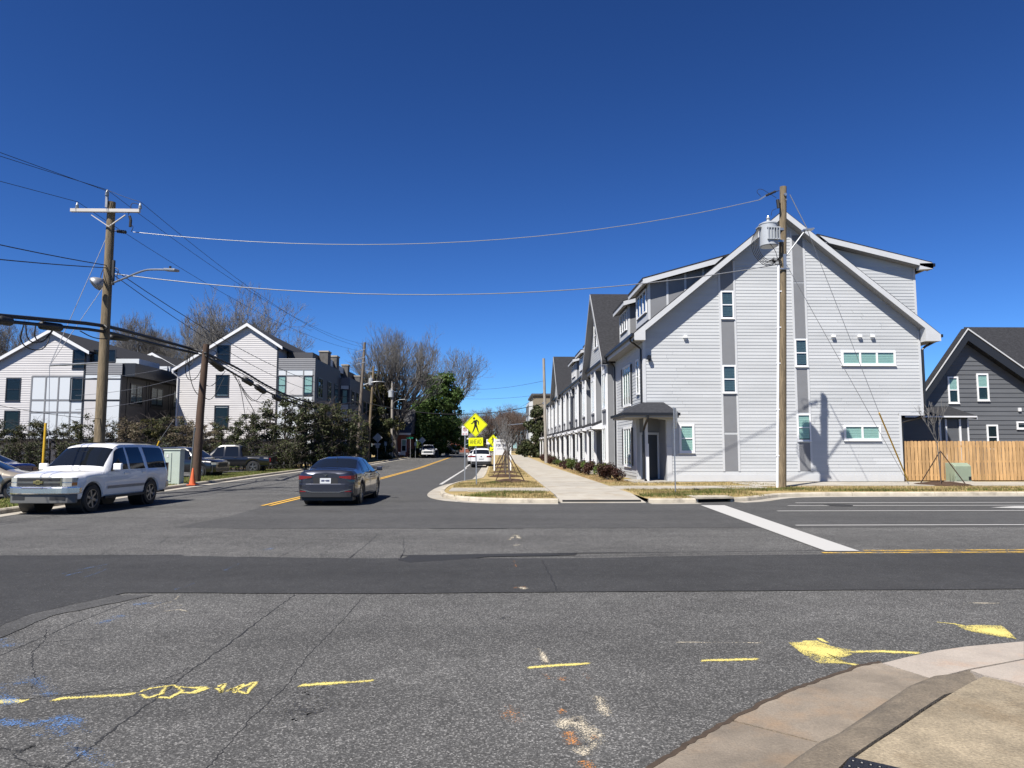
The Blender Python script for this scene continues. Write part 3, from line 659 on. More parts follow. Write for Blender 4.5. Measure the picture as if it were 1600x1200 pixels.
# ================================================================ buildings
class Wall:
    """A vertical wall plane: O + u * a + z * b, outward normal n."""
    def __init__(s, O, u, n): s.O, s.u, s.n = Vector(O), Vector(u), Vector(n)
    def p(s, a, z, d=0): return s.O + s.u * a + Vector((0, 0, z)) + s.n * d
    def box(s, b, a0, a1, z0, z1, d0, d1):
        return b.add([s.p(a0,z0,d1), s.p(a1,z0,d1), s.p(a1,z0,d0), s.p(a0,z0,d0), s.p(a0,z1,d1), s.p(a1,z1,d1), s.p(a1,z1,d0), s.p(a0,z1,d0)],
                     [(3,2,1,0),(4,5,6,7),(0,1,5,4),(1,2,6,5),(2,3,7,6),(3,0,4,7)])
    def planks(s, z0, z1, pitch, lo, hi, holes=(), d=.018, seam=None):
        """Lapped boards, each as its own MB."""
        out = []; z = z0; k = 0
        while z < z1 - .02:
            zt = min(z + pitch, z1); zm = (z + zt) / 2
            cuts = sorted((a, c) for a, c, h0, h1 in holes if h0 < zm < h1)
            segs = []; cur = None; L, H = min(lo(z), lo(zt)), max(hi(z), hi(zt))
            cur = L
            for a, c in cuts:
                if a > cur + .03: segs.append((cur, min(a, H)))
                cur = max(cur, c)
            if H > cur + .03: segs.append((cur, H))
            for a, c in segs:
                if c - a < .03: continue
                lb = max(a, lo(z)) if a == L else a; lt = max(a, lo(zt)) if a == L else a
                hb = min(c, hi(z)) if c == H else c; ht = min(c, hi(zt)) if c == H else c
                if hb - lb < .02: continue
                if ht - lt < .01: lt = ht = (lt + ht) / 2; lt -= .005; ht += .005
                b = MB(); b.add([s.p(lb,z,d), s.p(hb,z,d), s.p(hb,z,0), s.p(lb,z,0), s.p(lt,zt,.004), s.p(ht,zt,.004), s.p(ht,zt,0), s.p(lt,zt,0)],
                    [(3,2,1,0),(4,5,6,7),(0,1,5,4),(1,2,6,5),(2,3,7,6),(3,0,4,7)]); out.append(b)
            z = zt; k += 1
        return out
def join(bs):
    b = MB()
    for q in bs: b.add(q.v, q.f)
    return b
def window(Wd, wl, a0, a1, z0, z1, fm, gm, trim=.07, rail=True, mull=0, blind=None, proud=.06, parent=None, sill=True, name='window'):
    b = MB(); f = trim
    wl.box(b, a0-f, a0, z0-f, z1+f, .002, proud); wl.box(b, a1, a1+f, z0-f, z1+f, .002, proud)
    wl.box(b, a0, a1, z1, z1+f, .003, proud-.002); wl.box(b, a0, a1, z0-f, z0, .003, proud-.002)
    fr = Wd.part(name, b, fm, parent)
    off = dict(parent=fr)
    b = MB(); wl.box(b, a0-.005, a1+.005, z0-.005, z1+.005, .001, .006); Wd.part('room_dark_sheet', b, MT['room_dark_sheet'], fr)  # flat dark sheet on the wall stands in for the unlit interior
    if blind:
        h = z1 - z0; zb = z1 - h * blind; b = MB(); n = max(5, int(h * blind / .075))
        for i in range(n):
            zz = zb + (z1 - zb) * i / n; q = (z1 - zb) / n
            b.add([wl.p(a0, zz, .016), wl.p(a1, zz, .016), wl.p(a1, zz+q*.93, .009), wl.p(a0, zz+q*.93, .009)], [(0,1,2,3)])
        Wd.part('blind', b, MT['blind'], fr, kind='stuff')
    b = MB(); wl.box(b, a0, a1, z0, z1, .022, .028); Wd.part('pane', b, gm, fr)
    b = MB()
    if rail: zm = (z0+z1)/2; wl.box(b, a0, a1, zm-.025, zm+.025, .02, .048)
    for i in range(mull): am = a0 + (a1-a0)*(i+1)/(mull+1); wl.box(b, am-.045, am+.045, z0, z1, .019, .052)
    if b.v: Wd.part('sash', b, fm, fr)
    if sill: b = MB(); wl.box(b, a0-f-.02, a1+f+.02, z0-f-.03, z0-f, .003, proud+.03); Wd.part('sill', b, fm, fr)
    return fr
def roofslab(b, p0, p1, vec, th):
    """Sheet from edge p0 (ridge) to p1 (eave), swept along vec, th thick below."""
    p0, p1, vec = Vector(p0), Vector(p1), Vector(vec); d = Vector((0,0,-th))
    return b.prism([p0, p1, p1 + d, p0 + d], vec)

# ---------------------------------------------------------------- the pale blue townhouse row on the right
YW, YE = 33.3, 95.0; Z0 = .19
def E(u, v): p = PY(u, v, YW); return p.x, p.z
town = thing('townhouse_row', 'long pale blue-grey three-storey townhouse row with lap siding, black gutters and steep gables', 'townhouses', (13.7, YW, Z0)); T = World(town)
RX, RZ, SL = 13.78, 13.08, .82
def roofz(x): return RZ - SL * abs(x - RX)
XL, XR, XR0 = 7.0, 20.36, 19.25
end = Wall((0, YW, 0), (1,0,0), (0,-1,0)); ZO = 3.36
# backing walls
b = MB(); b.prism([(XL,YW,Z0-.3),(8.02,YW,Z0-.3),(8.02,YW,3.1),(XL,YW,3.1)], (0,.001,0)); b = MB()
def zin(x): return roofz(x) - .26
b.prism([(8.05,YW,-.1),(XR0,YW,-.1),(XR0,YW,ZO),(XR,YW,ZO),(XR,YW,zin(XR)),(RX,YW,zin(RX)),(XL,YW,zin(XL)),(XL,YW,3.2),(8.05,YW,3.2)], (0,.2,0)); T.part('end_wall', b, MT['siding'])
b = MB().box(XL+.1, XR0-.2, YE-.2, YE, -.1, 6.8); b.box(XR0-.2,XR0,YW+.2,YE,-.1,ZO); b.box(XR-.2,XR,YW+.2,YE,ZO,7.0); b.box(XR0,XR,YW+.2,YE,ZO,ZO+.2); T.part('rear_wall', b, MT['siding'])
# strips, panels and openings of the end wall, read off the photograph
def rect(u0, v0, u1, v1):
    x0, z1 = E(u0, v0); x1, z0 = E(u1, v1); return x0, x1, z0, z1
sl = (E(1126,600)[0], E(1153,600)[0]); sr = (E(1241,600)[0] + .02, E(1265,600)[0])
zt = .62
holes = [(sl[0], sl[1], zt, 20), (sr[0], sr[1], zt, 20)]
wins = {'a': rect(1130,457,1147,496), 'b': rect(1131,573,1149,612), 'c': rect(1246,532,1263,571), 'd': rect(1250,649,1269,687), 'e': rect(1064,666,1082,704)}
def centre(r, s): h = .5 * (min(r[1]-r[0], s[1]-s[0]-.2)); c = (s[0]+s[1])/2; return (c-h, c+h, r[2], r[3])
for k in 'ab': wins[k] = centre(wins[k], sl)
for k in 'cd': wins[k] = centre(wins[k], sr)
trip = rect(1317,551,1396,568); dbl = rect(1321,667,1373,685)
holes += [wins['e'], trip, dbl]
rows = end.planks(zt - .16, 12.7, .157, lambda z: max(XL + .12, RX - (RZ - .30 - z) / SL) if z > 3.05 else 8.28,
                  lambda z: min((XR if z > ZO else XR0) - .11, RX + (RZ - .30 - z) / SL), holes)
jr = random.Random(4); order = sorted(range(len(rows)), key=lambda i: rows[i].v[0][0] - rows[i].v[1][0])
for i in order[:max(0, 294 - len(rows))]:
    v = rows[i].v; t_ = jr.uniform(.25, .75); mid_ = lambda a, c: tuple(p + (q - p) * t_ for p, q in zip(a, c)); g_ = .006
    m0, m1, m2, m3 = mid_(v[0], v[1]), mid_(v[3], v[2]), mid_(v[4], v[5]), mid_(v[7], v[6]); sh = lambda p, d: (p[0] + d, p[1], p[2]); fc = rows[i].f
    rows.append(MB().add([sh(m0, g_), v[1], v[2], sh(m1, g_), sh(m2, g_), v[5], v[6], sh(m3, g_)], fc)); rows[i] = MB().add([v[0], sh(m0, -g_), sh(m1, -g_), v[3], v[4], sh(m2, -g_), sh(m3, -g_), v[7]], fc)
if len(rows) > 296:
    T.part('siding_boards', join(rows[296:]), MT['siding'], kind='stuff')
for q in rows[:296]: T.part('plank', q, MT['siding'])
b = MB(); end.box(b, 8.05, XR0, .14, zt - .16, 0, .03); T.part('skirt_board', b, MT['fascia'])
b = MB(); end.box(b, XL, XL+.12, 3.25, 6.9, 0, .032); T.part('corner_board', b, MT['fascia']); b = MB(); end.box(b, 8.05, 8.28, zt-.16, 1.75, 0, .033); T.part('corner_board', b, MT['fascia'])
b = MB(); end.box(b, XR-.11, XR, ZO, 7.3, 0, .032); end.box(b, XR0-.11, XR0, zt-.16, ZO-.0, 0, .032); end.box(b, XR0-.11, XR, ZO-.12, ZO, 0, .034); T.part('corner_board', b, MT['fascia'])
for s in (sl, sr):
    for a in (s[0], s[1] - .1):
        b = MB(); zz = roofz(a + .05) - .5; end.box(b, a, a + .1, zt - .01, zz, 0, .034); T.part('strip_trim', b, MT['fascia'])
def panel(s, v0, v1, u):
    z1, z0 = E(u, v0)[1], E(u, v1)[1]; b = MB(); end.box(b, s[0]+.1, s[1]-.1, max(z0, zt), z1, 0, .016); T.part('panel', b, MT['panel_grey'])
for v0, v1 in ((402,453),(501,569),(617,675),(679,741)): panel(sl, v0, v1, 1140)
for v0, v1 in ((368,440.5),(442.5,528),(577,644),(692,741)): panel(sr, v0, v1, 1252)
for k, bl in (('a', .95), ('b', .95), ('c', .95), ('d', .95)): window(T, end, *wins[k], MT['win_white'], MT['glass'] if k == 'd' else MT['glass_mid'], trim=.065, blind=bl)
window(T, end, *wins['e'], MT['win_white'], MT['glass'], trim=.1, blind=1.0)
window(T, end, *trip, MT['win_white'], MT['glass'], trim=.1, rail=False, mull=2, blind=1.0)
window(T, end, *dbl, MT['win_white'], MT['glass'], trim=.1, rail=False, mull=1, blind=1.0)
for u, v in ((1070,528),(1301,527),(1342,527),(1362,527)):
    x, z = E(u, v); b = MB(); end.box(b, x-.09, x+.09, z-.02, z+.10, .02, .16); end.box(b, x-.06, x+.08, z-.10, z-.02, .02, .07); T.part('vent_hood', b, MT['win_white'], bevel=.01)
x, z = E(1012, 560); b = MB(); end.box(b, x-.02, x+.12, z-.05, z+.12, .03, .25); end.box(b, x, x+.1, z-.15, z-.05, .05, .2); T.part('wall_lamp', b, MT['black_metal'])
# roof, rakes, gutters
YO = YW - .48
b = MB(); roofslab(b, (RX, YO, RZ), (6.52, YO, roofz(6.52)), (0, YE - YO + .4, 0), .16); roofslab(b, (RX, YO, RZ), (21.05, YO, roofz(21.05)), (0, YE - YO + .4, 0), .16)
T.part('roof', b, MT['shingle'])
b = MB()
for xe in (6.5, 21.07):
    p, q = Vector((RX, 0, RZ - .06)), Vector((xe, 0, roofz(xe) - .06))
    b.prism([(RX,YO-.03,RZ-.05),(xe,YO-.03,roofz(xe)-.05),(xe,YO-.03,roofz(xe)-.35),(RX,YO-.03,RZ-.35)], (0,.03,0))
T.part('rake_board', b, MT['fascia'])
b = MB()
for xe in (6.55, 21.0): b.prism([(RX,YO,RZ-.29),(xe,YO,roofz(xe)-.29),(xe,YO,roofz(xe)-.33),(RX,YO,RZ-.33)], (0,YW-YO+.1,0))
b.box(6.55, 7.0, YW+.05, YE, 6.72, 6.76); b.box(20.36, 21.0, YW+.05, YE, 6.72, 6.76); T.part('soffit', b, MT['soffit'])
b = MB()
for x0, x1 in ((6.5, 7.02), (20.34, 21.07)):
    b.prism([(x0,YO-.035,6.74),(x1,YO-.035,6.74),(x1,YO-.035,roofz(x1)-.3 if x0 < 10 else roofz(x1)-.3),(x0,YO-.035,roofz(x0)-.3)], (0,.43,0))
T.part('eave_return', b, MT['fascia'])
b = MB(); b.box(6.36, 6.5, YO, YE, 6.93, 7.07); b.box(21.06, 21.2, YO, YE, 6.93, 7.07); T.part('gutter', b, MT['black_metal'])
b = MB(); b.box(6.5, 6.54, YO, YE, 6.74, 7.05); b.box(21.02, 21.06, YO, YE, 6.74, 7.05); T.part('eave_board', b, MT['fascia'])
def spout(pts, parent=None, m='black_metal', r=.05, name='downspout'):
    b = MB(); b.tube(pts, r, 6); return T.part(name, b, MT[m], parent)
spout([(6.43,YW+.2,6.93),(6.43,YW+.2,6.8),(6.8,YW+.15,6.5),(6.92,YW+.15,6.4),(6.92,YW+.15,3.6)])
spout(r=.06, pts=[(21.12,YW-.02,6.93),(21.1,YW-.02,6.8),(20.6,YW-.02,6.55),(20.44,YW-.02,6.4),(20.44,YW-.02,3.3),(20.2,YW+.12,3.15),(19.35,YW+.12,2.9),(19.32,YW+.12,.3)])
# rear shed dormer along the whole row
(xa, za), (xb, zb_) = E(1281, 372), E(1449, 413)
b = MB(); xd = 20.3; zd = za + (zb_ - za) * (xd - xa) / (xb - xa) - .3
b.prism([(xd,YW+.03,roofz(xd)+.02),(xd,YW+.03,zd),(xa+.3,YW+.03,za-.42),(xa+.2,YW+.03,roofz(xa+.2)+.0)], (0,YE-YW-.2,0)); rd = T.part('rear_dormer', b, MT['siding'])
dw = Wall((0, YW+.03, 0), (1,0,0), (0,-1,0))
T.part('siding_boards', join(dw.planks(roofz(xd), zd, .157, lambda z: max(RX + (RZ - z) / SL + .0, 15.7), lambda z: min(xd - .1, xa + (z + .34 - za) * (xb - xa) / (zb_ - za)))), MT['siding'], rd, kind='stuff')
b = MB(); dw.box(b, xd-.1, xd, roofz(xd), zd, 0, .03); T.part('corner_board', b, MT['fascia'], rd)
b = MB(); roofslab(b, (xa-.3,YO+.1,za+.1), (xb,YO+.1,zb_+.02), (0,YE-YO,0), .14); T.part('dormer_roof', b, MT['shingle'], rd)
b = MB(); b.prism([(xa+.1,YO+.12,za-.12),(xb-.02,YO+.12,zb_-.2),(xb-.02,YO+.12,zb_-.34),(xa+.1,YO+.12,za-.34)], (0,YW+.02-YO-.12,0)); T.part('dormer_soffit', b, MT['soffit'], rd)
b = MB(); b.prism([(xa-.2,YO+.07,za),(xb+.02,YO+.07,zb_-.04),(xb+.02,YO+.07,zb_-.32),(xa+.25,YO+.07,za-.36)], (0,.03,0)); b.prism([(xb+.02,YO+.07,zb_-.04),(xb+.02,YO+.07,zb_-.32),(xd,YO+.07,zb_-.36),(xd,YO+.07,zb_-.06)], (0,.3,0)); T.part('dormer_fascia', b, MT['fascia'], rd)
b = MB(); b.box(xb+.02, xb+.15, YO+.1, YE, zb_-.2, zb_-.05); T.part('dormer_gutter', b, MT['black_metal'], rd)
# front shed dormers
(xa2, za2), (xb2, zb2) = E(1006, 435), E(1135, 399)
s2 = (zb2 - za2) / (xb2 - xa2)
def dormer(y0, y1):
    xf = 7.35; ztop = lambda x: za2 + s2 * (x - xa2) - .28; xk = (RZ - SL * RX - za2 + s2 * xa2 + .28) / (s2 - SL) 
    xk = next(x for x in np.arange(8, 13, .02) if roofz(x) >= ztop(x))
    b = MB(); b.prism([(xf,y0,roofz(xf)-.1),(xf,y0,ztop(xf)),(xk,y0,ztop(xk))], (0,y1-y0,0)); d = T.part('dormer', b, MT['panel_grey'])
    b = MB(); x = xf
    while x < xk - .3:
        b = MB().prism([(x,y0-.02,roofz(x)),(x+.1,y0-.02,roofz(x+.1)),(x+.1,y0-.02,ztop(x+.1)),(x,y0-.02,ztop(x))], (0,.02,0)); T.part('batten', b, MT['fascia'], d); x += .88
    for q in ((y0-.02, y0+.1, ztop(xf)), (y1-.1, y1, ztop(xf)), (y0+.1, y1-.1, roofz(xf)+.35)): T.part('trim_board', MB().box(xf-.022, xf, q[0], q[1], roofz(xf)+.05, q[2]), MT['fascia'], d)
    b = MB(); roofslab(b, (xk+.5,y0-.4,ztop(xk+.5)+.30), (xa2-.1,y0-.4,za2+.0), (0,y1-y0+.8,0), .1); T.part('dormer_roof', b, MT['shingle'], d)
    b = MB()
    for yy in (y0-.42, y1+.38): b.prism([(xk+.2,yy,ztop(xk+.2)+.22),(xa2-.08,yy,za2-.07),(xa2-.08,yy,za2-.30),(xk-.2,yy,ztop(xk-.2)-.02)], (0,.04,0))
    b.box(xa2-.08, xa2-.05, y0-.38, y1+.38, za2-.30, za2-.06); b.box(xa2-.05, xf, y0-.38, y1+.38, za2-.16, za2-.13); T.part('dormer_fascia', b, MT['fascia'], d)
    dwl = Wall((xf, y1, 0), (0,-1,0), (-1,0,0)); L = y1 - y0; zt_ = ztop(xf) - .22; zl = roofz(xf) + .55
    for i in range(3): window(T, dwl, .35 + i*(L-.7)/3 + .06, .35 + (i+1)*(L-.7)/3 - .06, zl, zt_, MT['win_white'], MT['glass_dark'], trim=.07, rail=False, name='dormer_window')
for y0, y1 in ((YW+.25, 36.5), (38.7, 41.4), (52.8, 56.0), (58.4, 61.6), (64.5, 67.8), (84, 87.4)): dormer(y0, y1)
# steep cross gables to the street
def cross_gable(yc, hw=4.9, zb=7.1, zp=12.75):
    xf = 6.62; b = MB(); b.prism([(xf,yc-hw+.25,zb),(xf,yc+hw-.25,zb),(xf,yc,zp-.35)], (.2,0,0)); g = T.part('cross_gable', b, MT['siding'])
    gw = Wall((xf, yc+hw, 0), (0,-1,0), (-1,0,0)); s = (zp - zb) / hw
    hs = [(hw-1.15, hw-.15, 8.3, 9.9), (hw+.15, hw+1.15, 8.3, 9.9)]
    T.part('siding_boards', join(gw.planks(zb, zp-.4, .157, lambda z: (z - zb + .35) / s, lambda z: 2*hw - (z - zb + .35) / s, hs)), MT['siding'], g, kind='stuff')
    for h in hs: window(T, gw, *h, MT['win_white'], MT['glass_dark'], trim=.1, name='gable_window')
    b = MB()
    for sg in (-1, 1): b.prism([(6.2,yc,zp),(6.2,yc+sg*(hw+.25),zb-.29),(6.2,yc+sg*(hw+.25),zb-.47),(6.2,yc,zp-.18)], (RX-6.2,0,0))
    T.part('gable_roof', b, MT['shingle'], g)
    b = MB()
    for sg in (-1, 1): b.prism([(6.16,yc,zp-.04),(6.16,yc+sg*(hw+.25),zb-.31),(6.16,yc+sg*(hw+.25),zb-.62),(6.16,yc,zp-.38)], (.04,0,0))
    for sg in (-1, 1): b.prism([(6.2,yc,zp-.3),(6.2,yc+sg*(hw+.2),zb-.55),(6.2,yc+sg*(hw+.2),zb-.58),(6.2,yc,zp-.33)], (.42,0,0))
    T.part('gable_fascia', b, MT['soffit'], g)
cross_gable(45.7, 4.5, zp=11.75); cross_gable(75.4, 4.5, zp=11.45)
# street front
fw = Wall((XL, YE, 0), (0,-1,0), (-1,0,0))
def fy(y): return YE - y
U0, UL, NU = 41.3, 4.85, 11
bayw = 1.75
T.part('front_wall', MB().box(XL, XL+.2, YW+.2, YE, 3.2, 6.8), MT['siding'])
yy_ = 35.0
for i in range(NU):
    T.part('front_wall', MB().box(XL, XL+.2, yy_, U0 + UL*i + bayw, -.1, 3.2), MT['siding']); yy_ = min(YE, U0 + UL*(i+1) - .06)
fholes = [(fy(38.75), fy(36.1), 4.0, 6.0), (fy(38.75), fy(36.1), .85, 2.75), (fy(34.75), fy(34.25), 4.4, 6.0), (fy(35.0), fy(YW), 0, 3.1)]
for i in range(NU):
    y = U0 + UL * i; fholes += [(fy(y + bayw), fy(y), 0, 7), (fy(y + 3.85), fy(y + 2.65), 4.0, 6.0), (fy(y + UL - .05), fy(y + bayw), 0, 3.0)]
pr = fw.planks(.3, 6.72, .157, lambda z: 0, lambda z: fy(YW + .12), fholes)
T.part('front_siding', join(pr), MT['siding'], kind='stuff')
for q in ((YW+.12, YW, 3.25, 6.75), (35.2, 35.0, .1, 3.1), (40.85, 40.6, .1, 6.74)):
    b = MB(); fw.box(b, fy(q[0]), fy(q[1]), q[2], q[3], 0, .03); T.part('corner_board', b, MT['fascia'])
def shutters(y0, y1, z0, z1):
    for a in (fy(y1) - .42, fy(y0) + .1):
        b = MB(); fw.box(b, a, a+.32, z0-.05, z1+.05, .024, .06); sh = T.part('shutter', b, MT['shutter'])
        b = MB()
        for k in range(12): zz = z0 + (z1-z0) * (k+.3) / 12; fw.box(b, a+.04, a+.28, zz, zz+(z1-z0)/20, .06, .068)
        T.part('louvre', b, MT['shutter'], sh, kind='stuff')
for z0, z1 in ((4.0, 5.95), (.85, 2.7)):
    window(T, fw, fy(38.4), fy(36.5), z0, z1, MT['win_white'], MT['glass'], trim=.11, mull=2, rail=False, blind=.8); shutters(36.4, 38.5, z0, z1)
window(T, fw, fy(34.75), fy(34.25), 4.4, 5.95, MT['win_white'], MT['glass_dark'], trim=.09)
for i in range(NU):
    y = U0 + UL * i; bx = XL - .5
    b = MB(); b.box(bx, XL-.001, y, y+bayw, .15, 6.72); bay = T.part('bay', b, MT['panel_grey'])
    bw = Wall((bx, y + bayw, 0), (0,-1,0), (-1,0,0))
    b = MB(); bw.box(b, 0, .11, .15, 6.72, 0, .03); bw.box(b, bayw-.11, bayw, .15, 6.72, 0, .03)
    for zz in (.15, .78, 2.95, 3.9, 6.25): bw.box(b, .14, bayw-.14, zz, zz+.12, 0, .028)
    sw = Wall((bx, y, 0), (1,0,0), (0,-1,0)); sw.box(b, -.03, .07, .15, 6.72, 0, .03); sw.box(b, .43, .498, .15, 6.72, 0, .03)
    T.part('bay_trim', b, MT['white_trim'], bay)
    for z0, z1 in ((1.0, 2.85), (4.12, 6.1)): window(T, bw, .3, bayw-.3, z0, z1, MT['win_white'], MT['glass'], trim=.12, mull=1, rail=False, blind=.6, parent=bay, name='bay_window') if False else window(T, bw, .3, bayw-.3, z0, z1, MT['win_white'], MT['glass'], trim=.12, mull=1, rail=False, name='bay_window')
    window(T, fw, fy(y+3.75), fy(y+2.75), 4.1, 5.95, MT['win_white'], MT['glass_dark'], trim=.1)
    shutters(y+2.7, y+3.8, 4.1, 5.95)
    # recessed porch with its door and shed roof
    ys, ye = y + bayw, y + UL - .06
    rw = Wall((XL + 1.3, YE, 0), (0,-1,0), (-1,0,0))
    b = MB(); rw.box(b, fy(ye), fy(ys), .15, 3.2, -.1, 0); b.box(XL+.2, XL+1.3, ys-.1, ys, .15, 3.2); b.box(XL+.2, XL+1.3, ye, ye+.1, .15, 3.2); b.box(XL+.2, XL+1.3, ys, ye, 3.05, 3.19); pr_ = T.part('porch', b, MT['panel_grey'])
    b = MB(); rw.box(b, fy(ye)+.5, fy(ye)+1.5, .2, 2.4, .002, .04); T.part('door', b, MT['door'], pr_)
    b = MB(); rw.box(b, fy(ye)+.38, fy(ye)+.5, .2, 2.5, .002, .06); rw.box(b, fy(ye)+1.5, fy(ye)+1.62, .2, 2.5, .002, .06); rw.box(b, fy(ye)+.5, fy(ye)+1.5, 2.4, 2.52, .002, .06); T.part('door_frame', b, MT['white_trim'], pr_)
    b = MB(); b.prism([(XL-.03,ys,3.55),(XL-1.15,ys,3.12),(XL-1.15,ys,3.02),(XL-.03,ys,3.45)], (0,ye-ys,0)); T.part('porch_roof', b, MT['shingle'], pr_)
    b = MB(); b.prism([(XL-1.12,ys+.02,3.1),(XL-1.12,ys+.02,2.85),(XL-.03,ys+.02,2.85),(XL-.03,ys+.02,3.45)], (0,.04,0)); b.box(XL-1.16, XL-1.12, ys, ye, 2.85, 3.04); b.prism([(XL-1.12,ye-.06,3.1),(XL-1.12,ye-.06,2.85),(XL-.03,ye-.06,2.85),(XL-.03,ye-.06,3.45)], (0,.04,0)); b.box(XL-1.12, XL-.03, ys+.06, ye-.06, 2.86, 2.9); T.part('porch_fascia', b, MT['white_trim'], pr_)
    b = MB(); b.box(XL-1.08, XL-.95, ye-.2, ye-.07, .15, 2.85); T.part('porch_post', b, MT['white_trim'], pr_)
    b = MB(); b.box(XL-1.3, XL+1.2, ys+.002, ye-.002, -.1, .19); T.part('stoop', b, MT['concrete'], pr_)
    b = MB(); b.tube([(XL-1.2,ys+.1,2.98),(XL-1.2,ys+.1,2.9),(XL-.9,ys+.1,2.72),(XL-.58,ys+.1,2.6),(XL-.58,ys+.1,.2)], .045, 6); T.part('porch_downspout', b, MT['black_metal'], pr_)
for yy in (40.9, 54.1, 60.5, 68.0, 77.0, 87.5):
    spout([(6.43,yy,6.93),(6.43,yy,6.8),(6.85,yy,6.5),(6.92 if yy < 42 else 6.45,yy,6.35),(6.92 if yy < 42 else 6.45,yy,.25)])
# corner entrance porch
b = MB(); b.box(XL+.12, 8.05, 34.9, 35.0, .1, 3.2); b.box(8.05, 8.2, YW+.2, 35.0, .1, 3.2); T.part('entry_recess', b, MT['panel_grey'])
b = MB(); b.box(7.2, 7.95, 34.84, 34.9, .2, 2.35); d = T.part('door', b, MT['door'])
b = MB(); b.box(7.24, 7.28, 34.8, 34.84, 1.05, 1.3); T.part('handle', b, MT['galv'], d)
b = MB(); b.box(7.09, 7.2, 34.83, 34.9, .2, 2.46); b.box(7.95, 8.045, 34.83, 34.9, .2, 2.46); b.box(7.2, 7.95, 34.83, 34.9, 2.35, 2.46); T.part('door_frame', b, MT['fascia'])
b = MB(); b.box(XL-.02, XL+.2, YW-.0, YW+.2, .12, 1.9); b.box(XL, XL+.17, YW+.02, YW+.18, 1.9, 3.2); T.part('porch_post', b, MT['white_trim'])
b = MB(); b.box(6.3, 8.1, YW-.75, 35, -.1, .17); T.part('porch_floor', b, MT['concrete'])
zE, zR = 3.30, 3.86; x0, x1, yA, yB = 5.95, 8.42, YW-1.0, 36.0
b = MB(); pts = [(x0,yA,zE),(x1,yA,zE),(x1-.5,YW,zR),(XL,YW,zR),(XL,yB-.6,zR),(x0,yB,zE)]
b.add(pts + [(p[0], p[1], p[2]-.06) for p in pts], [(0,1,2,3),(0,3,4,5),(9,8,7,6),(11,10,9,6),(0,6,7,1),(1,7,8,2),(5,11,6,0),(4,10,11,5)]); 
b.add([(x1,yA,zE),(x1,YW-.01,zE),(x1-.5,YW-.01,zR)], [(0,1,2)]); T.part('hip_roof', b, MT['shingle_tile'])
b = MB(); b.box(x0-.1, x1+.02, yA-.1, yA, zE-.12, zE+.01); b.box(x0-.1, x0, yA, yB, zE-.12, zE+.01); T.part('porch_gutter', b, MT['black_metal'])
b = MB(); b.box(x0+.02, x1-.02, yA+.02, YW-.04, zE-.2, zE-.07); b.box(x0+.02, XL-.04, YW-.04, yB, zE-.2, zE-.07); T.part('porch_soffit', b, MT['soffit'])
spout([(6.95,yA-.05,3.2),(6.95,yA-.05,3.05),(6.95,YW-.35,2.72),(6.95,YW-.06,2.5),(6.95,YW-.06,.3),(7.0,YW-.25,.2)], r=.055)

# ---------------------------------------------------------------- the dark grey house behind the fence
YG = 40.0
def Gx(u, v): p = PY(u, v, YG); return p.x, p.z
px_, pz_ = Gx(1503, 514); lx, lz = Gx(1440, 606); rx, rz = Gx(1600, 582)
s_l = (pz_ - lz) / (px_ - lx); s_r = (pz_ - rz) / (rx - px_)
gh = thing('grey_house', 'dark grey lap-sided house with steep gable and white windows behind the wooden fence', 'house', (px_, YG, .2)); H = World(gh)
gw = Wall((0, YG, 0), (1,0,0), (0,-1,0)); xl_ = px_ - (pz_ - 3.2) / s_l; xr_ = px_ + (pz_ - 3.6) / s_r
b = MB(); b.prism([(xl_+.5,YG,0),(xr_-.3,YG,0),(xr_-.3,YG,3.5),(px_,YG,pz_-.4),(xl_+.5,YG,3.3)], (0,.3,0)); b.box(px_+.6, xr_-.3, YG+.3, YG+11, 0, 3.4); H.part('wall', b, MT['house_grey'])
def gr(u0, v0, u1, v1): a, z1 = Gx(u0, v0); c, z0 = Gx(u1, v1); return a, c, z0, z1
gwins = [gr(1482,591,1496,628), gr(1527,586,1543,624), gr(1494,667,1507,700), gr(1543,666,1558,700), gr(1590,661,1640,668)]
for q in gw.planks(.4, pz_-.6, .262, lambda z: max(xl_+.5, px_ - (pz_ - .5 - z) / s_l), lambda z: min(xr_-.3, px_ + (pz_ - .5 - z) / s_r), gwins, d=.03): H.part('plank', q, MT['house_grey'])
for i, g_ in enumerate(gwins): window(H, gw, *g_, MT['win_white'], MT['glass'] if i < 2 else MT['glass_dark'], trim=.09, rail=i < 4, blind=.5 if i in (0, 1) else None)
b = MB()
for xe, sgn, s in ((xl_, -1, s_l), (xr_+1, 1, s_r)):
    ze = pz_ - s * abs(xe - px_); b.prism([(px_,YG-.5,pz_),(xe,YG-.5,ze),(xe,YG-.5,ze-.2),(px_,YG-.5,pz_-.2)], (0,.55,0))
zr_ = PY(1503, 511, 46).z; xq = PY(1506, 511, 46).x; b.prism([(xq,46,zr_),(xq,40.6,3.6),(xq,40.6,3.4),(xq,46,zr_-.2)], (26,0,0)); H.part('roof', b, MT['shingle'])
b = MB()
for xe, s in ((xl_, s_l), (xr_+1, s_r)):
    ze = pz_ - s * abs(xe - px_); b.prism([(px_,YG-.54,pz_-.04),(xe,YG-.54,ze-.04),(xe,YG-.54,ze-.12),(px_,YG-.54,pz_-.13)], (0,.04,0))
H.part('rake_board', b, MT['fascia'])
b = MB()
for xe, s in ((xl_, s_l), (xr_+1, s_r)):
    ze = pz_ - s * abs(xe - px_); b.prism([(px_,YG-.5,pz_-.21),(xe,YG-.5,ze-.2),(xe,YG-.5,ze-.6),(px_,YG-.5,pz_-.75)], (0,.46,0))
H.part('soffit', b, MT['win_black'])  # thick black prism stands for both the soffit and the overhang's shadow
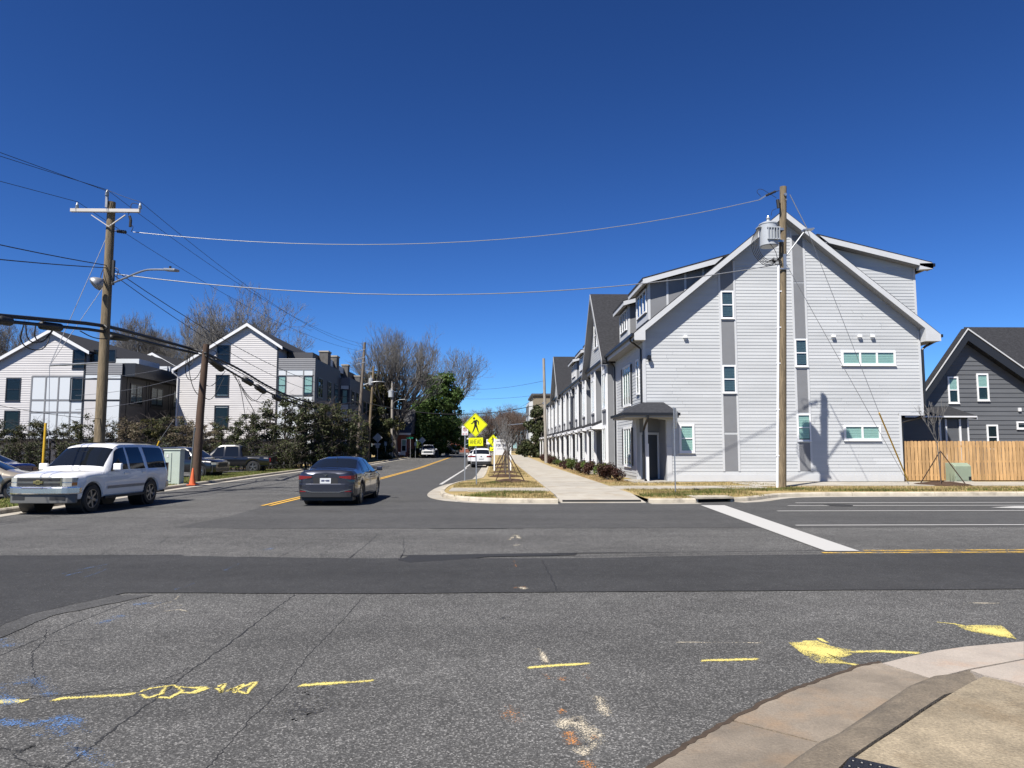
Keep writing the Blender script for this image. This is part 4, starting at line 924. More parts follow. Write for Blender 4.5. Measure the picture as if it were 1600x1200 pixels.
pa, pc = Gx(1420, 660)[0], Gx(1485, 645)[0]; zp = Gx(1450, 652)[1]
b = MB(); b.prism([(pa-1.5,YG-2.2,zp-.15),(pc,YG-2.2,zp-.1),(pc,YG,zp+.5),(pa-1.5,YG,zp+.5)], (0,0,.1)); H.part('porch_roof', b, MT['shingle'])
b = MB(); b.box(pa-1.5, pc, YG-2.24, YG-2.2, zp-.1, zp-.02); b.prism([(pc,YG-2.2,zp-.06),(pc,YG,zp+.38),(pc,YG,zp+.22),(pc,YG-2.2,zp-.2)], (.04,0,0)); H.part('porch_fascia', b, MT['white_trim'])
H.part('porch_wall', MB().box(pa-1.5, pc-.3, YG-1.9, YG-.05, .1, zp-.1), MT['house_grey'])
for u in (1436, 1445, 1466):
    x = Gx(u, 680)[0]; b = MB(); b.box(x-.05, x+.05, YG-1.96, YG-1.9, .1, zp-.18); H.part('corner_board', b, MT['white_trim'])
b = MB(); b.box(pc-.36, pc-.28, YG-1.93, YG-1.85, .1, zp-.18); H.part('corner_board', b, MT['white_trim'])
b = MB(); b.box(pc-.32, pc-.24, YG-.2, YG-.1, .1, zp+.1); H.part('corner_board', b, MT['white_trim'])
for u, v in ((1452, 640), (1592, 640)):
    x, z = Gx(u, v); b = MB(); gw.box(b, x-.08, x+.08, z-.1, z+.1, .03, .1); H.part('vent_hood', b, MT['win_white'])

# ---------------------------------------------------------------- the white-pink townhouses on the left, beyond the hedge
def left_house(label, Y, name, gable, base, wx, depth, wins, sill_z=-.1):
    """gable: pixel corners left eave, peak, right eave; wx: right wall corner pixel."""
    P_ = lambda u, v: PY(u, v, Y)
    le, pk, re_ = (P_(*q) for q in gable); t = thing(name, label, 'townhouse', (pk.x, Y, 0)); W = World(t)
    xl, xr = le.x + .4, P_(wx, 600).x; sl_, sr_ = (pk.z - le.z) / (pk.x - le.x), (pk.z - re_.z) / (re_.x - pk.x)
    wl = Wall((0, Y, 0), (1,0,0), (0,-1,0)); zr = lambda x: pk.z - (sl_ * (pk.x - x) if x < pk.x else sr_ * (x - pk.x))
    b = MB(); b.prism([(xl,Y,0),(xr,Y,0),(xr,Y,zr(xr)-.2),(pk.x,Y,pk.z-.2),(xl,Y,zr(xl)-.2)], (0,depth,0)); W.part('wall', b, MT['pink_siding'])
    rs = []
    for u0, v0, u1, v1 in wins: a, c = P_(u0, v0), P_(u1, v1); rs.append((a.x, c.x, c.z, a.z))
    return t, W, wl, xl, xr, pk, le, re_, sl_, sr_, zr, rs, P_
def left_roof(W, Y, pk, le, re_, depth, m='shingle'):
    b = MB(); roofslab(b, (pk.x,Y-.35,pk.z), (le.x,Y-.35,le.z), (0,depth+.7,0), .2); roofslab(b, (pk.x,Y-.35,pk.z), (re_.x,Y-.35,re_.z), (0,depth+.7,0), .2); W.part('roof', b, MT[m])
    b = MB()
    for q in (le, re_): b.prism([(pk.x,Y-.39,pk.z-.03),(q.x,Y-.39,q.z-.03),(q.x,Y-.39,q.z-.3),(pk.x,Y-.39,pk.z-.34)], (0,.04,0))
    for q in (le, re_): b.prism([(pk.x,Y-.35,pk.z-.2),(q.x,Y-.35,q.z-.2),(q.x,Y-.35,q.z-.24),(pk.x,Y-.35,pk.z-.24)], (0,.35,0))
    W.part('rake_board', b, MT['white_trim'])
# middle building
Y2 = 68.0
t, W, wl, xl, xr, pk, le, re_, sl_, sr_, zr, rs, P_ = left_house('tall pink-white gabled townhouse with three black windows behind the leaning brown pole', Y2, 'left_townhouse', ((271,577),(388,505),(443,542)), 0, 432, 26, [(341,541,358,566), (339,587,356,618), (337,635,355,668)])
W.part('siding_boards', join(wl.planks(0, pk.z-.3, .205, lambda z: max(xl+.0, pk.x - (pk.z-.25-z)/sl_), lambda z: min(xr, pk.x + (pk.z-.25-z)/sr_), rs, d=.03)), MT['pink_siding'], kind='stuff')
for r in rs: window(W, wl, *r, MT['win_black'], MT['glass_dark'], trim=.1)
left_roof(W, Y2, pk, le, re_, 26)
b = MB(); b.tube([(le.x+.1,Y2-.4,le.z-.1),(le.x+.15,Y2-.4,le.z-.4),(xl+.1,Y2-.12,le.z-.75),(xl+.1,Y2-.12,.3)], .08, 6); W.part('downspout', b, MT['white_trim'])
b = MB(); b.box(xr-.02, xr+.12, Y2-.06, Y2+.06, 0, zr(xr)-.3); W.part('corner_board', b, MT['win_black'])
x1 = P_(492, 600).x; zb1 = P_(450, 560).z; zb0 = P_(450, 577.5).z
def bay_box(W, wl, Y, xa, xb, cols, ztop, zband, vrows, dep, lab=None, dark=True):
    b = MB(); b.box(xa+.02, xb, Y+.03, Y+dep, 0, ztop); bx = W.part('wing', b, MT['dark_shaded_siding'])
    b = MB(); 
    W.part('band_boards', join(wl.planks(zband, ztop, .2, lambda z: xa+.02, lambda z: xb, (), d=.03)).shift((0,.0,0)), MT['band_siding'], bx, kind='stuff')
    return bx
bx = bay_box(W, wl, Y2, xr, x1, None, zb1, zb0, None, 11)
def zpx(v): return P_(460, v).z
def xpx(u): return P_(u, 600).x
for u0, u1, v0, v1, m in ((435,446,578,586.5,'white_panel'),(448,473,578,586.5,'white_panel'),(475,488,578,586.5,'white_panel'),(448,473,588,617,'pink_siding'),(435,446,620,700,'white_panel'),(448,473,620,700,'white_panel'),(475,488,620,700,'white_panel')):
    b = MB(); wl.box(b, xpx(u0), xpx(u1), max(.2, zpx(v1)), zpx(v0), -.03, .02); W.part('panel', b, MT[m])
for u0, u1 in ((435.5,445.5),(476,487.5)): window(W, wl, xpx(u0), xpx(u1), zpx(616), zpx(588.5), MT['win_black'], MT['glass'], trim=.09, blind=.9)
b = MB(); wl.box(b, xpx(488), x1, 0, zb0, -.02, .05)
for u in (433.5, 447, 474): wl.box(b, xpx(u)-.05, xpx(u)+.05, 0, zb0, -.03, .045)
for v in (577.6, 587, 618.5): wl.box(b, xr, x1-.1, zpx(v)-.04, zpx(v)+.05, -.03, .05)
W.part('bay_frame', b, MT['panel_grey'])
sd_ = Wall((x1, Y2, 0), (0,1,0), (1,0,0))
for y0, y1 in ((1.2, 2.9), (5.2, 6.6), (8.4, 9.8)): window(W, sd_, y0, y1, zpx(618), zpx(588.5), MT['win_black'], MT['glass'], trim=.1, mull=1)
for y0, y1 in ((1.2, 2.9), (5.2, 6.6)): window(W, sd_, y0, y1, 1.0, 2.8, MT['win_black'], MT['glass_dark'], trim=.1, mull=1)
b = MB(); b.box(xr+.1, xr+2.6, Y2+3, Y2+26, zb1-1, zr(xr)-.5); W.part('upper_storey', b, MT['dark_shaded_siding'])
b = MB(); b.box(xr+1.2, x1-.4, Y2+6, Y2+10, zb1, zb1+.9); W.part('parapet', b, MT['white_panel']); b = MB(); b.box(xr+1.2, x1-.4, Y2+12, Y2+16, zb1, zb1+.7); W.part('parapet', b, MT['white_panel'])
for yy, xx in ((5.4, x1-.55), (9.2, x1-.5)):
    b = MB(); b.box(xx-.45, xx+.45, Y2+yy, Y2+yy+1.3, 0 if xx > x1 else zb1-.2, zb1+1.35); ch = W.part('chimney', b, MT['brick_grey_shaded'])
    b = MB(); b.box(xx-.52, xx+.52, Y2+yy-.06, Y2+yy+1.36, zb1+1.35, zb1+1.5); W.part('chimney_cap', b, MT['concrete'], ch)
# the next wings of the same row, stepping towards the street
for Yn, ua, ub, vt in ((79.5, 529, 547, 590), (88.0, 556, 566, 606)):
    wn = Wall((0, Yn, 0), (1,0,0), (0,-1,0)); a, c = PY(ua, vt, Yn), PY(ub, vt, Yn)
    b = MB(); b.box(a.x, c.x, Yn+.03, Yn+7.5, 0, a.z); W.part('wing', b, MT['dark_shaded_siding'])
    zz = lambda v: PY(ua, v, Yn).z
    W.part('band_boards', join(wn.planks(zz(vt+12), a.z, .2, lambda z: a.x, lambda z: c.x, (), d=.03)), MT['band_siding'], kind='stuff')
    b = MB(); wn.box(b, a.x+.3, c.x-.15, zz(vt+18), zz(vt+12.5), -.03, .02); wn.box(b, a.x+.3, c.x-.15, .3, zz(vt+42), -.03, .02); W.part('panel', b, MT['white_panel'])
    window(W, wn, a.x+.5, c.x-.3, zz(vt+40), zz(vt+20), MT['win_black'], MT['glass'], trim=.09, blind=1.0)
    b = MB(); b.box(c.x-1.6, c.x-.9, Yn+3, Yn+4, a.z-.2, a.z+1.7); ch = W.part('chimney', b, MT['brick_grey_shaded'])
    b = MB(); b.box(c.x-1.68, c.x-.82, Yn+2.95, Yn+4.05, a.z+1.7, a.z+1.85); W.part('chimney_cap', b, MT['concrete'], ch)
    b = MB(); b.box(a.x-2.0, c.x-1.7, Yn+2, Yn+6, a.z, a.z+.6); W.part('parapet', b, MT['white_panel'])
    sdn = Wall((c.x, Yn, 0), (0,1,0), (1,0,0))
    for y0 in (1.0, 3.6): window(W, sdn, y0, y0+1.4, zz(vt+40), zz(vt+20), MT['win_black'], MT['glass'], trim=.1)
# far left building
Y1 = 62.0
t, W, wl, xl, xr, pk, le, re_, sl_, sr_, zr, rs, P_ = left_house('wide pink-white gabled townhouse with a grid of white panels behind the crossarm pole', Y1, 'left_townhouse', ((-40,583),(82,514.5),(143,549)), 0, 131, 20, [(12,592,30,625), (9,643,28,676), (116,548,132,575), (112,592,129,625)])
grid_hole = (P_(50,600).x, P_(131,600).x, P_(90,690).z, P_(90,588).z)
W.part('siding_boards', join(wl.planks(0, pk.z-.3, .2, lambda z: max(xl, pk.x - (pk.z-.25-z)/sl_), lambda z: min(xr, pk.x + (pk.z-.25-z)/sr_), rs[:3] + [grid_hole], d=.03)), MT['pink_siding'], kind='stuff')
left_roof(W, Y1, pk, le, re_, 20)
for r in rs: window(W, wl, *r, MT['win_black'], MT['glass_dark'], trim=.09)
def zpx(v): return P_(90, v).z
def xpx(u): return P_(u, 600).x
cols = (50, 72, 92, 112, 130.5); rows_ = ((590,624), (627,643), (646,690))
for i in range(4):
    for j, (v0, v1) in enumerate(rows_):
        if (i, j) == (3, 0): continue
        b = MB(); wl.box(b, xpx(cols[i]+1), xpx(cols[i+1]-1), zpx(v1), zpx(v0), 0, .02); W.part('panel', b, MT['white_panel'])
b = MB()
for u in cols: wl.box(b, xpx(u)-.06, xpx(u)+.06, zpx(700), zpx(588), 0, .05)
for v in (588, 625.5, 644.5): wl.box(b, xpx(50), xpx(131), zpx(v)-.05, zpx(v)+.05, 0, .045)
W.part('panel_frame', b, MT['panel_grey'])
x1 = P_(190, 600).x; ztop = zpx(567); zband = zpx(585)
bx = bay_box(W, wl, Y1, xr, x1, None, ztop, zband, None, 16)
for u0, u1, v0, v1, m in ((132,188,586,591,'white_panel'),(132,168,593,624,'pink_siding'),(169,188,593,624,'white_panel'),(132,168,627,690,'pink_siding'),(169,188,627,690,'white_panel')):
    b = MB(); wl.box(b, xpx(u0), xpx(u1), max(.2, zpx(v1)), zpx(v0), -.03, .02); W.part('panel', b, MT[m])
b = MB(); wl.box(b, xpx(188.3), x1, 0, zband, -.03, .05); wl.box(b, xpx(131), x1, zpx(625.5)-.05, zpx(625.5)+.05, -.03, .045); wl.box(b, xpx(131), x1, zpx(592)-.04, zpx(592)+.04, -.03, .045); wl.box(b, xr-.05, xr+.1, 0, zpx(552), -.03, .06)
W.part('bay_frame', b, MT['win_black'])
sd_ = Wall((x1, Y1, 0), (0,1,0), (1,0,0))
for y0, y1 in ((1.6, 3.6), (5.4, 7.6), (10.0, 12.0)): window(W, sd_, y0, y1, zpx(628), zpx(598), MT['win_black'], MT['glass_dark'], trim=.12, mull=1, blind=.9)
b = MB()
for yy in (.9, 4.4, 4.9, 9.0, 9.5): sd_.box(b, yy, yy+.12, 0, ztop-1.2, 0, .04)
b.box(x1, x1+1.0, Y1+.2, Y1+16, ztop-1.15, ztop+.02); W.part('canopy', b, MT['win_black'])
b = MB(); b.box(xr+.1, x1-2.4, Y1+.6, Y1+16, ztop-.6, zr(xr)-.5); W.part('upper_storey', b, MT['win_black'])
uw = Wall((xr+.1, Y1+.6, 0), (1,0,0), (0,-1,0))
for a in (.3, 1.4): window(W, uw, a, a+.75, ztop+.25, ztop+1.2, MT['win_black'], MT['glass_dark'], trim=.08, rail=False)
b = MB(); b.box(x1-2.2, x1-.1, Y1+3.0, Y1+3.2, ztop, ztop+.75); b.box(x1-.3, x1-.1, Y1+3.2, Y1+7, ztop, ztop+.75); W.part('parapet', b, MT['white_panel']); b = MB(); b.box(x1-2.2, x1-.3, Y1+9.0, Y1+9.2, ztop, ztop+.75); b.box(x1-.3, x1-.1, Y1+9.2, Y1+13, ztop, ztop+.75); W.part('parapet', b, MT['white_panel'])
# a further gable between the two
Y3 = 86.0
t, W, wl, xl, xr, pk, le, re_, sl_, sr_, zr, rs, P_ = left_house('small pink-white gable with grey roof peeking between the two left townhouses', Y3, 'left_townhouse', ((226,557),(240,551),(280,574)), 0, 276, 14, [])
W.part('siding_boards', join(wl.planks(6, pk.z-.3, .2, lambda z: max(xl, pk.x - (pk.z-.25-z)/sl_), lambda z: min(xr, pk.x + (pk.z-.25-z)/sr_), (), d=.03)), MT['pink_siding'], kind='stuff')
left_roof(W, Y3, pk, le, re_, 14)
# ---------------------------------------------------------------- far buildings
def far_house(label, x0, x1, Y, zw, zp, depth, wm, wins, gable_x=False):
    g = gz(Y); t = thing('brick_house', label, 'house', ((x0+x1)/2, Y, g)); W = World(t); wl = Wall((0,Y,g), (1,0,0), (0,-1,0))
    W.part('wall', MB().box(x0, x1, Y, Y+depth, g-.5, g+zw), MT[wm])
    b = MB(); b.prism([(x0-.4,Y-.5,g+zw-.1),(x0-.4,Y+depth/2,g+zp),(x0-.4,Y+depth+.5,g+zw-.1)], (x1-x0+.8,0,0)); W.part('roof', b, MT['roof_grey'])
    b = MB(); b.box(x0-.4, x1+.4, Y-.55, Y-.48, g+zw-.3, g+zw); W.part('gutter', b, MT['white_trim'])
    for a, c, z0, z1 in wins: window(W, wl, a, c, z0, z1, MT['win_white'], MT['glass'], trim=.1, blind=.5)
    return W
Yb = 165.0
xa, xb = PY(716,700,Yb).x, PY(752,700,Yb).x
far_house('low red brick house with grey roof at the far end of the street', PY(697,700,Yb).x, PY(760,700,Yb).x, Yb, 3.3, 6.6, 10, 'brick', [(xa+1.5,xa+2.8,1,2.6),(xb-2.6,xb-1.4,1,2.6)])
Yb = 104.0
far_house('red brick house with grey roof half hidden behind the left poles', PY(594,700,Yb).x, PY(638,700,Yb).x, Yb, 3.6, 7.3, 10, 'brick', [(PY(604,700,Yb).x,PY(608,700,Yb).x,1,2.6),(PY(628,700,Yb).x,PY(634,700,Yb).x,1,2.6)])
# tan apartment block beyond the townhouse row
Yt = 128.0
g = gz(Yt); a, c = PY(828,640,Yt), PY(905,640,Yt); zt_ = PY(838,618,Yt).z
t = thing('apartment_block', 'tan flat-roofed block rising behind the far end of the pale row', 'building', ((a.x+c.x)/2, Yt, g)); W = World(t)
W.part('wall', MB().box(a.x+.6, c.x, Yt, Yt+14, g-.2, zt_), MT['tan_stucco'])
b = MB().box(a.x-.1, a.x+.6, Yt+1, Yt+14, g-.2, zt_-1.0); W.part('side_bay', b, MT['white_panel'])
b = MB().box(a.x+.3, c.x, Yt-.3, Yt+14.3, zt_, zt_+.35); W.part('parapet', b, MT['roof_grey'])
wn = Wall((a.x-.1, Yt+14, 0), (0,-1,0), (-1,0,0))
for k in range(3):
    for j in range(3): window(W, wn, 1.5+k*4, 2.9+k*4, g+1.2+j*3.1, g+2.9+j*3.1, MT['win_black'], MT['glass_dark'], trim=.1)
# ================================================================ vehicles
def carpaint(name, col, metal=0.):
    col = dim(col)
    m, nt, b = newmat(name); b.inputs['Base Color'].default_value = (*col, 1); b.inputs['Metallic'].default_value = metal
    b.inputs['Roughness'].default_value = .28; b.inputs['Coat Weight'].default_value = 1; b.inputs['Coat Roughness'].default_value = .03; return m
MT['car_glass'] = M('car_glass', (.010,.012,.014), .04, spec=.6)
MT['car_plastic'] = M('car_plastic', (.018,.018,.019), .55)
MT['chrome'] = M('chrome', (.62,.63,.65), .12, 1)
MT['alloy'] = M('alloy', (.40,.41,.43), .3, .9)
MT['lamp_clear'] = M('lamp_clear', (.42,.43,.40), .12, coat=1)
MT['lamp_amber'] = M('lamp_amber', (.70,.20,.02), .15, coat=1)
MT['lamp_red'] = M('lamp_red', (.20,.006,.010), .12, coat=1)
MT['bumper_chrome'] = M('bumper_chrome', (1.1,1.1,1.12), .22, 1); MT['valance'] = M('valance', (.13,.13,.125), .5); MT['plate'] = M('plate', (.70,.72,.74), .5)
class Car:
    def __init__(s, root, zt, zb, w, zs, wr, axles, Rt, paint, crown=.035, tyre_w=.24, arch=1.17):
        s.root, s.paint, s.Rt, s.axles, s.wr, s.crown, s.tw = root, paint, Rt, axles, wr, crown, tyre_w
        f = lambda a: (np.array([p[0] for p in a]), np.array([p[1] for p in a]))
        s.ZT, s.ZB, s.Wd, s.ZS = f(zt), f(zb), f(w), f(zs); s.x0, s.x1 = zt[0][0], zt[-1][0]; s.Ra = Rt * arch
        s.hmax = max(a[1] for a in zt) - np.interp(0, *s.ZB)
        xs = set(np.linspace(s.x0, s.x1, 75)) | {p[0] for p in zt} | {p[0] for p in w}
        for ax in axles:
            for a in np.linspace(0, math.pi, 15): xs.add(ax + s.Ra * math.cos(a))
            xs |= {ax - s.Ra - .004, ax + s.Ra + .004}
        xs = sorted(x for x in xs if s.x0 <= x <= s.x1); s.xs = [x for i, x in enumerate(xs) if i == 0 or x - xs[i-1] > .002 or x == s.x1]
        s.body()
    def sm(s, arr, x, r=.05): return float(np.mean([np.interp(x + d, *arr) for d in (-r, -r/2, 0, r/2, r)]))
    def half(s, x):
        zt, zb, w, zs = s.sm(s.ZT, x), s.sm(s.ZB, x), float(np.interp(x, *s.Wd)), float(np.interp(x, *s.ZS))
        for ax in s.axles:
            if abs(x - ax) < s.Ra: zs = max(zs, s.Rt + math.sqrt(s.Ra**2 - (x-ax)**2))
        zs = min(zs, zb - .02); hc = max(.015, zt - zb); f = min(1, hc / s.hmax); yt = w * .90 * (1-f) + s.wr * f; d = zb - zs
        return [(w*.93, zs), (w*.975, zs+.12*d), (w*1.0, zs+.45*d), (w*.998, zs+.8*d), (w*.972, zb), (w*.972*.5+yt*.5, zb+.5*hc), (yt, zb+.87*hc), (yt-.05*min(1, f*2+.3), zb+.975*hc), (yt*.6, zt+s.crown*.7), (0, zt+s.crown)]
    def S(s, x, k, sg):
        h = s.half(x); i = min(8, int(k)); t = k - i; return Vector((x, sg * (h[i][0]*(1-t)+h[i+1][0]*t), h[i][1]*(1-t)+h[i+1][1]*t))
    def body(s):
        v, f = [], []; n = 19
        for x in s.xs:
            h = s.half(x); v += [(x, -y, z) for y, z in h] + [(x, y, z) for y, z in h[-2::-1]]
        for i in range(len(s.xs)-1):
            for k in range(n-1): f.append((i*n+k, i*n+k+1, (i+1)*n+k+1, (i+1)*n+k))
        f.append(tuple(range(n))); m = (len(s.xs)-1)*n; f.append(tuple(m+k for k in range(n-1, -1, -1)))
        b = MB(); b.add(v, f); s.bodyo = build(b, 'body', s.paint, s.root, smooth=True, sharp=38)
        b = MB(); wv = float(np.interp(0, *s.Wd)); zs = float(np.interp(0, *s.ZS))
        b.box(s.x0+.12, s.x1-.12, -wv*.86, wv*.86, zs-.06, zs+.35); build(b, 'underbody', MT['car_plastic'], s.root)
    def patch(s, name, m, xa, xb, k0, k1, sg, off=.006, parent=None, nx=10, nk=5, both=False):
        """Panel lying on the body; xa, xb are x at (k0, k1)."""
        b = MB()
        for g in ((-1, 1) if both else (sg,)):
            vs = []
            for j in range(nk+1):
                t = j / nk; k = k0 + (k1-k0)*t; a, c = xa[0]+(xa[1]-xa[0])*t, xb[0]+(xb[1]-xb[0])*t
                for i in range(nx+1):
                    x = a + (c-a)*i/nx; p = s.S(x, k, g); e = .01
                    du = s.S(x+e, k, g) - s.S(x-e, k, g); dk = s.S(x, min(8.99, k+e), g) - s.S(x, max(0, k-e), g); nn = du.cross(dk)
                    if nn.length < 1e-9: nn = Vector((0, g, 0))
                    nn.normalize()
                    if nn.y * g < 0 and abs(nn.y) > .05 or (abs(nn.y) <= .05 and nn.z < 0): nn = -nn
                    vs.append(p + nn * off)
            b.add(vs, [(j*(nx+1)+i, j*(nx+1)+i+1, (j+1)*(nx+1)+i+1, (j+1)*(nx+1)+i) for j in range(nk) for i in range(nx)])
        return build(b, name, m, parent or s.root, smooth=True)
    def across(s, name, m, x0, x1, k0=6.9, off=.006, inset=.03, parent=None):
        """Screen across the car between x0 and x1 on the top surface."""
        b = MB(); nx, ny = 8, 12; vs = []
        for i in range(nx+1):
            x = x0 + (x1-x0)*i/nx
            row = [s.S(x, k0 + (9-k0)*j/(ny/2), -1) for j in range(ny//2)] + [s.S(x, 9 - (9-k0)*j/(ny/2) - (1e-6 if j == 0 else 0), 1) for j in range(ny//2+1)]
            d = s.S(x+.01, 8.5, 1) - s.S(x-.01, 8.5, 1); nn = Vector((-d.z, 0, d.x)).normalized(); nn = nn if nn.z > 0 else -nn
            vs += [p + nn*off for p in row]
        b.add(vs, [(i*(ny+1)+j, i*(ny+1)+j+1, (i+1)*(ny+1)+j+1, (i+1)*(ny+1)+j) for i in range(nx) for j in range(ny)])
        return build(b, name, m, parent or s.root, smooth=True)
    def xf(s, y, end):
        xs, ws = s.Wd
        if end > 0:
            x = s.x1
            for i in range(len(xs)-1, 0, -1):
                if ws[i] >= abs(y): return min(s.x1, xs[i])
                if ws[i] <= abs(y) <= ws[i-1]: return xs[i] + (xs[i-1]-xs[i])*(abs(y)-ws[i])/max(1e-6, ws[i-1]-ws[i])
        else:
            for i in range(len(xs)-1):
                if ws[i] >= abs(y): return max(s.x0, xs[i])
                if ws[i] <= abs(y) <= ws[i+1]: return xs[i] + (xs[i+1]-xs[i])*(abs(y)-ws[i])/max(1e-6, ws[i+1]-ws[i])
        return 0
    def fascia(s, name, m, y0, y1, z0, z1, end, d=.02, parent=None, back=.05, z0e=None, z1e=None, n=14, bevel=0):
        """Panel on the front (end=1) or rear (end=-1), following the plan of the body."""
        b = MB(); vs = []
        for i in range(n+1):
            t = i / n; y = y0 + (y1-y0)*t; x = s.xf(y, end); a = z0 if z0e is None else z0+(z0e-z0)*t; c = z1 if z1e is None else z1+(z1e-z1)*t
            vs += [(x+end*d, y, a), (x+end*d, y, c), (x-end*back, y, c), (x-end*back, y, a)]
        fs = [(i*4+k, i*4+(k+1)%4, (i+1)*4+(k+1)%4, (i+1)*4+k) for i in range(n) for k in range(4)] + [(3,2,1,0), tuple(n*4+k for k in range(4))]
        b.add(vs, fs); return build(b, name, m, parent or s.root, bevel=bevel)
    def wheels(s, rim='alloy', spokes=5):
        proto = None
        for ax in s.axles:
            for sg in (-1, 1):
                w_ = float(np.interp(ax, *s.Wd)); y = sg * (w_ - .03 - s.tw/2); h = s.tw/2; Rr = s.Rt*.66
                b = MB(); b.lathe((0,0,0), (0,sg,0), [(-h, Rr),(-h*.95, s.Rt*.93),(-h*.7, s.Rt),(h*.7, s.Rt),(h*.95, s.Rt*.93),(h, Rr*1.02),(h*.6, Rr*.96)], 28)
                wh = build(b, 'wheel', MT['rubber'], s.root, loc=(ax, y, s.Rt), smooth=True, sharp=40)
                b = MB(); b.lathe((0,0,0), (0,sg,0), [(h*.2, 0.01),(h*.2, Rr*.9),(h*.95, Rr*.93),(h*.95, Rr*1.0),(h*.1, Rr*1.0)], 28)
                for q in range(spokes):
                    a = 2*math.pi*q/spokes + .3; d = Vector((math.cos(a), 0, math.sin(a))); t = Vector((-d.z, 0, d.x))
                    b.obox(Vector((0, sg*h*.72, 0)) + d*Rr*.52, d*Rr*.44, t*Rr*.13, Vector((0, h*.12, 0)))
                b.lathe((0,0,0), (0,sg,0), [(h*.5, Rr*.22),(h*.95, Rr*.2),(h*.97, .01)], 12)
                build(b, 'rim', MT[rim], wh)
                b = MB(); b.lathe((0,0,0), (0,sg,0), [(h*.3,.01),(h*.3,Rr*.86),(h*.34,Rr*.86),(h*.34,.01)], 20); build(b, 'brake', MT['car_plastic'], wh)
                b = MB(); b.lathe((ax, sg*(w_*.45), s.Rt), (0,sg,0), [(0,.01),(0,s.Ra*.985),(w_*.46,s.Ra*.985),(w_*.46,.01)], 24); build(b, 'wheel_well', MT['car_plastic'], s.root)
    def door(s, xa, xb, k0=.6, k1=3.97, handle=None):
        for sg in (-1, 1):
            s.patch('door_seam', MT['car_plastic'], (xa[0]-.012, xa[1]-.012), (xb[0]+.012, xb[1]+.012), k0-.06, k1+.03, sg, off=.0015)
            d = s.patch('door', s.paint, xa, xb, k0, k1, sg, off=.004)
            if handle:
                p = s.S(handle, 3.55, sg); b = MB(); b.box(p.x-.10, p.x+.10, p.y-.012, p.y+sg*.03 if sg > 0 else p.y+.012, p.z-.02, p.z+.025)
                if sg < 0: b = MB(); b.box(p.x-.10, p.x+.10, p.y-.03, p.y+.012, p.z-.02, p.z+.025)
                build(b, 'handle', s.paint, d, bevel=.008)
    def mirror(s, x, m=None, sz=(.10,.20,.17), z=.10):
        for sg in (-1, 1):
            p = s.S(x, 4.0, sg); b = MB(); b.box(p.x-sz[0]*.5, p.x+sz[0]*.5, p.y+sg*.05 if sg > 0 else p.y-.05-sz[1], p.y+.05+sz[1] if sg > 0 else p.y-.05, p.z+z-.06, p.z+z-.06+sz[2])
            mo = build(b, 'mirror', m or s.paint, s.root, bevel=.03); b = MB(); b.beam((p.x, p.y-sg*.03, p.z+.02), (p.x, p.y+sg*.1, p.z+z-.01), .05, .04); build(b, 'mirror_arm', MT['car_plastic'], mo)
def sidewin(c, wins, k0=4.12, k1=6.05):
    for xa, xb in wins:
        for sg in (-1, 1): c.patch('side_window', MT['car_glass'], xa, xb, k0, k1, sg, off=.007)
def place(root, p, q):
    """Stand a car (built along +x) with its centre at p, heading towards q."""
    root.location = p; root.rotation_euler = (0, 0, math.atan2(q[1]-p[1], q[0]-p[0]))

# white full-size SUV, nose towards us
t = thing('parked_suv', 'white full-size SUV with chrome grille parked facing us along the left kerb', 'car')
c = Car(t, [(-2.54,1.14),(-2.50,1.24),(-2.40,1.72),(-2.30,1.84),(-2.0,1.885),(-.9,1.905),(0,1.89),(.28,1.83),(.5,1.68),(1.02,1.20),(1.12,1.155),(1.8,1.12),(2.2,1.07),(2.38,1.03),(2.42,.99)],
    [(-2.54,1.10),(1.0,1.10),(1.8,1.05),(2.42,.95)], [(-2.54,.70),(-2.51,.84),(-2.44,.91),(-2.25,.95),(-1,.965),(1.2,.965),(1.9,.95),(2.18,.91),(2.30,.84),(2.37,.70),(2.41,.50),(2.42,.40)], [(-2.54,.44),(-1.9,.40),(2,.40),(2.42,.40)], .72, (1.55,-1.40), .385, carpaint('white_paint', (1.0,1.0,1.0)), tyre_w=.26)
c.wheels('alloy', 6)
c.across('windshield', MT['car_glass'], .97, .36, 6.6); c.across('rear_window', MT['car_glass'], -2.49, -2.38, 6.7)
sidewin(c, [((.80,.40),(-.10,-.10)), ((-.22,-.20),(-1.02,-.92)), ((-1.20,-1.12),(-2.25,-2.22))])
c.door((1.02,.9),(-.15,-.15), handle=.05); c.door((-.19,-.19),(-1.0,-1.12), handle=-.9)
c.mirror(.72, sz=(.12,.24,.2))
c.fascia('grille', MT['chrome'], -.62, .62, .76, 1.0, 1, .03); 
g = c.fascia('grille_mesh', MT['car_plastic'], -.58, .58, .895, .965, 1, .037); c.fascia('grille_mesh', MT['car_plastic'], -.58, .58, .775, .845, 1, .037)
b = MB(); b.box(2.45, 2.48, -.13, .13, .835, .905); b.box(2.45, 2.48, -.06, .06, .81, .93); build(b, 'badge', M('badge_gold', (.62,.5,.22), .25, .9), t, bevel=.01)
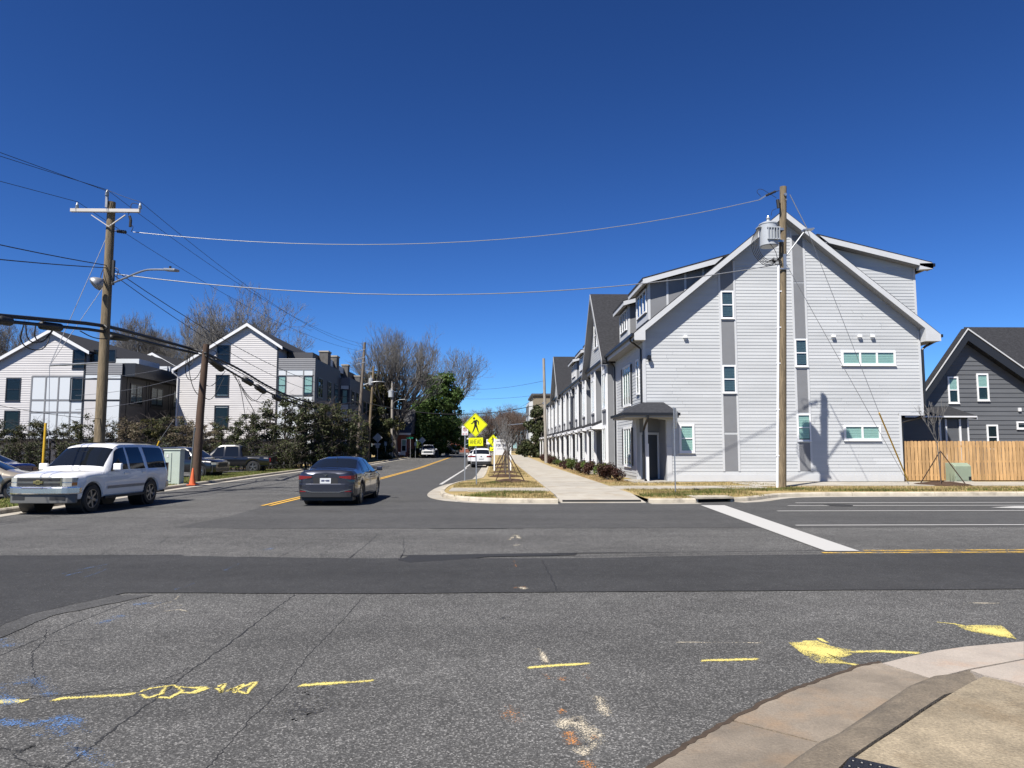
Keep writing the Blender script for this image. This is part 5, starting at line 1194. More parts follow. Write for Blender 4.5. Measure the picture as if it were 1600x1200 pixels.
for sg in (-1, 1):
    c.fascia('headlight', MT['lamp_clear'], sg*.61, sg*.895, .875, .985, 1, .022); c.fascia('turn_signal', MT['lamp_clear'], sg*.61, sg*.83, .765, .85, 1, .022); c.fascia('side_marker', MT['lamp_amber'], sg*.84, sg*.90, .775, .865, 1, .02)
    c.fascia('tail_light', MT['lamp_red'], sg*.74, sg*.9, .85, 1.3, -1, .03)
    b = MB(); b.beam((.25, sg*.66, 1.95), (-2.1, sg*.66, 1.94), .05, .035); build(b, 'roof_rail', MT['car_plastic'], t)
    c.patch('side_moulding', MT['galv_dull'], (.95,.95), (-.95,-.95), 1.6, 1.95, sg, off=.014)
    b = MB(); b.box(-1.0, 1.05, sg*.95-.03, sg*.95+.03, .35, .42); build(b, 'running_board', MT['car_plastic'], t)
bp = c.fascia('front_bumper', MT['bumper_chrome'], -.93, .93, .55, .75, 1, .10, bevel=.05); c.fascia('bumper_valance', MT['valance'], -.90, .90, .31, .555, 1, .045, bevel=.02)
for y0, y1 in ((-.72,-.34),(.34,.72)): c.fascia('bumper_opening', MT['car_plastic'], y0, y1, .40, .50, 1, .05, n=6)
c.fascia('bumper_slot', MT['car_plastic'], -.4, .3, .70, .72, 1, .107, n=6); c.fascia('rear_bumper', MT['chrome'], -.93, .93, .5, .72, -1, .1, bevel=.02)
pa, pb = GP(148, 799.5), GP(232, 787.5); d = (pb - pa).normalized(); side = Vector((-d.y, d.x, 0)); mid = (pa + pb) / 2 + side * .81 - d * .07
place(t, mid, mid - d); t.scale = (.955, .955, .955)

# dark sedan driving away
t = thing('dark_sedan', 'dark metallic blue-grey sedan driving away in the middle of the street', 'car')
c = Car(t, [(-2.31,.90),(-2.28,.985),(-2.2,1.035),(-1.7,1.055),(-1.52,1.075),(-.80,1.345),(-.5,1.395),(0,1.41),(.30,1.385),(.5,1.32),(1.12,1.02),(1.28,.97),(1.9,.86),(2.2,.74),(2.28,.66)],
    [(-2.31,.86),(-2,.93),(-1.4,.93),(1.0,.89),(1.9,.78),(2.28,.6)], [(-2.31,.44),(-2.295,.60),(-2.25,.74),(-2.15,.83),(-1.95,.875),(-1.6,.89),(1.2,.895),(1.9,.85),(2.15,.74),(2.28,.6)], [(-2.31,.34),(-1.9,.24),(1.9,.2),(2.28,.26)], .60, (1.38,-1.29), .325, carpaint('blue_grey_paint', (.050,.054,.076), .65), tyre_w=.22)
c.wheels('alloy', 10)
c.across('rear_window', MT['car_glass'], -1.50, -.84, 6.7); c.across('windshield', MT['car_glass'], 1.10, .46, 6.6)
sidewin(c, [((.95,.45),(-.05,-.05)), ((-.15,-.15),(-1.02,-.72)), ((-1.08,-.80),(-1.25,-.9))], 4.15, 6.0)
c.door((1.05,.95),(-.1,-.1), handle=.1); c.door((-.14,-.14),(-.95,-1.1), handle=-.78); c.mirror(.82, z=.12, sz=(.12,.2,.14))
for sg in (-1, 1):
    c.fascia('tail_light', MT['lamp_red'], sg*.40, sg*.83, .83, .875, -1, .02, z0e=.77, z1e=.895, back=.03)
    c.patch('tail_light', MT['lamp_red'], (-2.27,-2.27), (-2.06,-1.98), 3.1, 3.9, sg, off=.01); 
    c.fascia('rear_reflector', MT['lamp_red'], sg*.56, sg*.76, .42, .45, -1, .03, n=4)
    c.fascia('bumper_trim', MT['chrome'], sg*.42, sg*.74, .405, .435, -1, .035, z0e=.48, z1e=.505, n=5)
c.fascia('bumper_trim', MT['chrome'], -.42, .42, .40, .425, -1, .035, n=6)
c.fascia('rear_bumper', c.paint, -.8, .8, .36, .66, -1, .025, bevel=.02); c.fascia('bumper_valance', MT['car_plastic'], -.74, .74, .27, .40, -1, .028)
rp = c.fascia('plate_recess', MT['car_plastic'], -.36, .36, .66, .83, -1, .004); b = MB(); b.box(-2.335, -2.325, -.16, .16, .665, .82); lp = build(b, 'licence_plate', MT['plate'], t)
b = MB(); b.box(-2.338, -2.334, -.12, -.02, .72, .77); b.box(-2.338, -2.334, .03, .12, .72, .77); b.box(-2.338, -2.334, -.015, .02, .735, .76); build(b, 'plate_letters', MT['sign_text'], lp)
b = MB(); b.beam((-2.335,-.05,.94), (-2.335,0,.88), .012, .012); b.beam((-2.335,.05,.94), (-2.335,0,.88), .012, .012); b.beam((-2.335,-.03,.91),(-2.335,.03,.91),.01,.01); build(b, 'badge', MT['chrome'], t)
b = MB(); b.tube([(-.95,0,1.36),(-.98,0,1.42)], [.03,.006], 6); build(b, 'antenna_fin', c.paint, t)
b = MB(); b.box(-1.02,-.98,.32,.62,1.06,1.24); b.box(-1.02,-.98,-.62,-.32,1.06,1.24); build(b, 'headrest', M('seat_grey', (.25,.25,.27), .8), t)
pa, pb = GP(563, 787), GP(585.5, 778.5); d = (pb - pa).normalized(); d = (d * .6 + Vector((.02, 1, 0)) * .4).normalized(); side = Vector((-d.y, d.x, 0)); mid = GP(563, 787) + d * 1.29 + side * .82
place(t, mid, mid + d)

# white compact SUV parked on the right, tail towards us
t = thing('parked_suv', 'white compact SUV parked beside the kerb behind the yellow pedestrian sign', 'car')
c = Car(t, [(-2.24,1.0),(-2.2,1.1),(-2.02,1.45),(-1.9,1.60),(-1.6,1.655),(-.3,1.68),(.3,1.65),(.55,1.55),(1.25,1.08),(1.4,1.03),(2.0,.93),(2.22,.82)], [(-2.24,.98),(1.2,.98),(2.22,.78)],
    [(-2.24,.55),(-2.21,.74),(-2.12,.86),(-1.9,.91),(1.6,.92),(2.0,.85),(2.22,.66)], [(-2.24,.4),(-1.9,.3),(2.22,.3)], .66, (1.32,-1.36), .35, carpaint('bright_white_paint', (.82,.83,.84)))
c.wheels(); c.across('rear_window', MT['car_glass'], -2.17, -1.96, 6.7); c.across('windshield', MT['car_glass'], 1.2, .6, 6.6)
sidewin(c, [((1.0,.62),(.05,.05)), ((-.08,-.08),(-.95,-.9)), ((-1.05,-1.0),(-1.85,-1.7))]); c.door((1.1,1.0),(0,0), handle=.2); c.door((-.04,-.04),(-.9,-1.05), handle=-.75); c.mirror(.9)
for sg in (-1, 1): c.fascia('tail_light', MT['lamp_red'], sg*.48, sg*.88, .93, 1.05, -1, .02); b = MB(); b.beam((.2, sg*.6, 1.70), (-1.7, sg*.6, 1.69), .04, .03); build(b, 'roof_rail', MT['galv'], t)
c.fascia('bumper_valance', MT['car_plastic'], -.84, .84, .33, .56, -1, .03); b = MB(); b.box(-2.275,-2.262,-.2,.2,.76,.88); build(b, 'licence_plate', MT['plate'], t)
b = MB(); b.lathe((-2.25,0,1.0), (-1,0,0), [(0,.06),(.02,.055)], 14); build(b, 'badge', MT['chrome'], t)
pa = GP(752, 731); place(t, pa + Vector((0, 2.1, 0)), pa + Vector((.05, 9, 0)))

# white pickup coming down the street
def pickup(t, paint, grille=True):
    c = Car(t, [(-2.88,1.02),(-2.84,1.07),(-1.05,1.09),(-1.0,1.10),(-.96,1.5),(-.86,1.80),(-.5,1.88),(.3,1.88),(.6,1.80),(1.25,1.22),(1.4,1.16),(2.5,1.09),(2.75,1.03),(2.85,.95)], [(-2.88,1.0),(-1,1.06),(1.2,1.08),(2.85,.92)],
        [(-2.88,.9),(-2.8,.95),(1.8,.98),(2.5,.95),(2.75,.88),(2.85,.8)], [(-2.88,.55),(2.85,.5)], .70, (1.85,-1.75), .40, paint, tyre_w=.27)
    c.wheels(); c.across('windshield', MT['car_glass'], 1.2, .64, 6.6); c.across('rear_window', MT['car_glass'], -.97, -.9, 6.8)
    sidewin(c, [((1.05,.66),(.2,.2)), ((.1,.1),(-.78,-.72))]); c.door((1.25,1.15),(.15,.15), handle=.3); c.door((.11,.11),(-.8,-.8), handle=-.6); c.mirror(1.05, sz=(.12,.26,.22))
    b = MB(); b.box(-2.75,-1.1,-.78,.78,1.08,1.13); build(b, 'bed_floor', MT['car_plastic'], t)
    if grille: c.fascia('grille', MT['car_plastic'], -.6, .6, .72, .98, 1, .03); c.fascia('grille_bar', MT['chrome'], -.6, .6, .83, .88, 1, .045)
    for sg in (-1, 1): c.fascia('headlight', MT['lamp_clear'], sg*.6, sg*.92, .8, .98, 1, .03); c.fascia('tail_light', MT['lamp_red'], sg*.78, sg*.92, .75, 1.0, -1, .03)
    c.fascia('front_bumper', paint if grille else MT['car_plastic'], -.9, .9, .5, .7, 1, .07, bevel=.02); c.fascia('rear_bumper', MT['chrome'] if grille else MT['car_plastic'], -.9, .9, .5, .66, -1, .1, bevel=.02)
    return c
t = thing('white_pickup', 'white pickup truck facing us on the far left side of the street', 'truck'); pickup(t, carpaint('pickup_white', (.80,.80,.80)))
Yp = 104; p = PY(669.5, 713.5, Yp); place(t, (p.x, Yp, gz(Yp)), (p.x + .6, Yp - 10, 0))
t = thing('dark_pickup', 'black pickup truck parked in the lot in front of the hedge', 'truck'); pickup(t, carpaint('pickup_black', (.012,.013,.016), .3), False)
d = Vector((-1, -.06, 0)).normalized(); mid = GP(395, 739, .03) + d * 1.75 + Vector((-.06, 1, 0)) * .85; place(t, mid, mid + d)
# dark SUV between the cabinet and the brown pole
def suv(t, paint):
    c = Car(t, [(-2.35,1.02),(-2.3,1.12),(-2.1,1.5),(-1.95,1.64),(-1.5,1.70),(-.2,1.72),(.35,1.68),(.6,1.58),(1.3,1.10),(1.45,1.06),(2.1,.98),(2.33,.86)], [(-2.35,1.0),(1.2,1.0),(2.33,.82)],
        [(-2.35,.82),(-2.25,.9),(-1.9,.95),(1.7,.95),(2.1,.88),(2.33,.7)], [(-2.35,.42),(2.33,.34)], .68, (1.42,-1.42), .36, paint)
    c.wheels(); c.across('rear_window', MT['car_glass'], -2.27, -2.05, 6.7); c.across('windshield', MT['car_glass'], 1.25, .66, 6.6)
    sidewin(c, [((1.05,.68),(.1,.1)), ((-.03,-.03),(-.95,-.9)), ((-1.05,-1.0),(-1.95,-1.8))]); c.door((1.15,1.05),(.05,.05), handle=.25); c.door((.01,.01),(-.9,-1.05), handle=-.75); c.mirror(.95)
    for sg in (-1, 1): c.fascia('headlight', MT['lamp_clear'], sg*.5, sg*.84, .74, .86, 1, .02); c.fascia('tail_light', MT['lamp_red'], sg*.6, sg*.9, .9, 1.1, -1, .02)
    c.fascia('grille', MT['car_plastic'], -.45, .45, .6, .82, 1, .02); return c
t = thing('dark_suv', 'black SUV parked in the lot behind the pale green cabinet', 'car'); suv(t, carpaint('suv_black', (.012,.012,.014), .3))
d = Vector((1, -.18, 0)).normalized(); mid = GP(326, 747, .03) - d * 2.0 + Vector((.1, .95, 0)); place(t, mid, mid + d)
t = thing('dark_suv', 'dark SUV crossing the far end of the street in front of the low brick house', 'car'); suv(t, carpaint('suv_navy', (.02,.024,.04), .3))
Yq = 138; p = PY(707, 706, Yq); place(t, (p.x, Yq, gz(Yq)), (p.x - 2, Yq - 10, 0))
# tan sedan and blue car at the left edge
def sedan(t, paint, rim='alloy', spokes=10):
    c = Car(t, [(-2.36,.88),(-2.3,.98),(-1.6,1.03),(-1.48,1.06),(-.8,1.36),(-.5,1.41),(.1,1.42),(.45,1.36),(1.15,1.0),(1.3,.96),(2.0,.85),(2.3,.74),(2.36,.66)], [(-2.36,.84),(-1.4,.92),(1.0,.88),(2.0,.77),(2.36,.6)],
        [(-2.36,.7),(-2.2,.84),(-1.7,.88),(1.3,.89),(2.0,.83),(2.25,.7),(2.36,.58)], [(-2.36,.34),(-1.9,.24),(2.36,.26)], .60, (1.42,-1.32), .32, paint, tyre_w=.21)
    c.wheels(rim, spokes); c.across('rear_window', MT['car_glass'], -1.46, -.84, 6.7); c.across('windshield', MT['car_glass'], 1.12, .5, 6.6)
    sidewin(c, [((.95,.5),(0,0)), ((-.1,-.1),(-1.0,-.72))], 4.15, 6.0); c.door((1.05,.95),(-.05,-.05), handle=.12); c.door((-.09,-.09),(-.95,-1.1), handle=-.8); c.mirror(.85, z=.1, sz=(.12,.18,.14))
    for sg in (-1, 1): c.fascia('headlight', MT['lamp_clear'], sg*.35, sg*.76, .62, .74, 1, .02); c.fascia('tail_light', MT['lamp_red'], sg*.45, sg*.8, .72, .85, -1, .02)
    c.fascia('front_bumper', paint, -.72, .72, .36, .56, 1, .05, bevel=.02); return c
t = thing('tan_sedan', 'tan sedan with silver hubcaps parked at the left edge beside the white SUV', 'car'); sedan(t, carpaint('tan_paint', (.42,.37,.30), .4), 'alloy', 12)
t.scale = (.93, .93, .93); d = Vector((1, .30, 0)).normalized(); mid = GP(4, 781, .03) - d * 1.32 + Vector((.12, 1, 0)) * .78; place(t, mid, mid + d)
t = thing('blue_sedan', 'dark blue sedan parked behind the tan sedan at the left edge', 'car'); sedan(t, carpaint('blue_paint', (.012,.022,.16), .5))
d = Vector((-1, .1, 0)).normalized(); q = PY(36, 738, 30.5); mid = Vector((q.x, 30.5, .03)) + d * 2.3; place(t, mid, mid + d)
# white cars far up the street
t = thing('parked_sedan', 'small white car parked ahead of the compact SUV near the for sale board', 'car'); sedan(t, carpaint('far_white', (.8,.8,.8)))
p = PY(761, 722, 70); place(t, (-1.9, 73, gz(73)), (-1.85, 90, 0))
t = thing('red_car', 'small dark red car parked in the side street behind the white pickup', 'car'); sedan(t, carpaint('red_paint', (.25,.03,.02), .2))
p = PY(657, 711, 118); place(t, (p.x, 118, gz(118)), (p.x + 5, 118.5, 0))
# ================================================================ fence, poles, wires, signs, street furniture
t = thing('wooden_fence', 'new orange-brown wooden board fence running from the pale end wall to the right edge', 'fence', (25, 33.6, .15)); W = World(t); r_ = random.Random(3)
x = 19.42
while x < 31:
    for (yy, dx) in ((33.5, 0), (33.64, .09)):
        if yy > 33.6 and x > 28: continue
        zt_ = 2.03 + r_.uniform(-.012, .012); wd = .142 + r_.uniform(-.005, .005); tl = r_.uniform(-.006, .006)
        b = MB(); a = x + dx; b.prism([(a,yy,.17),(a+wd,yy,.17),(a+wd+tl,yy,zt_-.03),(a+wd-.03+tl,yy,zt_),(a+.03+tl,yy,zt_),(a+tl,yy,zt_-.03)], (0,.02,0)); W.part('plank', b, MT['fence_wood'])
    x += .176
for z in (.42, 1.06, 1.78): W.part('rail', MB().box(19.4, 31.2, 33.54, 33.63, z-.045, z+.045), MT['fence_wood'])
for x in np.arange(19.4, 31.3, 2.4): W.part('post', MB().box(x-.045, x+.045, 33.69, 33.78, .1, 2.0), MT['fence_wood'])

WIRES = []
def wire(label, p, q, sag, r=.008, m='cable', group=None, name='wire', n=18, cat='wire'):
    p, q = Vector(p), Vector(q); pts = [p.lerp(q, i/n) + Vector((0,0,-4*sag*(i/n)*(1-i/n))) for i in range(n+1)]
    b = MB(); b.tube(pts, r, 5, cap=False); return tag(build(b, name, MT[m], smooth=True), label, cat, group)
def cable(label, pts, r, m='cable', name='cable', cat='cable', group=None):
    b = MB(); b.tube(smooth_path(pts, 2), r, 6); return tag(build(b, name, MT[m], smooth=True), label, cat, group)
def insulator(W, p, h=.22, r=.06, d=(0,0,1), m='porcelain', parent=None):
    p = Vector(p); b = MB(); b.lathe(p, d, [(0,.02),(h*.1,.02),(h*.15,r),(h*.4,r*.85),(h*.45,r*.95),(h*.7,r*.75),(h*.75,r*.6),(h*.95,r*.5),(h,.02)], 10); return W.part('insulator', b, MT[m], parent, smooth=True, sharp=40)

# ---- left pole with the crossarm
YL = 25.4
pb = PY(151, 772, YL); pb.z = .1; pt = PY(174.5, 316, YL)
pole_l = thing('utility_pole', 'tall wooden utility pole with pale crossarm and street lights behind the white SUV', 'utility pole', pb); L_ = World(pole_l)
def pol(v, dx=0, dy=0):
    z = PY(165, v, YL).z; f = (z - pb.z) / (pt.z - pb.z); return pb.lerp(pt, f) + Vector((dx, dy, 0))
b = MB(); b.tube([pb + Vector((0,0,-.3)), pb.lerp(pt,.33), pb.lerp(pt,.66), pt], [.19,.175,.155,.135], 14); L_.part('pole_shaft', b, MT['pole_wood'], smooth=True, sharp=50)
za = PY(165, 332, YL).z; xa, xb = PY(116, 332, YL).x, PY(223, 332, YL).x
b = MB().box(xa, xb, YL-.26, YL-.15, za-.06, za+.06); L_.part('crossarm', b, MT['arm_wood'], bevel=.008)
b = MB()
for u in (143, 196): b.beam(PY(u, 336, YL-.24), PY(170, 354, YL-.2), .05, .03)
L_.part('brace', b, MT['arm_wood'])
it = [PY(120.5, 322, YL-.2), PY(219, 322, YL-.2)]
for q in it: insulator(L_, (q.x, YL-.2, za+.05), .24, .06)
b = MB(); q = pol(320, -.09, -.16); b.box(q.x-.04, q.x+.04, q.y-.03, q.y+.05, q.z-.15, q.z+.32); L_.part('bracket', b, MT['galv_dull']); insulator(L_, (q.x-.0, q.y, q.z+.25), .26, .07)
itop = Vector((q.x, q.y, q.z + .5))
b = MB(); q = PY(202, 346, YL-.2); b.tube([q + Vector((0,0,.2)), q + Vector((.05,0,.05)), q + Vector((.04,0,-.2))], .05, 8); L_.part('fuse_cutout', b, MT['cable'])
b = MB(); b.tube(smooth_path([PY(219,320,YL-.2), PY(205,316,YL-.2), PY(204,328,YL-.2), PY(200,336,YL-.2)]), .012, 5); b.tube(smooth_path([PY(203,350,YL-.2), PY(209,354,YL-.2), PY(205,362,YL-.2)]), .012, 5); L_.part('jumper', b, MT['cable'])
pe = PY(208, 362.5, YL); b = MB(); b.tube([pol(361, .12), PY(183, 361, YL)], .02, 6); b.lathe(PY(183,361,YL), (PY(198,363,YL)-PY(183,361,YL)), [(0,.03),(.02,.07),(.07,.05),(.09,.07),(.14,.05),(.16,.07),(.21,.05),(.23,.07),(.28,.05),(.30,.07),(.34,.03)], 10); L_.part('strain_insulator', b, MT['cable'])
# street lights on it
a0 = pol(443, .14); b = MB(); b.tube(smooth_path([a0, PY(196,434,YL-.3), PY(225,422,YL-.9), PY(240,421,YL-1.2), PY(262,421.5,YL-1.5)]), .035, 8); arm = L_.part('lamp_arm', b, MT['galv'], smooth=True)
c0, c1 = PY(259,421.5,YL-1.5), PY(276.5,422.5,YL-1.8); b = MB(); b.beam(c0, c1, .22, .09); L_.part('lamp_head', b, MT['galv_dull'], arm, bevel=.03); b = MB(); m_ = (c0+c1)/2; b.tube([m_+Vector((-.04,0,.04)), m_+Vector((-.04,0,.13))], .04, 8); L_.part('photocell', b, MT['cable'], arm)
q = PY(152, 441, YL-.5); b = MB(); d = Vector((-.55,-.3,-.55)).normalized(); b.lathe(q + Vector((.12,0,.06)), d, [(-.08,.05),(0,.13),(.1,.22),(.2,.26),(.26,.24),(.3,.15),(.31,.01)], 14); fl = L_.part('flood_light', b, MT['galv_dull'], smooth=True, sharp=40)
b = MB(); b.tube([pol(438,-.12), q + Vector((.1,0,.1))], .04, 6); b.tube(smooth_path([pol(418,-.15), PY(158,428,YL-.3), PY(157,436,YL-.4)]), .015, 5); L_.part('light_bracket', b, MT['cable'], fl)
b = MB(); q = pol(430, .17); b.box(q.x-.03,q.x+.05,q.y-.05,q.y+.05,q.z-.35,q.z+.55); b.tube(smooth_path([q+Vector((0,0,.3)), q+Vector((.25,-.05,.2)), q+Vector((.15,-.05,-.1)), q+Vector((.3,-.1,-.25))]), .015, 5); L_.part('secondary_rack', b, MT['cable'])
# sidewalk guy with its strut
s1_ = PY(77.5, 571, YL-.8); s0 = pol(567, -.15); gtop = pol(371, -.12); gtop2 = pol(447, -.12)
b = MB(); b.tube([s0, s1_], .035, 8); L_.part('guy_strut', b, MT['galv'])
anc = GP(69, 734, .1)
wire('steel guy wire from the left crossarm pole over its strut tip down to the ground', gtop, s1_, 0, .012, 'bare_wire', name='guy_wire', cat='guy wire'); wire('lower steel guy wire from the flood light of the crossarm pole to the strut tip', gtop2, s1_ + Vector((.03,0,.05)), 0, .01, 'galv_dull', name='guy_wire', cat='guy wire')
wire('vertical steel guy wire hanging from the strut tip in front of the white panels', s1_, PY(76, 700, YL-.8), 0, .01, 'galv_dull', name='guy_wire', cat='guy wire')
g0, g1 = PY(66.5, 728, 27.5), PY(71.5, 661, 27.5); g0.z = .1
b = MB(); b.tube([g0, g1], .045, 8); tag(build(b, 'guy_guard', MT['yellow_guard']), 'tall yellow plastic guy guard standing behind the hood of the white SUV', 'guy guard')
g0, g1 = PY(242, 706, 44), PY(249, 689, 44); b = MB(); b.tube([GP(236,735,.06), g0, g1], .045, 8); tag(build(b, 'guy_guard', MT['yellow_guard']), 'short slanted yellow guy guard above the rear window of the white SUV', 'guy guard')
wire('thin slanted guy wire above the short yellow guard by the hedge', g1, PY(272, 655, 44), 0, .012, 'galv_dull', name='guy_wire', cat='guy wire')

# ---- brown pole
YBp = 37.2
pb2 = GP(306, 753, .1); YBp = pb2.y; pt2 = PY(322.5, 538, YBp)
t = thing('utility_pole', 'short dark brown leaning pole tangled with black cables beside the orange cone', 'utility pole', pb2); B_ = World(t)
b = MB(); b.tube([pb2 + Vector((0,0,-.3)), pb2.lerp(pt2,.5) + Vector((-.04,0,0)), pt2], [.21,.18,.145], 12); B_.part('pole_shaft', b, MT['pole_brown'], smooth=True, sharp=50)
b = MB(); b.tube([GP(298,752,.1) + Vector((0,-.05,0)), PY(305,668,YBp-.15)], .055, 8); B_.part('conduit', b, MT['galv'])
t = thing('traffic_cone', 'orange traffic cone at the foot of the brown leaning pole', 'cone', GP(300.5, 758, .12)); b = MB(); b.box(-.18,.18,-.18,.18,0,.035); build(b, 'cone_base', MT['cone'], t); b = MB(); b.lathe((0,0,.03), (0,0,1), [(0,.14),(.35,.08),(.68,.03),(.70,.02)], 16); build(b, 'cone_body', MT['cone'], t, smooth=True, sharp=40)
p = GP(270, 757, .1); t = thing('utility_cabinet', 'pale green metal utility cabinet on the grass strip behind the white SUV', 'cabinet', p, rz=.1)
b = MB(); b.box(-.32,.36,-.30,.30,0,1.5); build(b, 'housing', MT['cabinet_green'], t, bevel=.02); b = MB(); b.box(-.35,.39,-.33,.33,1.5,1.55); build(b, 'lid', MT['cabinet_green'], t, bevel=.015); b = MB(); b.box(-.28,.0,-.325,-.30,.15,1.4); build(b, 'door', MT['cabinet_green'], t, bevel=.006); b = MB(); b.box(-.2,-.12,-.335,-.325,1.2,1.32); build(b, 'label_plate', MT['sign_white'], t)

# ---- far poles on the left
def far_pole(label, ub, vb, ut, vt, Y, r0=.17, r1=.12, m='pole_grey'):
    a = PY(ub, vb, Y); a.z = gz(Y) + .05; c = PY(ut, vt, Y); t = thing('utility_pole', label, 'utility pole', a); W = World(t)
    b = MB(); b.tube([a + Vector((0,0,-.3)), a.lerp(c,.5), c], [r0,(r0+r1)/2,r1], 10); W.part('pole_shaft', b, MT[m], smooth=True, sharp=50); return t, W, a, c
def tank(W, p, r=.28, h=.85, parent=None):
    p = Vector(p); b = MB(); b.lathe(p, (0,0,1), [(0,r*.9),(.04,r),(h*.9,r),(h*.9,r*1.05),(h*.94,r*1.05),(h,r*.7),(h*1.02,.01)], 20); tr = W.part('transformer', b, MT['transformer'], parent, smooth=True, sharp=35)
    b = MB(); b.lathe(p + Vector((0,0,h)), (0,0,1), [(0,.07),(.06,.09),(.12,.06),(.18,.08),(.24,.05),(.3,.03)], 10); W.part('bushing', b, MT['porcelain'], tr); return tr
tA, WA, a, cA = far_pole('tall dark leaning wooden pole by the hedge end with small crossarms', 557, 724, 570, 535, 67, m='pole_dark')
for v in (548, 560, 568): q = PY(568, v, 67); b = MB(); b.beam(q + Vector((-.7,-.1,-.12)), q + Vector((.15,-.1,.12)), .06, .06); WA.part('crossarm', b, MT['galv'])
tB, WB, a, cB = far_pole('pale wooden pole with a transformer and lamp arm beside the diamond sign back', 574, 723, 584, 572, 79, m='pole_wood')
tank(WB, PY(579.5, 602, 79), .26, .8); b = MB(); b.tube(smooth_path([PY(568,602,79), PY(580,597,78.8), PY(592,596,78.5), PY(600,596.5,78)]), .05, 6); ar = WB.part('lamp_arm', b, MT['galv']); b = MB(); b.beam(PY(594,596,78), PY(600,596.5,77.8), .2, .1); WB.part('lamp_head', b, MT['galv'], ar)
q = PY(581, 580, 79); b = MB(); b.beam(q + Vector((-.7,0,.1)), q + Vector((.3,0,-.1)), .07, .07); WB.part('crossarm', b, MT['galv'])
tC, WC, a, cC = far_pole('grey pole with a transformer in front of the big bare tree', 612, 716, 613, 596, 97, .19, .14)
tank(WC, PY(611, 621, 97), .36, 1.0); q = PY(612, 612, 97); b = MB(); b.beam(q + Vector((-.6,0,0)), q + Vector((.6,0,0)), .08, .08); WC.part('crossarm', b, MT['galv']); b = MB(); b.tube(smooth_path([PY(613,632,97), PY(620,625,96.5), PY(633,624,96)]), .045, 6); WC.part('lamp_arm', b, MT['galv'])
tD, WD, a, cD = far_pole('plain pale wooden pole at the far end of the townhouse row by the sidewalk', 853.5, 724, 849.5, 560, 71, .17, .13)
b = MB(); q = PY(851, 630, 71); b.box(q.x-.2, q.x+.12, q.y-.1, q.y+.1, q.z-.1, q.z+.1); WD.part('clamp', b, MT['galv'])
tF, WF, a, cF = far_pole('slim silver pole beside the tan apartment block', 824, 708, 824, 650, 120, .14, .10, 'galv')
b = MB(); b.beam(PY(794,664,120), PY(825,661,120), .12, .12); WF.part('mast_arm', b, MT['galv']); b = MB(); q = PY(824,650,120); b.lathe(q, (0,0,1), [(0,.1),(.1,.3),(.4,.3),(.5,.05)], 10); WF.part('camera', b, MT['galv'])
tL, WL, a, cL_ = far_pole('slim black lamp post far down the right sidewalk', 816, 704, 816, 680, 125, .08, .06, 'black_metal'); b = MB(); q = PY(816,680,125); b.lathe(q, (0,0,1), [(0,.05),(.1,.22),(.5,.25),(.6,.1),(.75,.02)], 10); WL.part('lantern', b, MT['black_metal'])

# ---- right pole with the transformer
p0 = GP(1220.5, 762, .12); YR = p0.y; p1 = PY(1223.7, 292, YR)
t = thing('utility_pole', 'tall wooden utility pole with grey transformer in front of the pale gable wall', 'utility pole', p0); R_ = World(t)
def pr(v, du=0, dy=0): q = PY(1222 + du, v, YR); return q + Vector((0, dy, 0))
b = MB(); b.tube([p0 + Vector((0,0,-.3)), p0.lerp(p1,.3), p0.lerp(p1,.7), p1], [.19,.18,.15,.135], 16); R_.part('pole_shaft', b, MT['pole_wood'], smooth=True, sharp=50)
b = MB(); b.tube([GP(1213.5, 762, .12) + Vector((0,-.08,0)), pr(415, -7.0, -.1)], .05, 8); 
for v in (456, 512, 568, 640, 712): q = pr(v, -7.5, -.1); b.box(q.x-.09, q.x+.15, q.y-.03, q.y+.05, q.z-.02, q.z+.02)
R_.part('conduit', b, MT['win_white'])
q = pr(387, -22, -.1); tr = tank(R_, q, .36, 1.02)
b = MB()
for k in range(5): xx = q.x - .14 + k*.11; b.box(xx-.012, xx+.012, q.y-.42, q.y-.32, q.z+.25, q.z+.72)
b.box(q.x-.18, q.x+.34, q.y-.40, q.y-.30, q.z+.70, q.z+.74); b.box(q.x-.18, q.x+.34, q.y-.41, q.y-.30, q.z+.22, q.z+.26); R_.part('cooling_fin', b, MT['transformer'], tr)
b = MB(); b.box(q.x+.3, q.x+.62, q.y-.05, q.y+.1, q.z+.2, q.z+.3); b.box(q.x+.3, q.x+.62, q.y-.05, q.y+.1, q.z+.7, q.z+.8); R_.part('mount', b, MT['galv'], tr)
b = MB()
for k in range(3): b.lathe(q + Vector((-.34, -.12+.12*k, .80)), (-1,0,0), [(0,.03),(.04,.05),(.12,.045),(.14,.02)], 8)
R_.part('terminal', b, MT['galv'], tr)
b = MB(); e_ = pr(408, -5, -.1)
for k in range(5):
    s_ = q + Vector((-.42, -.12+.06*k, .78)); b.tube(smooth_path([s_, s_ + Vector((-.12-.03*k,0,-.4)), s_ + Vector((-.05-.05*k,0,-1.0)), s_ + Vector((.2,-.05,-1.36-.05*k)), e_ + Vector((-.3,0,-.05*k)), e_ + Vector((0,0,.04*k))]), .014, 5)
b.tube(smooth_path([q + Vector((-.1,-.35,.05)), q + Vector((.15,-.3,-.25)), e_ + Vector((-.1,0,.1))]), .012, 5)
for k in range(6): b.tube(smooth_path([e_ + Vector((-.55+.05*k,-.03*k,-.1+.04*k)), e_ + Vector((-.3,-.05,.06-.04*k)), e_ + Vector((0,-.05,.1-.06*k)), e_ + Vector((.05,-.08,-.2+.03*k))]), .013, 5)
R_.part('drop_wires', b, MT['cable'])
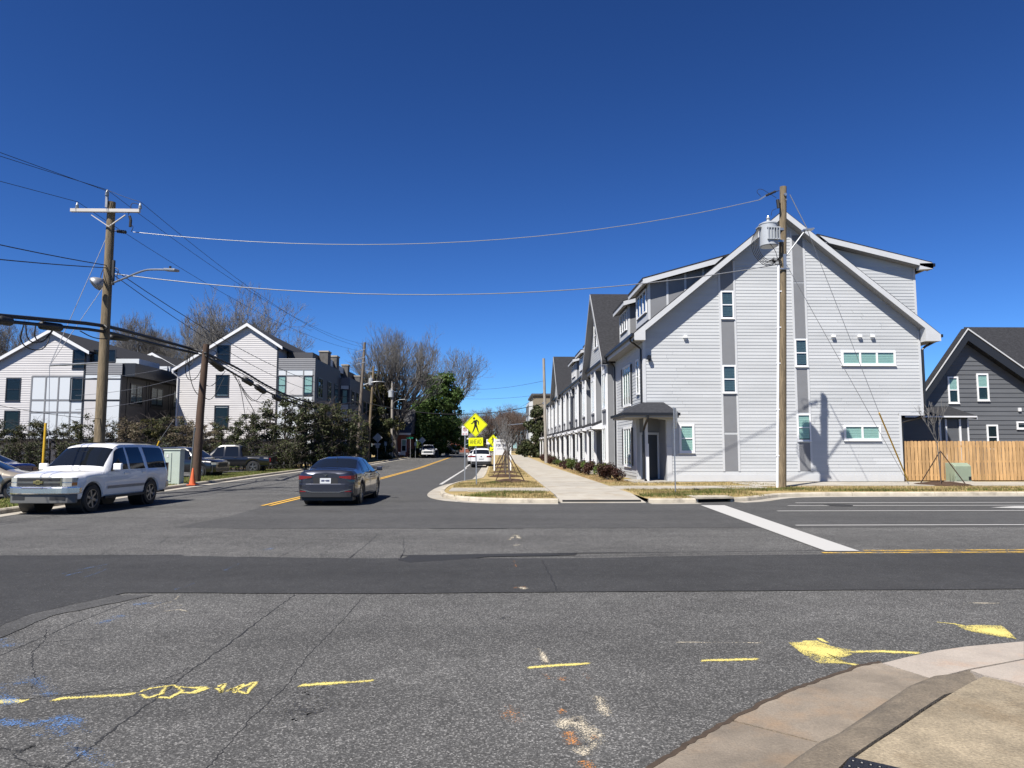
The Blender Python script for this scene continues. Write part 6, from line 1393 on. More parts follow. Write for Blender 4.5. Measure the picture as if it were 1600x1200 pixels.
b = MB(); q2 = pr(410, 1.5, -.17); b.box(q2.x-.06, q2.x+.06, q2.y-.04, q2.y+.04, q2.z-.3, q2.z+.3); b.box(q2.x-.22, q2.x+.18, q2.y-.03, q2.y+.03, q2.z-.34, q2.z-.28); R_.part('bracket', b, MT['galv'])
st0, st1 = pr(404, 3), pr(360, 36); b = MB(); b.tube([st0, st1], .03, 8); sp = R_.part('guy_strut', b, MT['galv']); b = MB(); b.obox(st1 + Vector((.12,0,.03)), (.22,0,.03), (0,.12,0), (0,0,.03)); R_.part('strut_plate', b, MT['galv'], sp)
w1_ = PY(1186, 312.5, YR); b = MB(); i0, i1 = pr(298, -5), PY(1196, 306, YR); d = (PY(1212,299,YR) - PY(1196,306,YR)); b.tube([i0, PY(1212,299,YR)], .02, 6); b.lathe(PY(1212,299,YR), -d, [(0,.02)] + [(.02 + .04*k, .03 if k % 2 else .06) for k in range(11)] + [(d.length, .02)], 10); R_.part('strain_insulator', b, MT['cable'])
b = MB(); b.beam(i1, w1_, .05, .05); R_.part('dead_end_clamp', b, MT['galv'])
b = MB(); b.tube(smooth_path([PY(1189,307,YR), PY(1181,299,YR), PY(1188,294,YR), PY(1200,301,YR), PY(1213,309,YR)]), .010, 5); b.tube(smooth_path([PY(1213,326,YR), PY(1206,329,YR), PY(1205,337,YR)]), .010, 5); R_.part('jumper', b, MT['cable'])
b = MB(); b.tube([PY(1215,312,YR-.2), PY(1216.5,325,YR-.2)], .07, 8); b.tube([PY(1216,318,YR-.2), pr(318,-3)], .04, 6); R_.part('fuse_cutout', b, MT['cable'])
b = MB(); q = pr(306, 2.5, -.15); b.lathe(q, (0,-1,0), [(0,.07),(.05,.06)], 10); q = pr(314, 4, -.15); b.lathe(q, (0,-1,0), [(0,.04),(.05,.03)], 8); R_.part('bolt', b, MT['galv'])
ga = GP(1420, 757, .15); gt = pr(304, 12)
wire('white steel guy wire from the top of the transformer pole to its strut', gt, st1 + Vector((.1,0,.05)), 0, .018, 'bare_wire', name='guy_wire', cat='guy wire')
gg0, gg1 = GP(1419, 752, .2), PY(1373.5, 645, YR + (ga.y - YR) * .75)
wire('thin steel guy wire from the transformer pole strut to the long yellow guard', st1 + Vector((.1,0,0)), gg1, 0, .011, 'galv_dull', name='guy_wire', cat='guy wire')
wire('thin dark guy wire below the first, from the transformer pole bracket to the fence corner', pr(412, 6), ga, 0, .010, 'galv_dull', name='guy_wire', cat='guy wire')
b = MB(); b.tube([gg0, gg1], .032, 8); tag(build(b, 'guy_guard', MT['yellow_guard']), 'long slanting yellow guy guard in front of the pale wall near the wooden fence', 'guy guard')
wire('short anchor rod in the grass below the long yellow guy guard', gg0, ga, 0, .014, 'galv_dull', name='anchor_rod', cat='anchor rod')

# ---- overhead wires
wire('pale high wire sagging across the street between the two tall poles', pe, w1_, 1.06, .014, 'bare_wire')
wire('twisted low cable sagging from the crossarm pole to the transformer pole', pol(428, .25), pr(413, -6), 1.0, .019, 'galv_dull', name='cable', cat='cable')
SP = Vector((-13.0, -22, 0))
def south(p, dz=0, dx=0): return Vector((SP.x + dx, SP.y, p.z + dz))
NP = cA
top_n = PY(571, 538, 67)
for p, lab, dx, sg in ((itop, 'upper of the two wires running from the crossarm pole top off the left edge', -.1, .5), (itop + Vector((.04,0,-.06)), 'wire just beneath the pole-top wire running off the upper left edge', .35, .25), (it[0] + Vector((0,0,.16)), 'wire from the left end of the crossarm running off the left edge', -1.0, .3)):
    wire(lab, p, p + Vector((-17 + dx * 4, -38, dx * .6)), sg, .010)
for p, lab, dz, sg in ((itop, 'long thin wire from the crossarm pole top to the dark far pole', 0, 1.0), (it[0] + Vector((0,0,.16)), 'long thin wire from the left crossarm insulator to the dark far pole', -.7, 1.0), (it[1] + Vector((0,0,.16)), 'long thin wire from the right crossarm insulator to the dark far pole', -.3, 1.0)):
    wire(lab, p, top_n + Vector((0,0,dz)), sg, .009)
wire('short tie wire between the pole top insulator and the right crossarm insulator', itop, it[1] + Vector((0,0,.16)), .03, .008)
for v0, v1, lab in ((416, 368, 'upper of two black cables leaving the crossarm pole at lamp height for the left edge'), (420, 393, 'lower of two black cables leaving the crossarm pole at lamp height for the left edge')):
    p = pol(v0, 0, -.15); q = PY(0, v1, 19.8); d = q - p; wire(lab, p, p + d * 4, .35 if v1 < 380 else .3, .016, name='cable', cat='cable')
p = pol(420, .15); wire('black cable descending from the crossarm pole lamp to the far pole on the left', p, PY(563, 610, 67), 1.1, .015, name='cable', cat='cable'); wire('second black cable descending beside it from the crossarm pole to the far pole', pol(428, .15), PY(563, 622, 67), 1.3, .013, name='cable', cat='cable')
# communication bundles: left edge, crossarm pole, brown pole, far pole
c1 = [PY(-60,488,18.7), PY(0,493,19.9), PY(80,500,22.2), PY(163,508,YL-.25), PY(230,526,29.5), PY(296,544,35.3), PY(322,552,YBp-.2)]
c2 = [PY(-60,497,18.7), PY(20,503,20.3), PY(90,510,22.5), PY(163,517,YL-.25), PY(230,535,29.5), PY(310,553,36.2), PY(322,556,YBp-.2)]
cable('upper thick black cable bundle from the left edge to the brown pole', c1, .066)
cable('lower thick black cable bundle from the left edge to the brown pole', c2, .056)
c3 = [PY(322,552,YBp-.2), PY(372,575,42), PY(420,605,48), PY(470,627,54), PY(520,634,60), PY(560,627,66.8)]
c4 = [PY(322,557,YBp-.2), PY(372,588,42), PY(420,614,48), PY(470,634,54), PY(520,643,60), PY(560,640,66.8)]
cable('upper black cable bundle sagging from the brown pole to the far pole by the hedge', c3, .06); cable('lower black cable bundle sagging from the brown pole to the far pole by the hedge', c4, .055)
cable('thin black strand between the two bundles beyond the brown pole', [PY(322,554,YBp-.3), PY(390,590,44), PY(440,618,50), PY(500,640,58), PY(560,634,66.8)], .02)
wire('thin grey service wire in front of the leftmost house', PY(-40,625,22), PY(165,655,YL), .1, .008)
for i, (u0, v0, u1, v1, y0, lab) in enumerate(((282,570,118,592,48,'first'),(282,590,118,618,48,'second'),(284,612,118,640,48,'third'))):
    wire(f'{lab} pale service wire from the top in front of the dark left facade', PY(u0, v0, y0), PY(u1, v1, y0-8), .2, .012, 'bare_wire')
wire('black cable crossing the far street to the plain pale pole', PY(560,626,67), PY(851,630,71), 1.2, .035, name='cable', cat='cable')
wire('dashed thin wire high over the far street reaching the plain pale pole', PY(735,608,110), PY(850,595,71), .3, .016); wire('thin wire over the far street just below the dashed one', PY(715,622,120), PY(851,616,71), .3, .014)
wire('thin wire sloping from the plain pale pole down to the street end', PY(851,612,71), PY(800,640,130), .3, .02)
wire('power wire from the dark far pole to the pale pole with lamp arm', PY(570,548,67), PY(583,576,79), .1, .014); wire('power wire from the pale pole with lamp arm to the grey transformer pole', PY(583,580,79), PY(612,612,97), .2, .014)
# splice closures and slack loops hung on the bundles
def closure(lab, p, q, r):
    p, q = Vector(p), Vector(q); d = q - p; b = MB(); b.lathe(p, d, [(0,.02),(.03,r*.7),(.08,r),(d.length-.08,r),(d.length-.03,r*.7),(d.length,.02)], 12); o = tag(build(b, 'splice_closure', MT['cable'], smooth=True, sharp=40), lab, 'splice closure', 'splice closures on the cable bundles'); return o
closure('black splice closure on the bundle at the far left edge', PY(-4,499,19.8), PY(18,503,20.4), .13); closure('long black splice closure above the leftmost gable peak', PY(62,508,21.8), PY(96,512,22.8), .13)
closure('black splice closure just right of the crossarm pole', PY(173,527,26.5), PY(199,529,28.2), .11); closure('large black splice closure just right of the brown pole', PY(329,562,38), PY(347,577,39.5), .19)
closure('first small black splice box on the bundle beyond the brown pole', PY(381,592,43.2), PY(393,599,44.4), .19); closure('second small black splice box on the bundle beyond the brown pole', PY(401,604,45.6), PY(413,612,47), .19); closure('third small black splice box at the hedge top', PY(428,619,48.8), PY(437,624,50), .19)
lp = 0
for lab, pts in (('wide slack loop of thin cable in front of the leftmost gable', [PY(38,505,21),PY(30,530,21),PY(42,545,21.3),PY(65,548,22),PY(76,535,22.5),PY(77,520,22.5)]), ('narrow slack loop of thin cable in front of the leftmost gable', [PY(40,506,21),PY(42,530,21),PY(55,537,21.5),PY(72,530,22),PY(82,515,22.5)]),
    ('short slack loop under the long splice closure', [PY(56,508,21.6),PY(53,525,21.6),PY(62,537,22),PY(75,528,22.3),PY(84,514,22.6)]), ('slack cable sagging from the closure to the crossarm pole', [PY(125,517,24),PY(145,528,24.8),PY(165,530,YL-.3),PY(175,527,26)]),
    ('large coil of slack cable left of the brown pole', [PY(296,545,35.3),PY(289,570,35.6),PY(291,590,35.8),PY(300,596,36.2),PY(312,585,36.6),PY(318,560,37)]), ('long coil of slack cable left of the brown pole', [PY(298,550,35.3),PY(294,575,35.6),PY(302,610,36),PY(316,622,36.7)]),
    ('small coil of slack cable left of the brown pole', [PY(300,548,35.5),PY(292,560,35.5),PY(295,575,35.6),PY(303,565,36),PY(300,550,36)]), ('slack cable looping behind the brown pole to the windows', [PY(322,558,YBp+.2),PY(318,600,YBp+.3),PY(330,605,38),PY(342,592,39),PY(352,580,40)]), ('lower slack cable looping behind the brown pole', [PY(318,620,YBp+.3),PY(328,626,38),PY(338,615,39),PY(350,590,40)]),
    ('bundle of drop cables falling from the main bundle into the hedge', [PY(362,582,41.5),PY(374,600,42),PY(385,622,42.5),PY(396,640,43),PY(402,655,43)]), ('second drop cable falling from the main bundle into the hedge', [PY(366,584,41.5),PY(376,606,42),PY(380,630,42),PY(384,655,42)]), ('slack cable sagging between the splice boxes', [PY(372,592,42),PY(384,618,42.6),PY(398,630,43.5),PY(410,615,46)]), ('slack cable sagging in front of the hedge top', [PY(375,600,42),PY(392,625,43),PY(415,631,47),PY(430,622,49)]),
    ('short loop of cable arching over the brown pole top', [PY(322,553,YBp-.2),PY(332,546,38),PY(340,552,38.6),PY(334,562,38.2)])):
    cable(lab, pts, .018, name='slack_cable', cat='cable')
b = MB(); b.tube(smooth_path([PY(163,508,YL-.25), PY(168,512,YL-.3), PY(163,517,YL-.25)]), .03, 6); L_.part('cable_clamp', b, MT['cable'])

# ---------------------------------------------------------------- signs
def diamond(t, c, half, m, rot=0, th=.012, name='sign_panel', y=0):
    k = half * .08; b = MB(); pts = []
    for i in range(4):
        a0 = math.pi/2*i; p = Vector((math.cos(a0), 0, math.sin(a0))) * half; q = Vector((math.cos(a0+math.pi/2), 0, math.sin(a0+math.pi/2))) * half; o = Vector((math.cos(a0-math.pi/2), 0, math.sin(a0-math.pi/2))) * half
        pts += [p + (o-p).normalized()*k, p - p.normalized()*k*.35, p + (q-p).normalized()*k]
    b.prism([Vector(c) + p + Vector((0,y,0)) for p in pts], (0, th, 0)); return build(b, name, m, t)
def post(t, h, w_=.05, m='galv', x=0, y=.02):
    b = MB(); b.add([], []); b.box(x-w_/2, x+w_/2, y, y+.008, -.2, h); b.box(x-w_/2, x-w_/2+.008, y+.008, y+.035, -.2, h); b.box(x+w_/2-.008, x+w_/2, y+.008, y+.035, -.2, h); return build(b, 'post', MT[m], t)
def flat(t, polys, m, y, name, parent=None, th=.003):
    b = MB()
    for p in polys: b.prism([(x, y, z) for x, z in p], (0, th, 0))
    return build(b, name, MT[m], parent or t)
def circle(cx, cz, r, n=14): return [(cx + r*math.cos(2*math.pi*i/n), cz + r*math.sin(2*math.pi*i/n)) for i in range(n)]
def limb(pts, ws):
    out = []
    for i in range(len(pts)-1):
        p, q = Vector((*pts[i],0)), Vector((*pts[i+1],0)); n = Vector((-(q-p).y, (q-p).x, 0)).normalized(); out.append([tuple((p+n*ws[i]/2).xy), tuple((p-n*ws[i]/2).xy), tuple((q-n*ws[i+1]/2).xy), tuple((q+n*ws[i+1]/2).xy)])
        out.append(circle(q.x, q.y, ws[i+1]/2, 8))
    return out
STROKE = {'A': [[(0,0),(.5,1),(1,0)],[(.2,.35),(.8,.35)]], 'H': [[(0,0),(0,1)],[(1,0),(1,1)],[(0,.5),(1,.5)]], 'E': [[(1,0),(0,0),(0,1),(1,1)],[(0,.5),(.8,.5)]], 'D': [[(0,0),(0,1),(.6,1),(1,.7),(1,.3),(.6,0),(0,0)]],
    'F': [[(0,0),(0,1),(1,1)],[(0,.5),(.8,.5)]], 'O': [[(.3,0),(0,.3),(0,.7),(.3,1),(.7,1),(1,.7),(1,.3),(.7,0),(.3,0)]], 'R': [[(0,0),(0,1),(.7,1),(1,.78),(.7,.5),(0,.5)],[(.5,.5),(1,0)]], 'S': [[(0,.1),(.3,0),(.7,0),(1,.25),(.7,.5),(.3,.5),(0,.75),(.3,1),(.7,1),(1,.9)]], 'L': [[(0,1),(0,0),(1,0)]], ' ': []}
def lettering(text, cx, cz, h, wd, sw):
    out = []; n = len(text); pitch = wd / n; cw = pitch * .66
    for i, ch in enumerate(text):
        ox = cx - wd/2 + pitch*(i+.5) - cw/2
        for st in STROKE.get(ch, []):
            pts = [(ox + a*cw, cz - h/2 + b_*h) for a, b_ in st]; out += limb(pts, [sw]*len(pts))
    return out
def ped_sign(label, base, hz, half, plaque, txt=True):
    t = thing('pedestrian_sign', label, 'road sign', base); post(t, hz + half*.85)
    s = diamond(t, (0,0,hz), half, MT['sign_yellow'])
    k = half / .54
    b = MB(); 
    for sc, w_ in ((.93, .02),):
        c4 = [(half*sc,0),(0,half*sc),(-half*sc,0),(0,-half*sc)]
        flat(t, sum([limb([(a[0],hz+a[1]),(c[0],hz+c[1])],[w_*k*.6]*2) for a, c in zip(c4, c4[1:]+c4[:1])], []), 'sign_black', -.004, 'border', s, .003)
    man = [circle(-.06*k, hz+.295*k, .048*k)]
    man += limb([(-.02*k,hz+.21*k),(.0*k,hz+.12*k),(0,hz-.02*k)], [.12*k,.13*k,.10*k]) + limb([(-.05*k,hz+.2*k),(-.13*k,hz+.08*k),(-.19*k,hz+.06*k)], [.05*k,.04*k,.03*k]) + limb([(.04*k,hz+.22*k),(.13*k,hz+.14*k),(.14*k,hz+.02*k)], [.06*k,.045*k,.03*k])
    man += limb([(-.01*k,hz),(-.06*k,hz-.15*k),(-.13*k,hz-.31*k)], [.08*k,.06*k,.04*k]) + limb([(.02*k,hz),(.07*k,hz-.15*k),(.12*k,hz-.31*k)], [.08*k,.06*k,.045*k])
    flat(t, man, 'sign_black', -.005, 'walking_figure', s, .004)
    pw, ph, pz = plaque; b = MB(); b.box(-pw/2, pw/2, 0, .01, hz+pz-ph/2, hz+pz+ph/2); pl = build(b, 'sign_plaque', MT['sign_yellow'], t, bevel=.0)
    if txt: flat(t, lettering('AHEAD', 0, hz+pz, ph*.5, pw*.82, .016), 'sign_black', -.004, 'lettering', pl)
    else: flat(t, [[(-pw*.3,hz+pz-ph*.25),(-pw*.2,hz+pz-ph*.3),(pw*.3,hz+pz+ph*.2),(pw*.25,hz+pz+ph*.3)]], 'sign_black', -.004, 'arrow', pl)
    return t
bs = GP(744.5, 757, .12); ph_ = PY(748.5, 664, bs.y)
s_ = ped_sign('large yellow diamond sign with a walking figure and AHEAD plaque on the corner grass', bs, ph_.z - .12, .535, (.63, .36, -.735)); s_.rotation_euler = (0, R(-1.2), .02)
bs = PY(770.5, 722, 62); bs.z = .13; ph_ = PY(770, 688.5, 62)
ped_sign('smaller yellow pedestrian diamond half hidden behind the for sale board', bs, ph_.z - .13, .54, (.6, .34, -.72), False)
bs = GP(726, 751, .12); z0, z1 = PY(726, 680, bs.y).z - .12, PY(726, 665.5, bs.y).z - .12
t = thing('parking_sign', 'small white no-parking sign on a thin post left of the yellow diamond', 'road sign', bs); post(t, z1 - .05)
b = MB(); b.box(-.155,.155,0,.01,z0,z1); s = build(b, 'sign_panel', MT['sign_white'], t); zc = (z0+z1)/2 + .06
flat(t, limb([(.085*math.cos(a*.4488), zc+.085*math.sin(a*.4488)) if True else 0 for a in range(15)], [.022]*15) + limb([(-.06,zc+.06),(.06,zc-.06)], [.02,.02]), 'sign_red', -.004, 'ring', s)
flat(t, limb([(-.025,zc-.05),(-.025,zc+.05),(.03,zc+.04),(.03,zc+.005),(-.025,zc)], [.016]*5), 'sign_black', -.003, 'letter', s, .002); flat(t, limb([(-.11,z0+.06),(-.03,z0+.06)], [.05,.02]) + limb([(.11,z0+.06),(.03,z0+.06)], [.05,.02]), 'sign_red', -.004, 'arrow', s)
bs = PY(762.5, 722, 64); bs.z = .14; t = thing('parking_sign', 'tiny white parking sign beside the smaller yellow diamond', 'road sign', bs); hz = PY(762.5,690,64).z-.14; post(t, hz+.2); b = MB(); b.box(-.15,.15,0,.01,hz-.25,hz+.22); s = build(b, 'sign_panel', MT['sign_white'], t); flat(t, [circle(0,hz+.05,.08)], 'sign_red', -.004, 'ring', s)
# stop sign seen from its back edge
bs = GP(1057, 770, .12); t = thing('stop_sign', 'stop sign seen almost edge-on from behind on a thin galvanised post by the drain', 'road sign', bs)
hz = PY(1055, 653, bs.y).z - .12; post(t, hz + .38, .06).rotation_euler = (0, 0, math.pi/2)
b = MB(); b.prism([(.01, .40*math.cos(math.pi/8+k*math.pi/4), hz + .40*math.sin(math.pi/8+k*math.pi/4)) for k in range(8)], (.012,0,0)); s = build(b, 'sign_panel', MT['sign_back'], t)
b = MB(); b.prism([(.0225, .385*math.cos(math.pi/8+k*math.pi/4), hz + .385*math.sin(math.pi/8+k*math.pi/4)) for k in range(8)], (.002,0,0)); build(b, 'sign_face', MT['sign_red'], s); t.rotation_euler = (0, 0, R(-4))
# for sale board
bs = PY(785, 735, 50); bs.z = .14; t = thing('for_sale_board', 'white for sale board on two white posts standing in the verge beyond the saplings', 'sign', bs)
xw = .52; z0, z1 = PY(785,711,50).z-.14, PY(785,686,50).z-.14
for sg in (-1, 1): b = MB(); b.box(sg*(xw+.05)-.045, sg*(xw+.05)+.045, 0, .09, -.2, z1+.05); build(b, 'post', MT['win_white'], t)
b = MB(); b.box(-xw, xw, .02, .05, z0, z1); s = build(b, 'board', MT['sign_white'], t); H_ = z1 - z0
flat(t, lettering('FOR SALE', 0, z1-H_*.40, H_*.15, .88, .03), 'sign_text', .015, 'lettering', s)
flat(t, [[(-.4+.1*k,z1-H_*.12),(-.33+.1*k,z1-H_*.12),(-.33+.1*k,z1-H_*.17),(-.4+.1*k,z1-H_*.17)] for k in range(8)] + [[(-.36+.12*k,z1-H_*.6),(-.27+.12*k,z1-H_*.6),(-.27+.12*k,z1-H_*.63),(-.36+.12*k,z1-H_*.63)] for k in range(4)], 'sign_text', .016, 'small_print', s)
flat(t, [circle(.3,z0+H_*.27,.09,8), circle(.15,z0+H_*.14,.07,8), circle(.4,z0+H_*.12,.06,8)], 'sign_text', .015, 'picture', s)
Yb_ = 106; bs = PY(826.5, 711, Yb_); bs.z = gz(Yb_) + .1; t = thing('real_estate_board', 'small white board on two posts beside the dark evergreen tree', 'sign', bs); z0, z1 = PY(826,705,Yb_).z-bs.z, PY(826,696.5,Yb_).z-bs.z
for x in (-.42, .42): b = MB(); b.box(x-.07, x+.07, .03, .1, -.2, z1); build(b, 'post', MT['win_white'], t)
b = MB(); b.box(-.52,.52,0,.04,z0,z1); s = build(b, 'board', MT['sign_white'], t); flat(t, [[(-.35+.16*k,z1-.3-.3*j),(-.24+.16*k,z1-.3-.3*j),(-.24+.16*k,z1-.16-.3*j),(-.35+.16*k,z1-.16-.3*j)] for k in range(5) for j in range(2) if (k+2*j) % 6 < 4], 'sign_text', -.004, 'lettering', s)
# sign backs on the left side
def back_sign(label, u, vb, vc, half_px, Y, plates=True):
    bs = PY(u, vb, Y); bs.z = gz(Y) + .1; t = thing('road_sign', label, 'road sign', bs); hz = PY(u, vc, Y).z - bs.z; half = half_px*Y/1110; post(t, hz + half*.9, .07, 'galv_dull', y=-.04)
    diamond(t, (0,0,hz), half, MT['sign_back'])
    if plates: b = MB(); b.box(-half*.62, half*.62, 0, .01, hz-half*1.55, hz-half*1.12); b.box(-half*.35, half*.35, 0, .01, hz-half*2.1, hz-half*1.57); build(b, 'sign_plaque', MT['sign_back'], t)
    return t
back_sign('grey back of a diamond road sign with plates below, beside the pale pole', 589.5, 719, 684, 7.5, 84); back_sign('grey diamond sign back in front of the evergreen tree, behind the white pickup', 659.5, 712, 688, 5.5, 104, False)
t = thing('street_name_sign', 'green street name sign on a thin post near the far brick house', 'street sign', (PY(641,712,101).x, 101, gz(101)+.1)); hz = PY(641,685,101).z - gz(101) - .1; post(t, hz, .06, 'galv_dull'); b = MB(); b.box(-.55,.45,0,.02,hz-.05,hz+.17); b.box(-.02,0,-.4,.5,hz+.19,hz+.4); build(b, 'name_plate', MT['sign_green'], t)
for u, v0, v1, Y, lab in ((649, 712, 691, 101, 'narrow grey sign back left of the white pickup'), (602, 718, 690, 92, 'slim white sign between the far left poles')):
    bs = PY(u, v0, Y); bs.z = gz(Y)+.1; t = thing('small_sign', lab, 'road sign', bs); hz = PY(u, v1, Y).z - bs.z; post(t, hz, .06, 'galv_dull'); b = MB(); b.box(-.16,.16,0,.01,hz-.5,hz); build(b, 'sign_panel', MT['sign_back'], t)
bs = PY(693.5, 703, 120); bs.z = gz(120)+.1; t = thing('banner_sign', 'tall narrow white banner beside the low brick house', 'sign', bs); hz = PY(693.5,682,120).z - bs.z; post(t, hz, .06, 'galv'); b = MB(); b.box(-.28,.28,-.02,0,.5,hz); build(b, 'banner', MT['sign_white'], t)
for u, Y, lab in ((628, 103, 'low white flat sign in the grass before the brick house'), (606, 100, 'small white box on the far verge')):
    bs = PY(u, 712, Y); t = thing('yard_sign', lab, 'sign', (bs.x, Y, gz(Y)+.1)); b = MB(); b.box(-.5,.5,0,.06,.3,.75); build(b, 'board', MT['sign_white'], t); b = MB(); b.box(-.4,-.35,.01,.05,-.1,.3); b.box(.35,.4,.01,.05,-.1,.3); build(b, 'leg', MT['galv'], t)

# green pad box by the fence
p = GP(1498, 748.5, .15); p = PY(1498, 748, 32.7); p.z = .15; t = thing('electrical_box', 'green metal electrical box standing against the wooden fence behind the right sapling', 'electrical box', p, rz=R(8))
b = MB(); b.prism([(-.42,-.3,0),(-.42,.3,0),(-.42,.3,.86),(-.42,-.1,.86),(-.42,-.3,.72)], (.84,0,0)); build(b, 'housing', MT['box_green'], t, bevel=.02); b = MB(); b.box(-.46,.46,-.36,.36,-.05,.03); build(b, 'pad', MT['concrete'], t); b = MB(); b.box(.26,.39,-.315,-.29,.08,.24); build(b, 'warning_label', MT['sign_black'], t); b = MB(); b.box(-.38,.2,-.312,-.3,.08,.66); build(b, 'door', MT['box_green'], t, bevel=.005)
b = MB(); q = GP(1090, 764.5, .125); b.lathe((q.x, q.y, .123), (0,0,1), [(0,.26),(.012,.25)], 18); tag(build(b, 'valve_cover', MT['tar']), 'small round dark cover in the grass right of the stop sign post', 'cover')
q = GP(1310, 790, 0); b = MB(); b.lathe((q.x, q.y, .009), (0,0,1), [(0,.40),(.008,.39),(.008,.33),(.004,.33),(.004,.01)], 24); tag(build(b, 'manhole_cover', MT['tar']), 'round dark manhole cover between the white lane lines of the cross street', 'manhole cover')
# ================================================================ trees, hedge, shrubs, saplings
def tubes_np(segs, n):
    """segs: rows of (p0 xyz, p1 xyz, r0, r1) -> verts, quads of open n-sided tubes."""
    a = np.asarray(segs, float); p0, p1 = a[:, :3], a[:, 3:6]; d = p1 - p0; L = np.linalg.norm(d, axis=1, keepdims=True); d = d / np.maximum(L, 1e-9)
    ref = np.where(np.abs(d[:, 2:3]) < .9, np.array([[0,0,1.]]), np.array([[1.,0,0]])); u = np.cross(d, ref); u /= np.maximum(np.linalg.norm(u, axis=1, keepdims=True), 1e-9); v = np.cross(d, u)
    k = len(a); V = np.zeros((k, 2, n, 3))
    for i in range(n):
        o = u * math.cos(2*math.pi*i/n) + v * math.sin(2*math.pi*i/n); V[:, 0, i] = p0 + o * a[:, 6:7]; V[:, 1, i] = p1 + o * a[:, 7:8]
    base = (np.arange(k) * 2 * n)[:, None]; Q = []
    for i in range(n): j = (i+1) % n; Q.append(np.concatenate([base+i, base+j, base+n+j, base+n+i], 1))
    return V.reshape(-1, 3), np.concatenate(Q)
def grow(seed, H, trunk_h, r0, spread=.55, depth=7, forks=(3, 5), kids=(2, 3), up=.25, droop=0, lean=(0,0), ratio=.74, wob=.13, sp=.34, W=None):
    r = random.Random(seed); big, fine = [], []
    def branch(p, d, L, rad, lev):
        n = 4 if lev < 3 else 3; q = p; dd = d
        for i in range(n):
            dd = (dd + Vector((r.gauss(0,wob), r.gauss(0,wob), r.gauss(0,wob) + up*.25 - droop*(lev > 4)*.2))).normalized(); e = q + dd * L / n
            a, c = rad*(1-.32*i/n), rad*(1-.32*(i+1)/n)
            (big if rad > .045 else fine).append((*q, *e, a, c)); q = e
            if lev < depth and i >= 1 and r.random() < (sp if lev > 2 else .5) and lev > 0:
                side(q, dd, L, c, lev)
        if lev < depth:
            for _ in range(r.randint(*kids)):
                side(q, dd, L, rad*.82, lev)
    def side(q, dd, L, rad, lev):
        ax = Vector((r.gauss(0,1), r.gauss(0,1), r.gauss(0,1))); ax = (ax - dd*ax.dot(dd)).normalized()
        nd = (dd + ax * spread * r.uniform(.5, 1.25) + Vector((0,0,up*.45))).normalized()
        branch(q, nd, L * ratio * r.uniform(.75, 1.15), max(.010, rad * r.uniform(.58, .8)), lev+1)
    p = Vector((0,0,-.2)); d = Vector((lean[0], lean[1], 1)).normalized(); q = p
    for i in range(4):
        dd = (d + Vector((r.gauss(0,.05), r.gauss(0,.05), 0))).normalized(); e = q + dd * (trunk_h+.2)/4
        big.append((*q, *e, r0*(1.25 if i == 0 else 1-.06*i), r0*(1-.06*(i+1)))); q = e
    L0 = (H - trunk_h) * .36
    k = r.randint(*forks)
    for i in range(k):
        a = 2*math.pi*(i + r.uniform(-.25,.25))/k; t = spread * r.uniform(.5, 1.15)
        branch(q, Vector((math.cos(a)*t, math.sin(a)*t, 1)).normalized(), L0*r.uniform(.8,1.15), r0*.55, 1)
    a, c = np.array(big), np.array(fine); al = np.concatenate([a, c]); k = H / np.percentile(al[:, 5], 99.7)
    rr = np.percentile(np.hypot(al[:, 3], al[:, 4]), 97); kx = (W / rr) if W else k
    for q in (a, c): q[:, [2, 5]] *= k; q[:, [0, 1, 3, 4]] *= kx
    return a, c
TREE_MESH = {}
def bare_tree(label, key, loc, sc=1, rz=0, m='twig', group=None, name='bare_tree', **k):
    t = thing(name, label, 'tree', loc, rz, group)
    if key not in TREE_MESH:
        big, fine = grow(key, **k); v, q = tubes_np(big, 6); o = npmesh('trunk', v, q, MT['bark'], t, smooth=True); v, q = tubes_np(fine, 3); c = npmesh('crown', v, q, MT[m], t); TREE_MESH[key] = (o.data, c.data)
    else:
        a, c = TREE_MESH[key]; link('trunk', a, t); link('crown', c, t)
    t.scale = (sc, sc, sc); return t
def gp(u, Y): p = PY(u, 700, Y); return Vector((p.x, Y, gz(Y)))
bare_tree('huge bare tree with a spreading fan of limbs behind the grey transformer pole', 11, gp(617, 101), 1, .4, H=18.2, W=7.6, trunk_h=3.0, r0=.5, spread=.55, depth=7, forks=(6, 7), up=.32, sp=.30)
bare_tree('tall bare tree reaching over the street right of the evergreen tree', 23, gp(698, 126), 1, 0, H=18.3, W=8.2, trunk_h=4.5, r0=.4, spread=.55, depth=7, forks=(4, 5), up=.25, lean=(.1, 0), sp=.30)
bare_tree('bare tree with a slim trunk just right of the transformer pole', 31, gp(632, 107), 1, 1.2, H=14, W=3.5, trunk_h=4, r0=.2, spread=.5, depth=6, forks=(3, 4), up=.3)
P1 = dict(H=17, W=5.5, trunk_h=5, r0=.34, spread=.5, depth=7, forks=(5, 6), up=.32, sp=.36)
G_ = 'bare trees beyond the left roofs'
bare_tree('round bare crown directly left of the middle gable peak, tallest beyond the roofs', 41, gp(356, 98), 1.36, 0, group=G_, **P1)
bare_tree('bare crown to the right of the middle gable peak', 41, gp(400, 108), 1.22, 2.1, group=G_)
bare_tree('bare crown just right of the brown pole top beyond the roofs', 43, gp(322, 104), 1.26, 0, group=G_, **P1)
bare_tree('bare crown above the grey roof of the leftmost house', 43, gp(228, 100), 1.16, 1.4, group=G_)
bare_tree('bare crown above the small gable between the left houses', 41, gp(272, 108), 1.14, 3.6, group=G_)
bare_tree('bare crown left of the brown pole, over the grey roof end', 43, gp(190, 108), 1.16, 4.4, group=G_)
bare_tree('bare crown above the left slope of the leftmost gable', 41, gp(22, 96), 1.06, 5.0, group=G_)
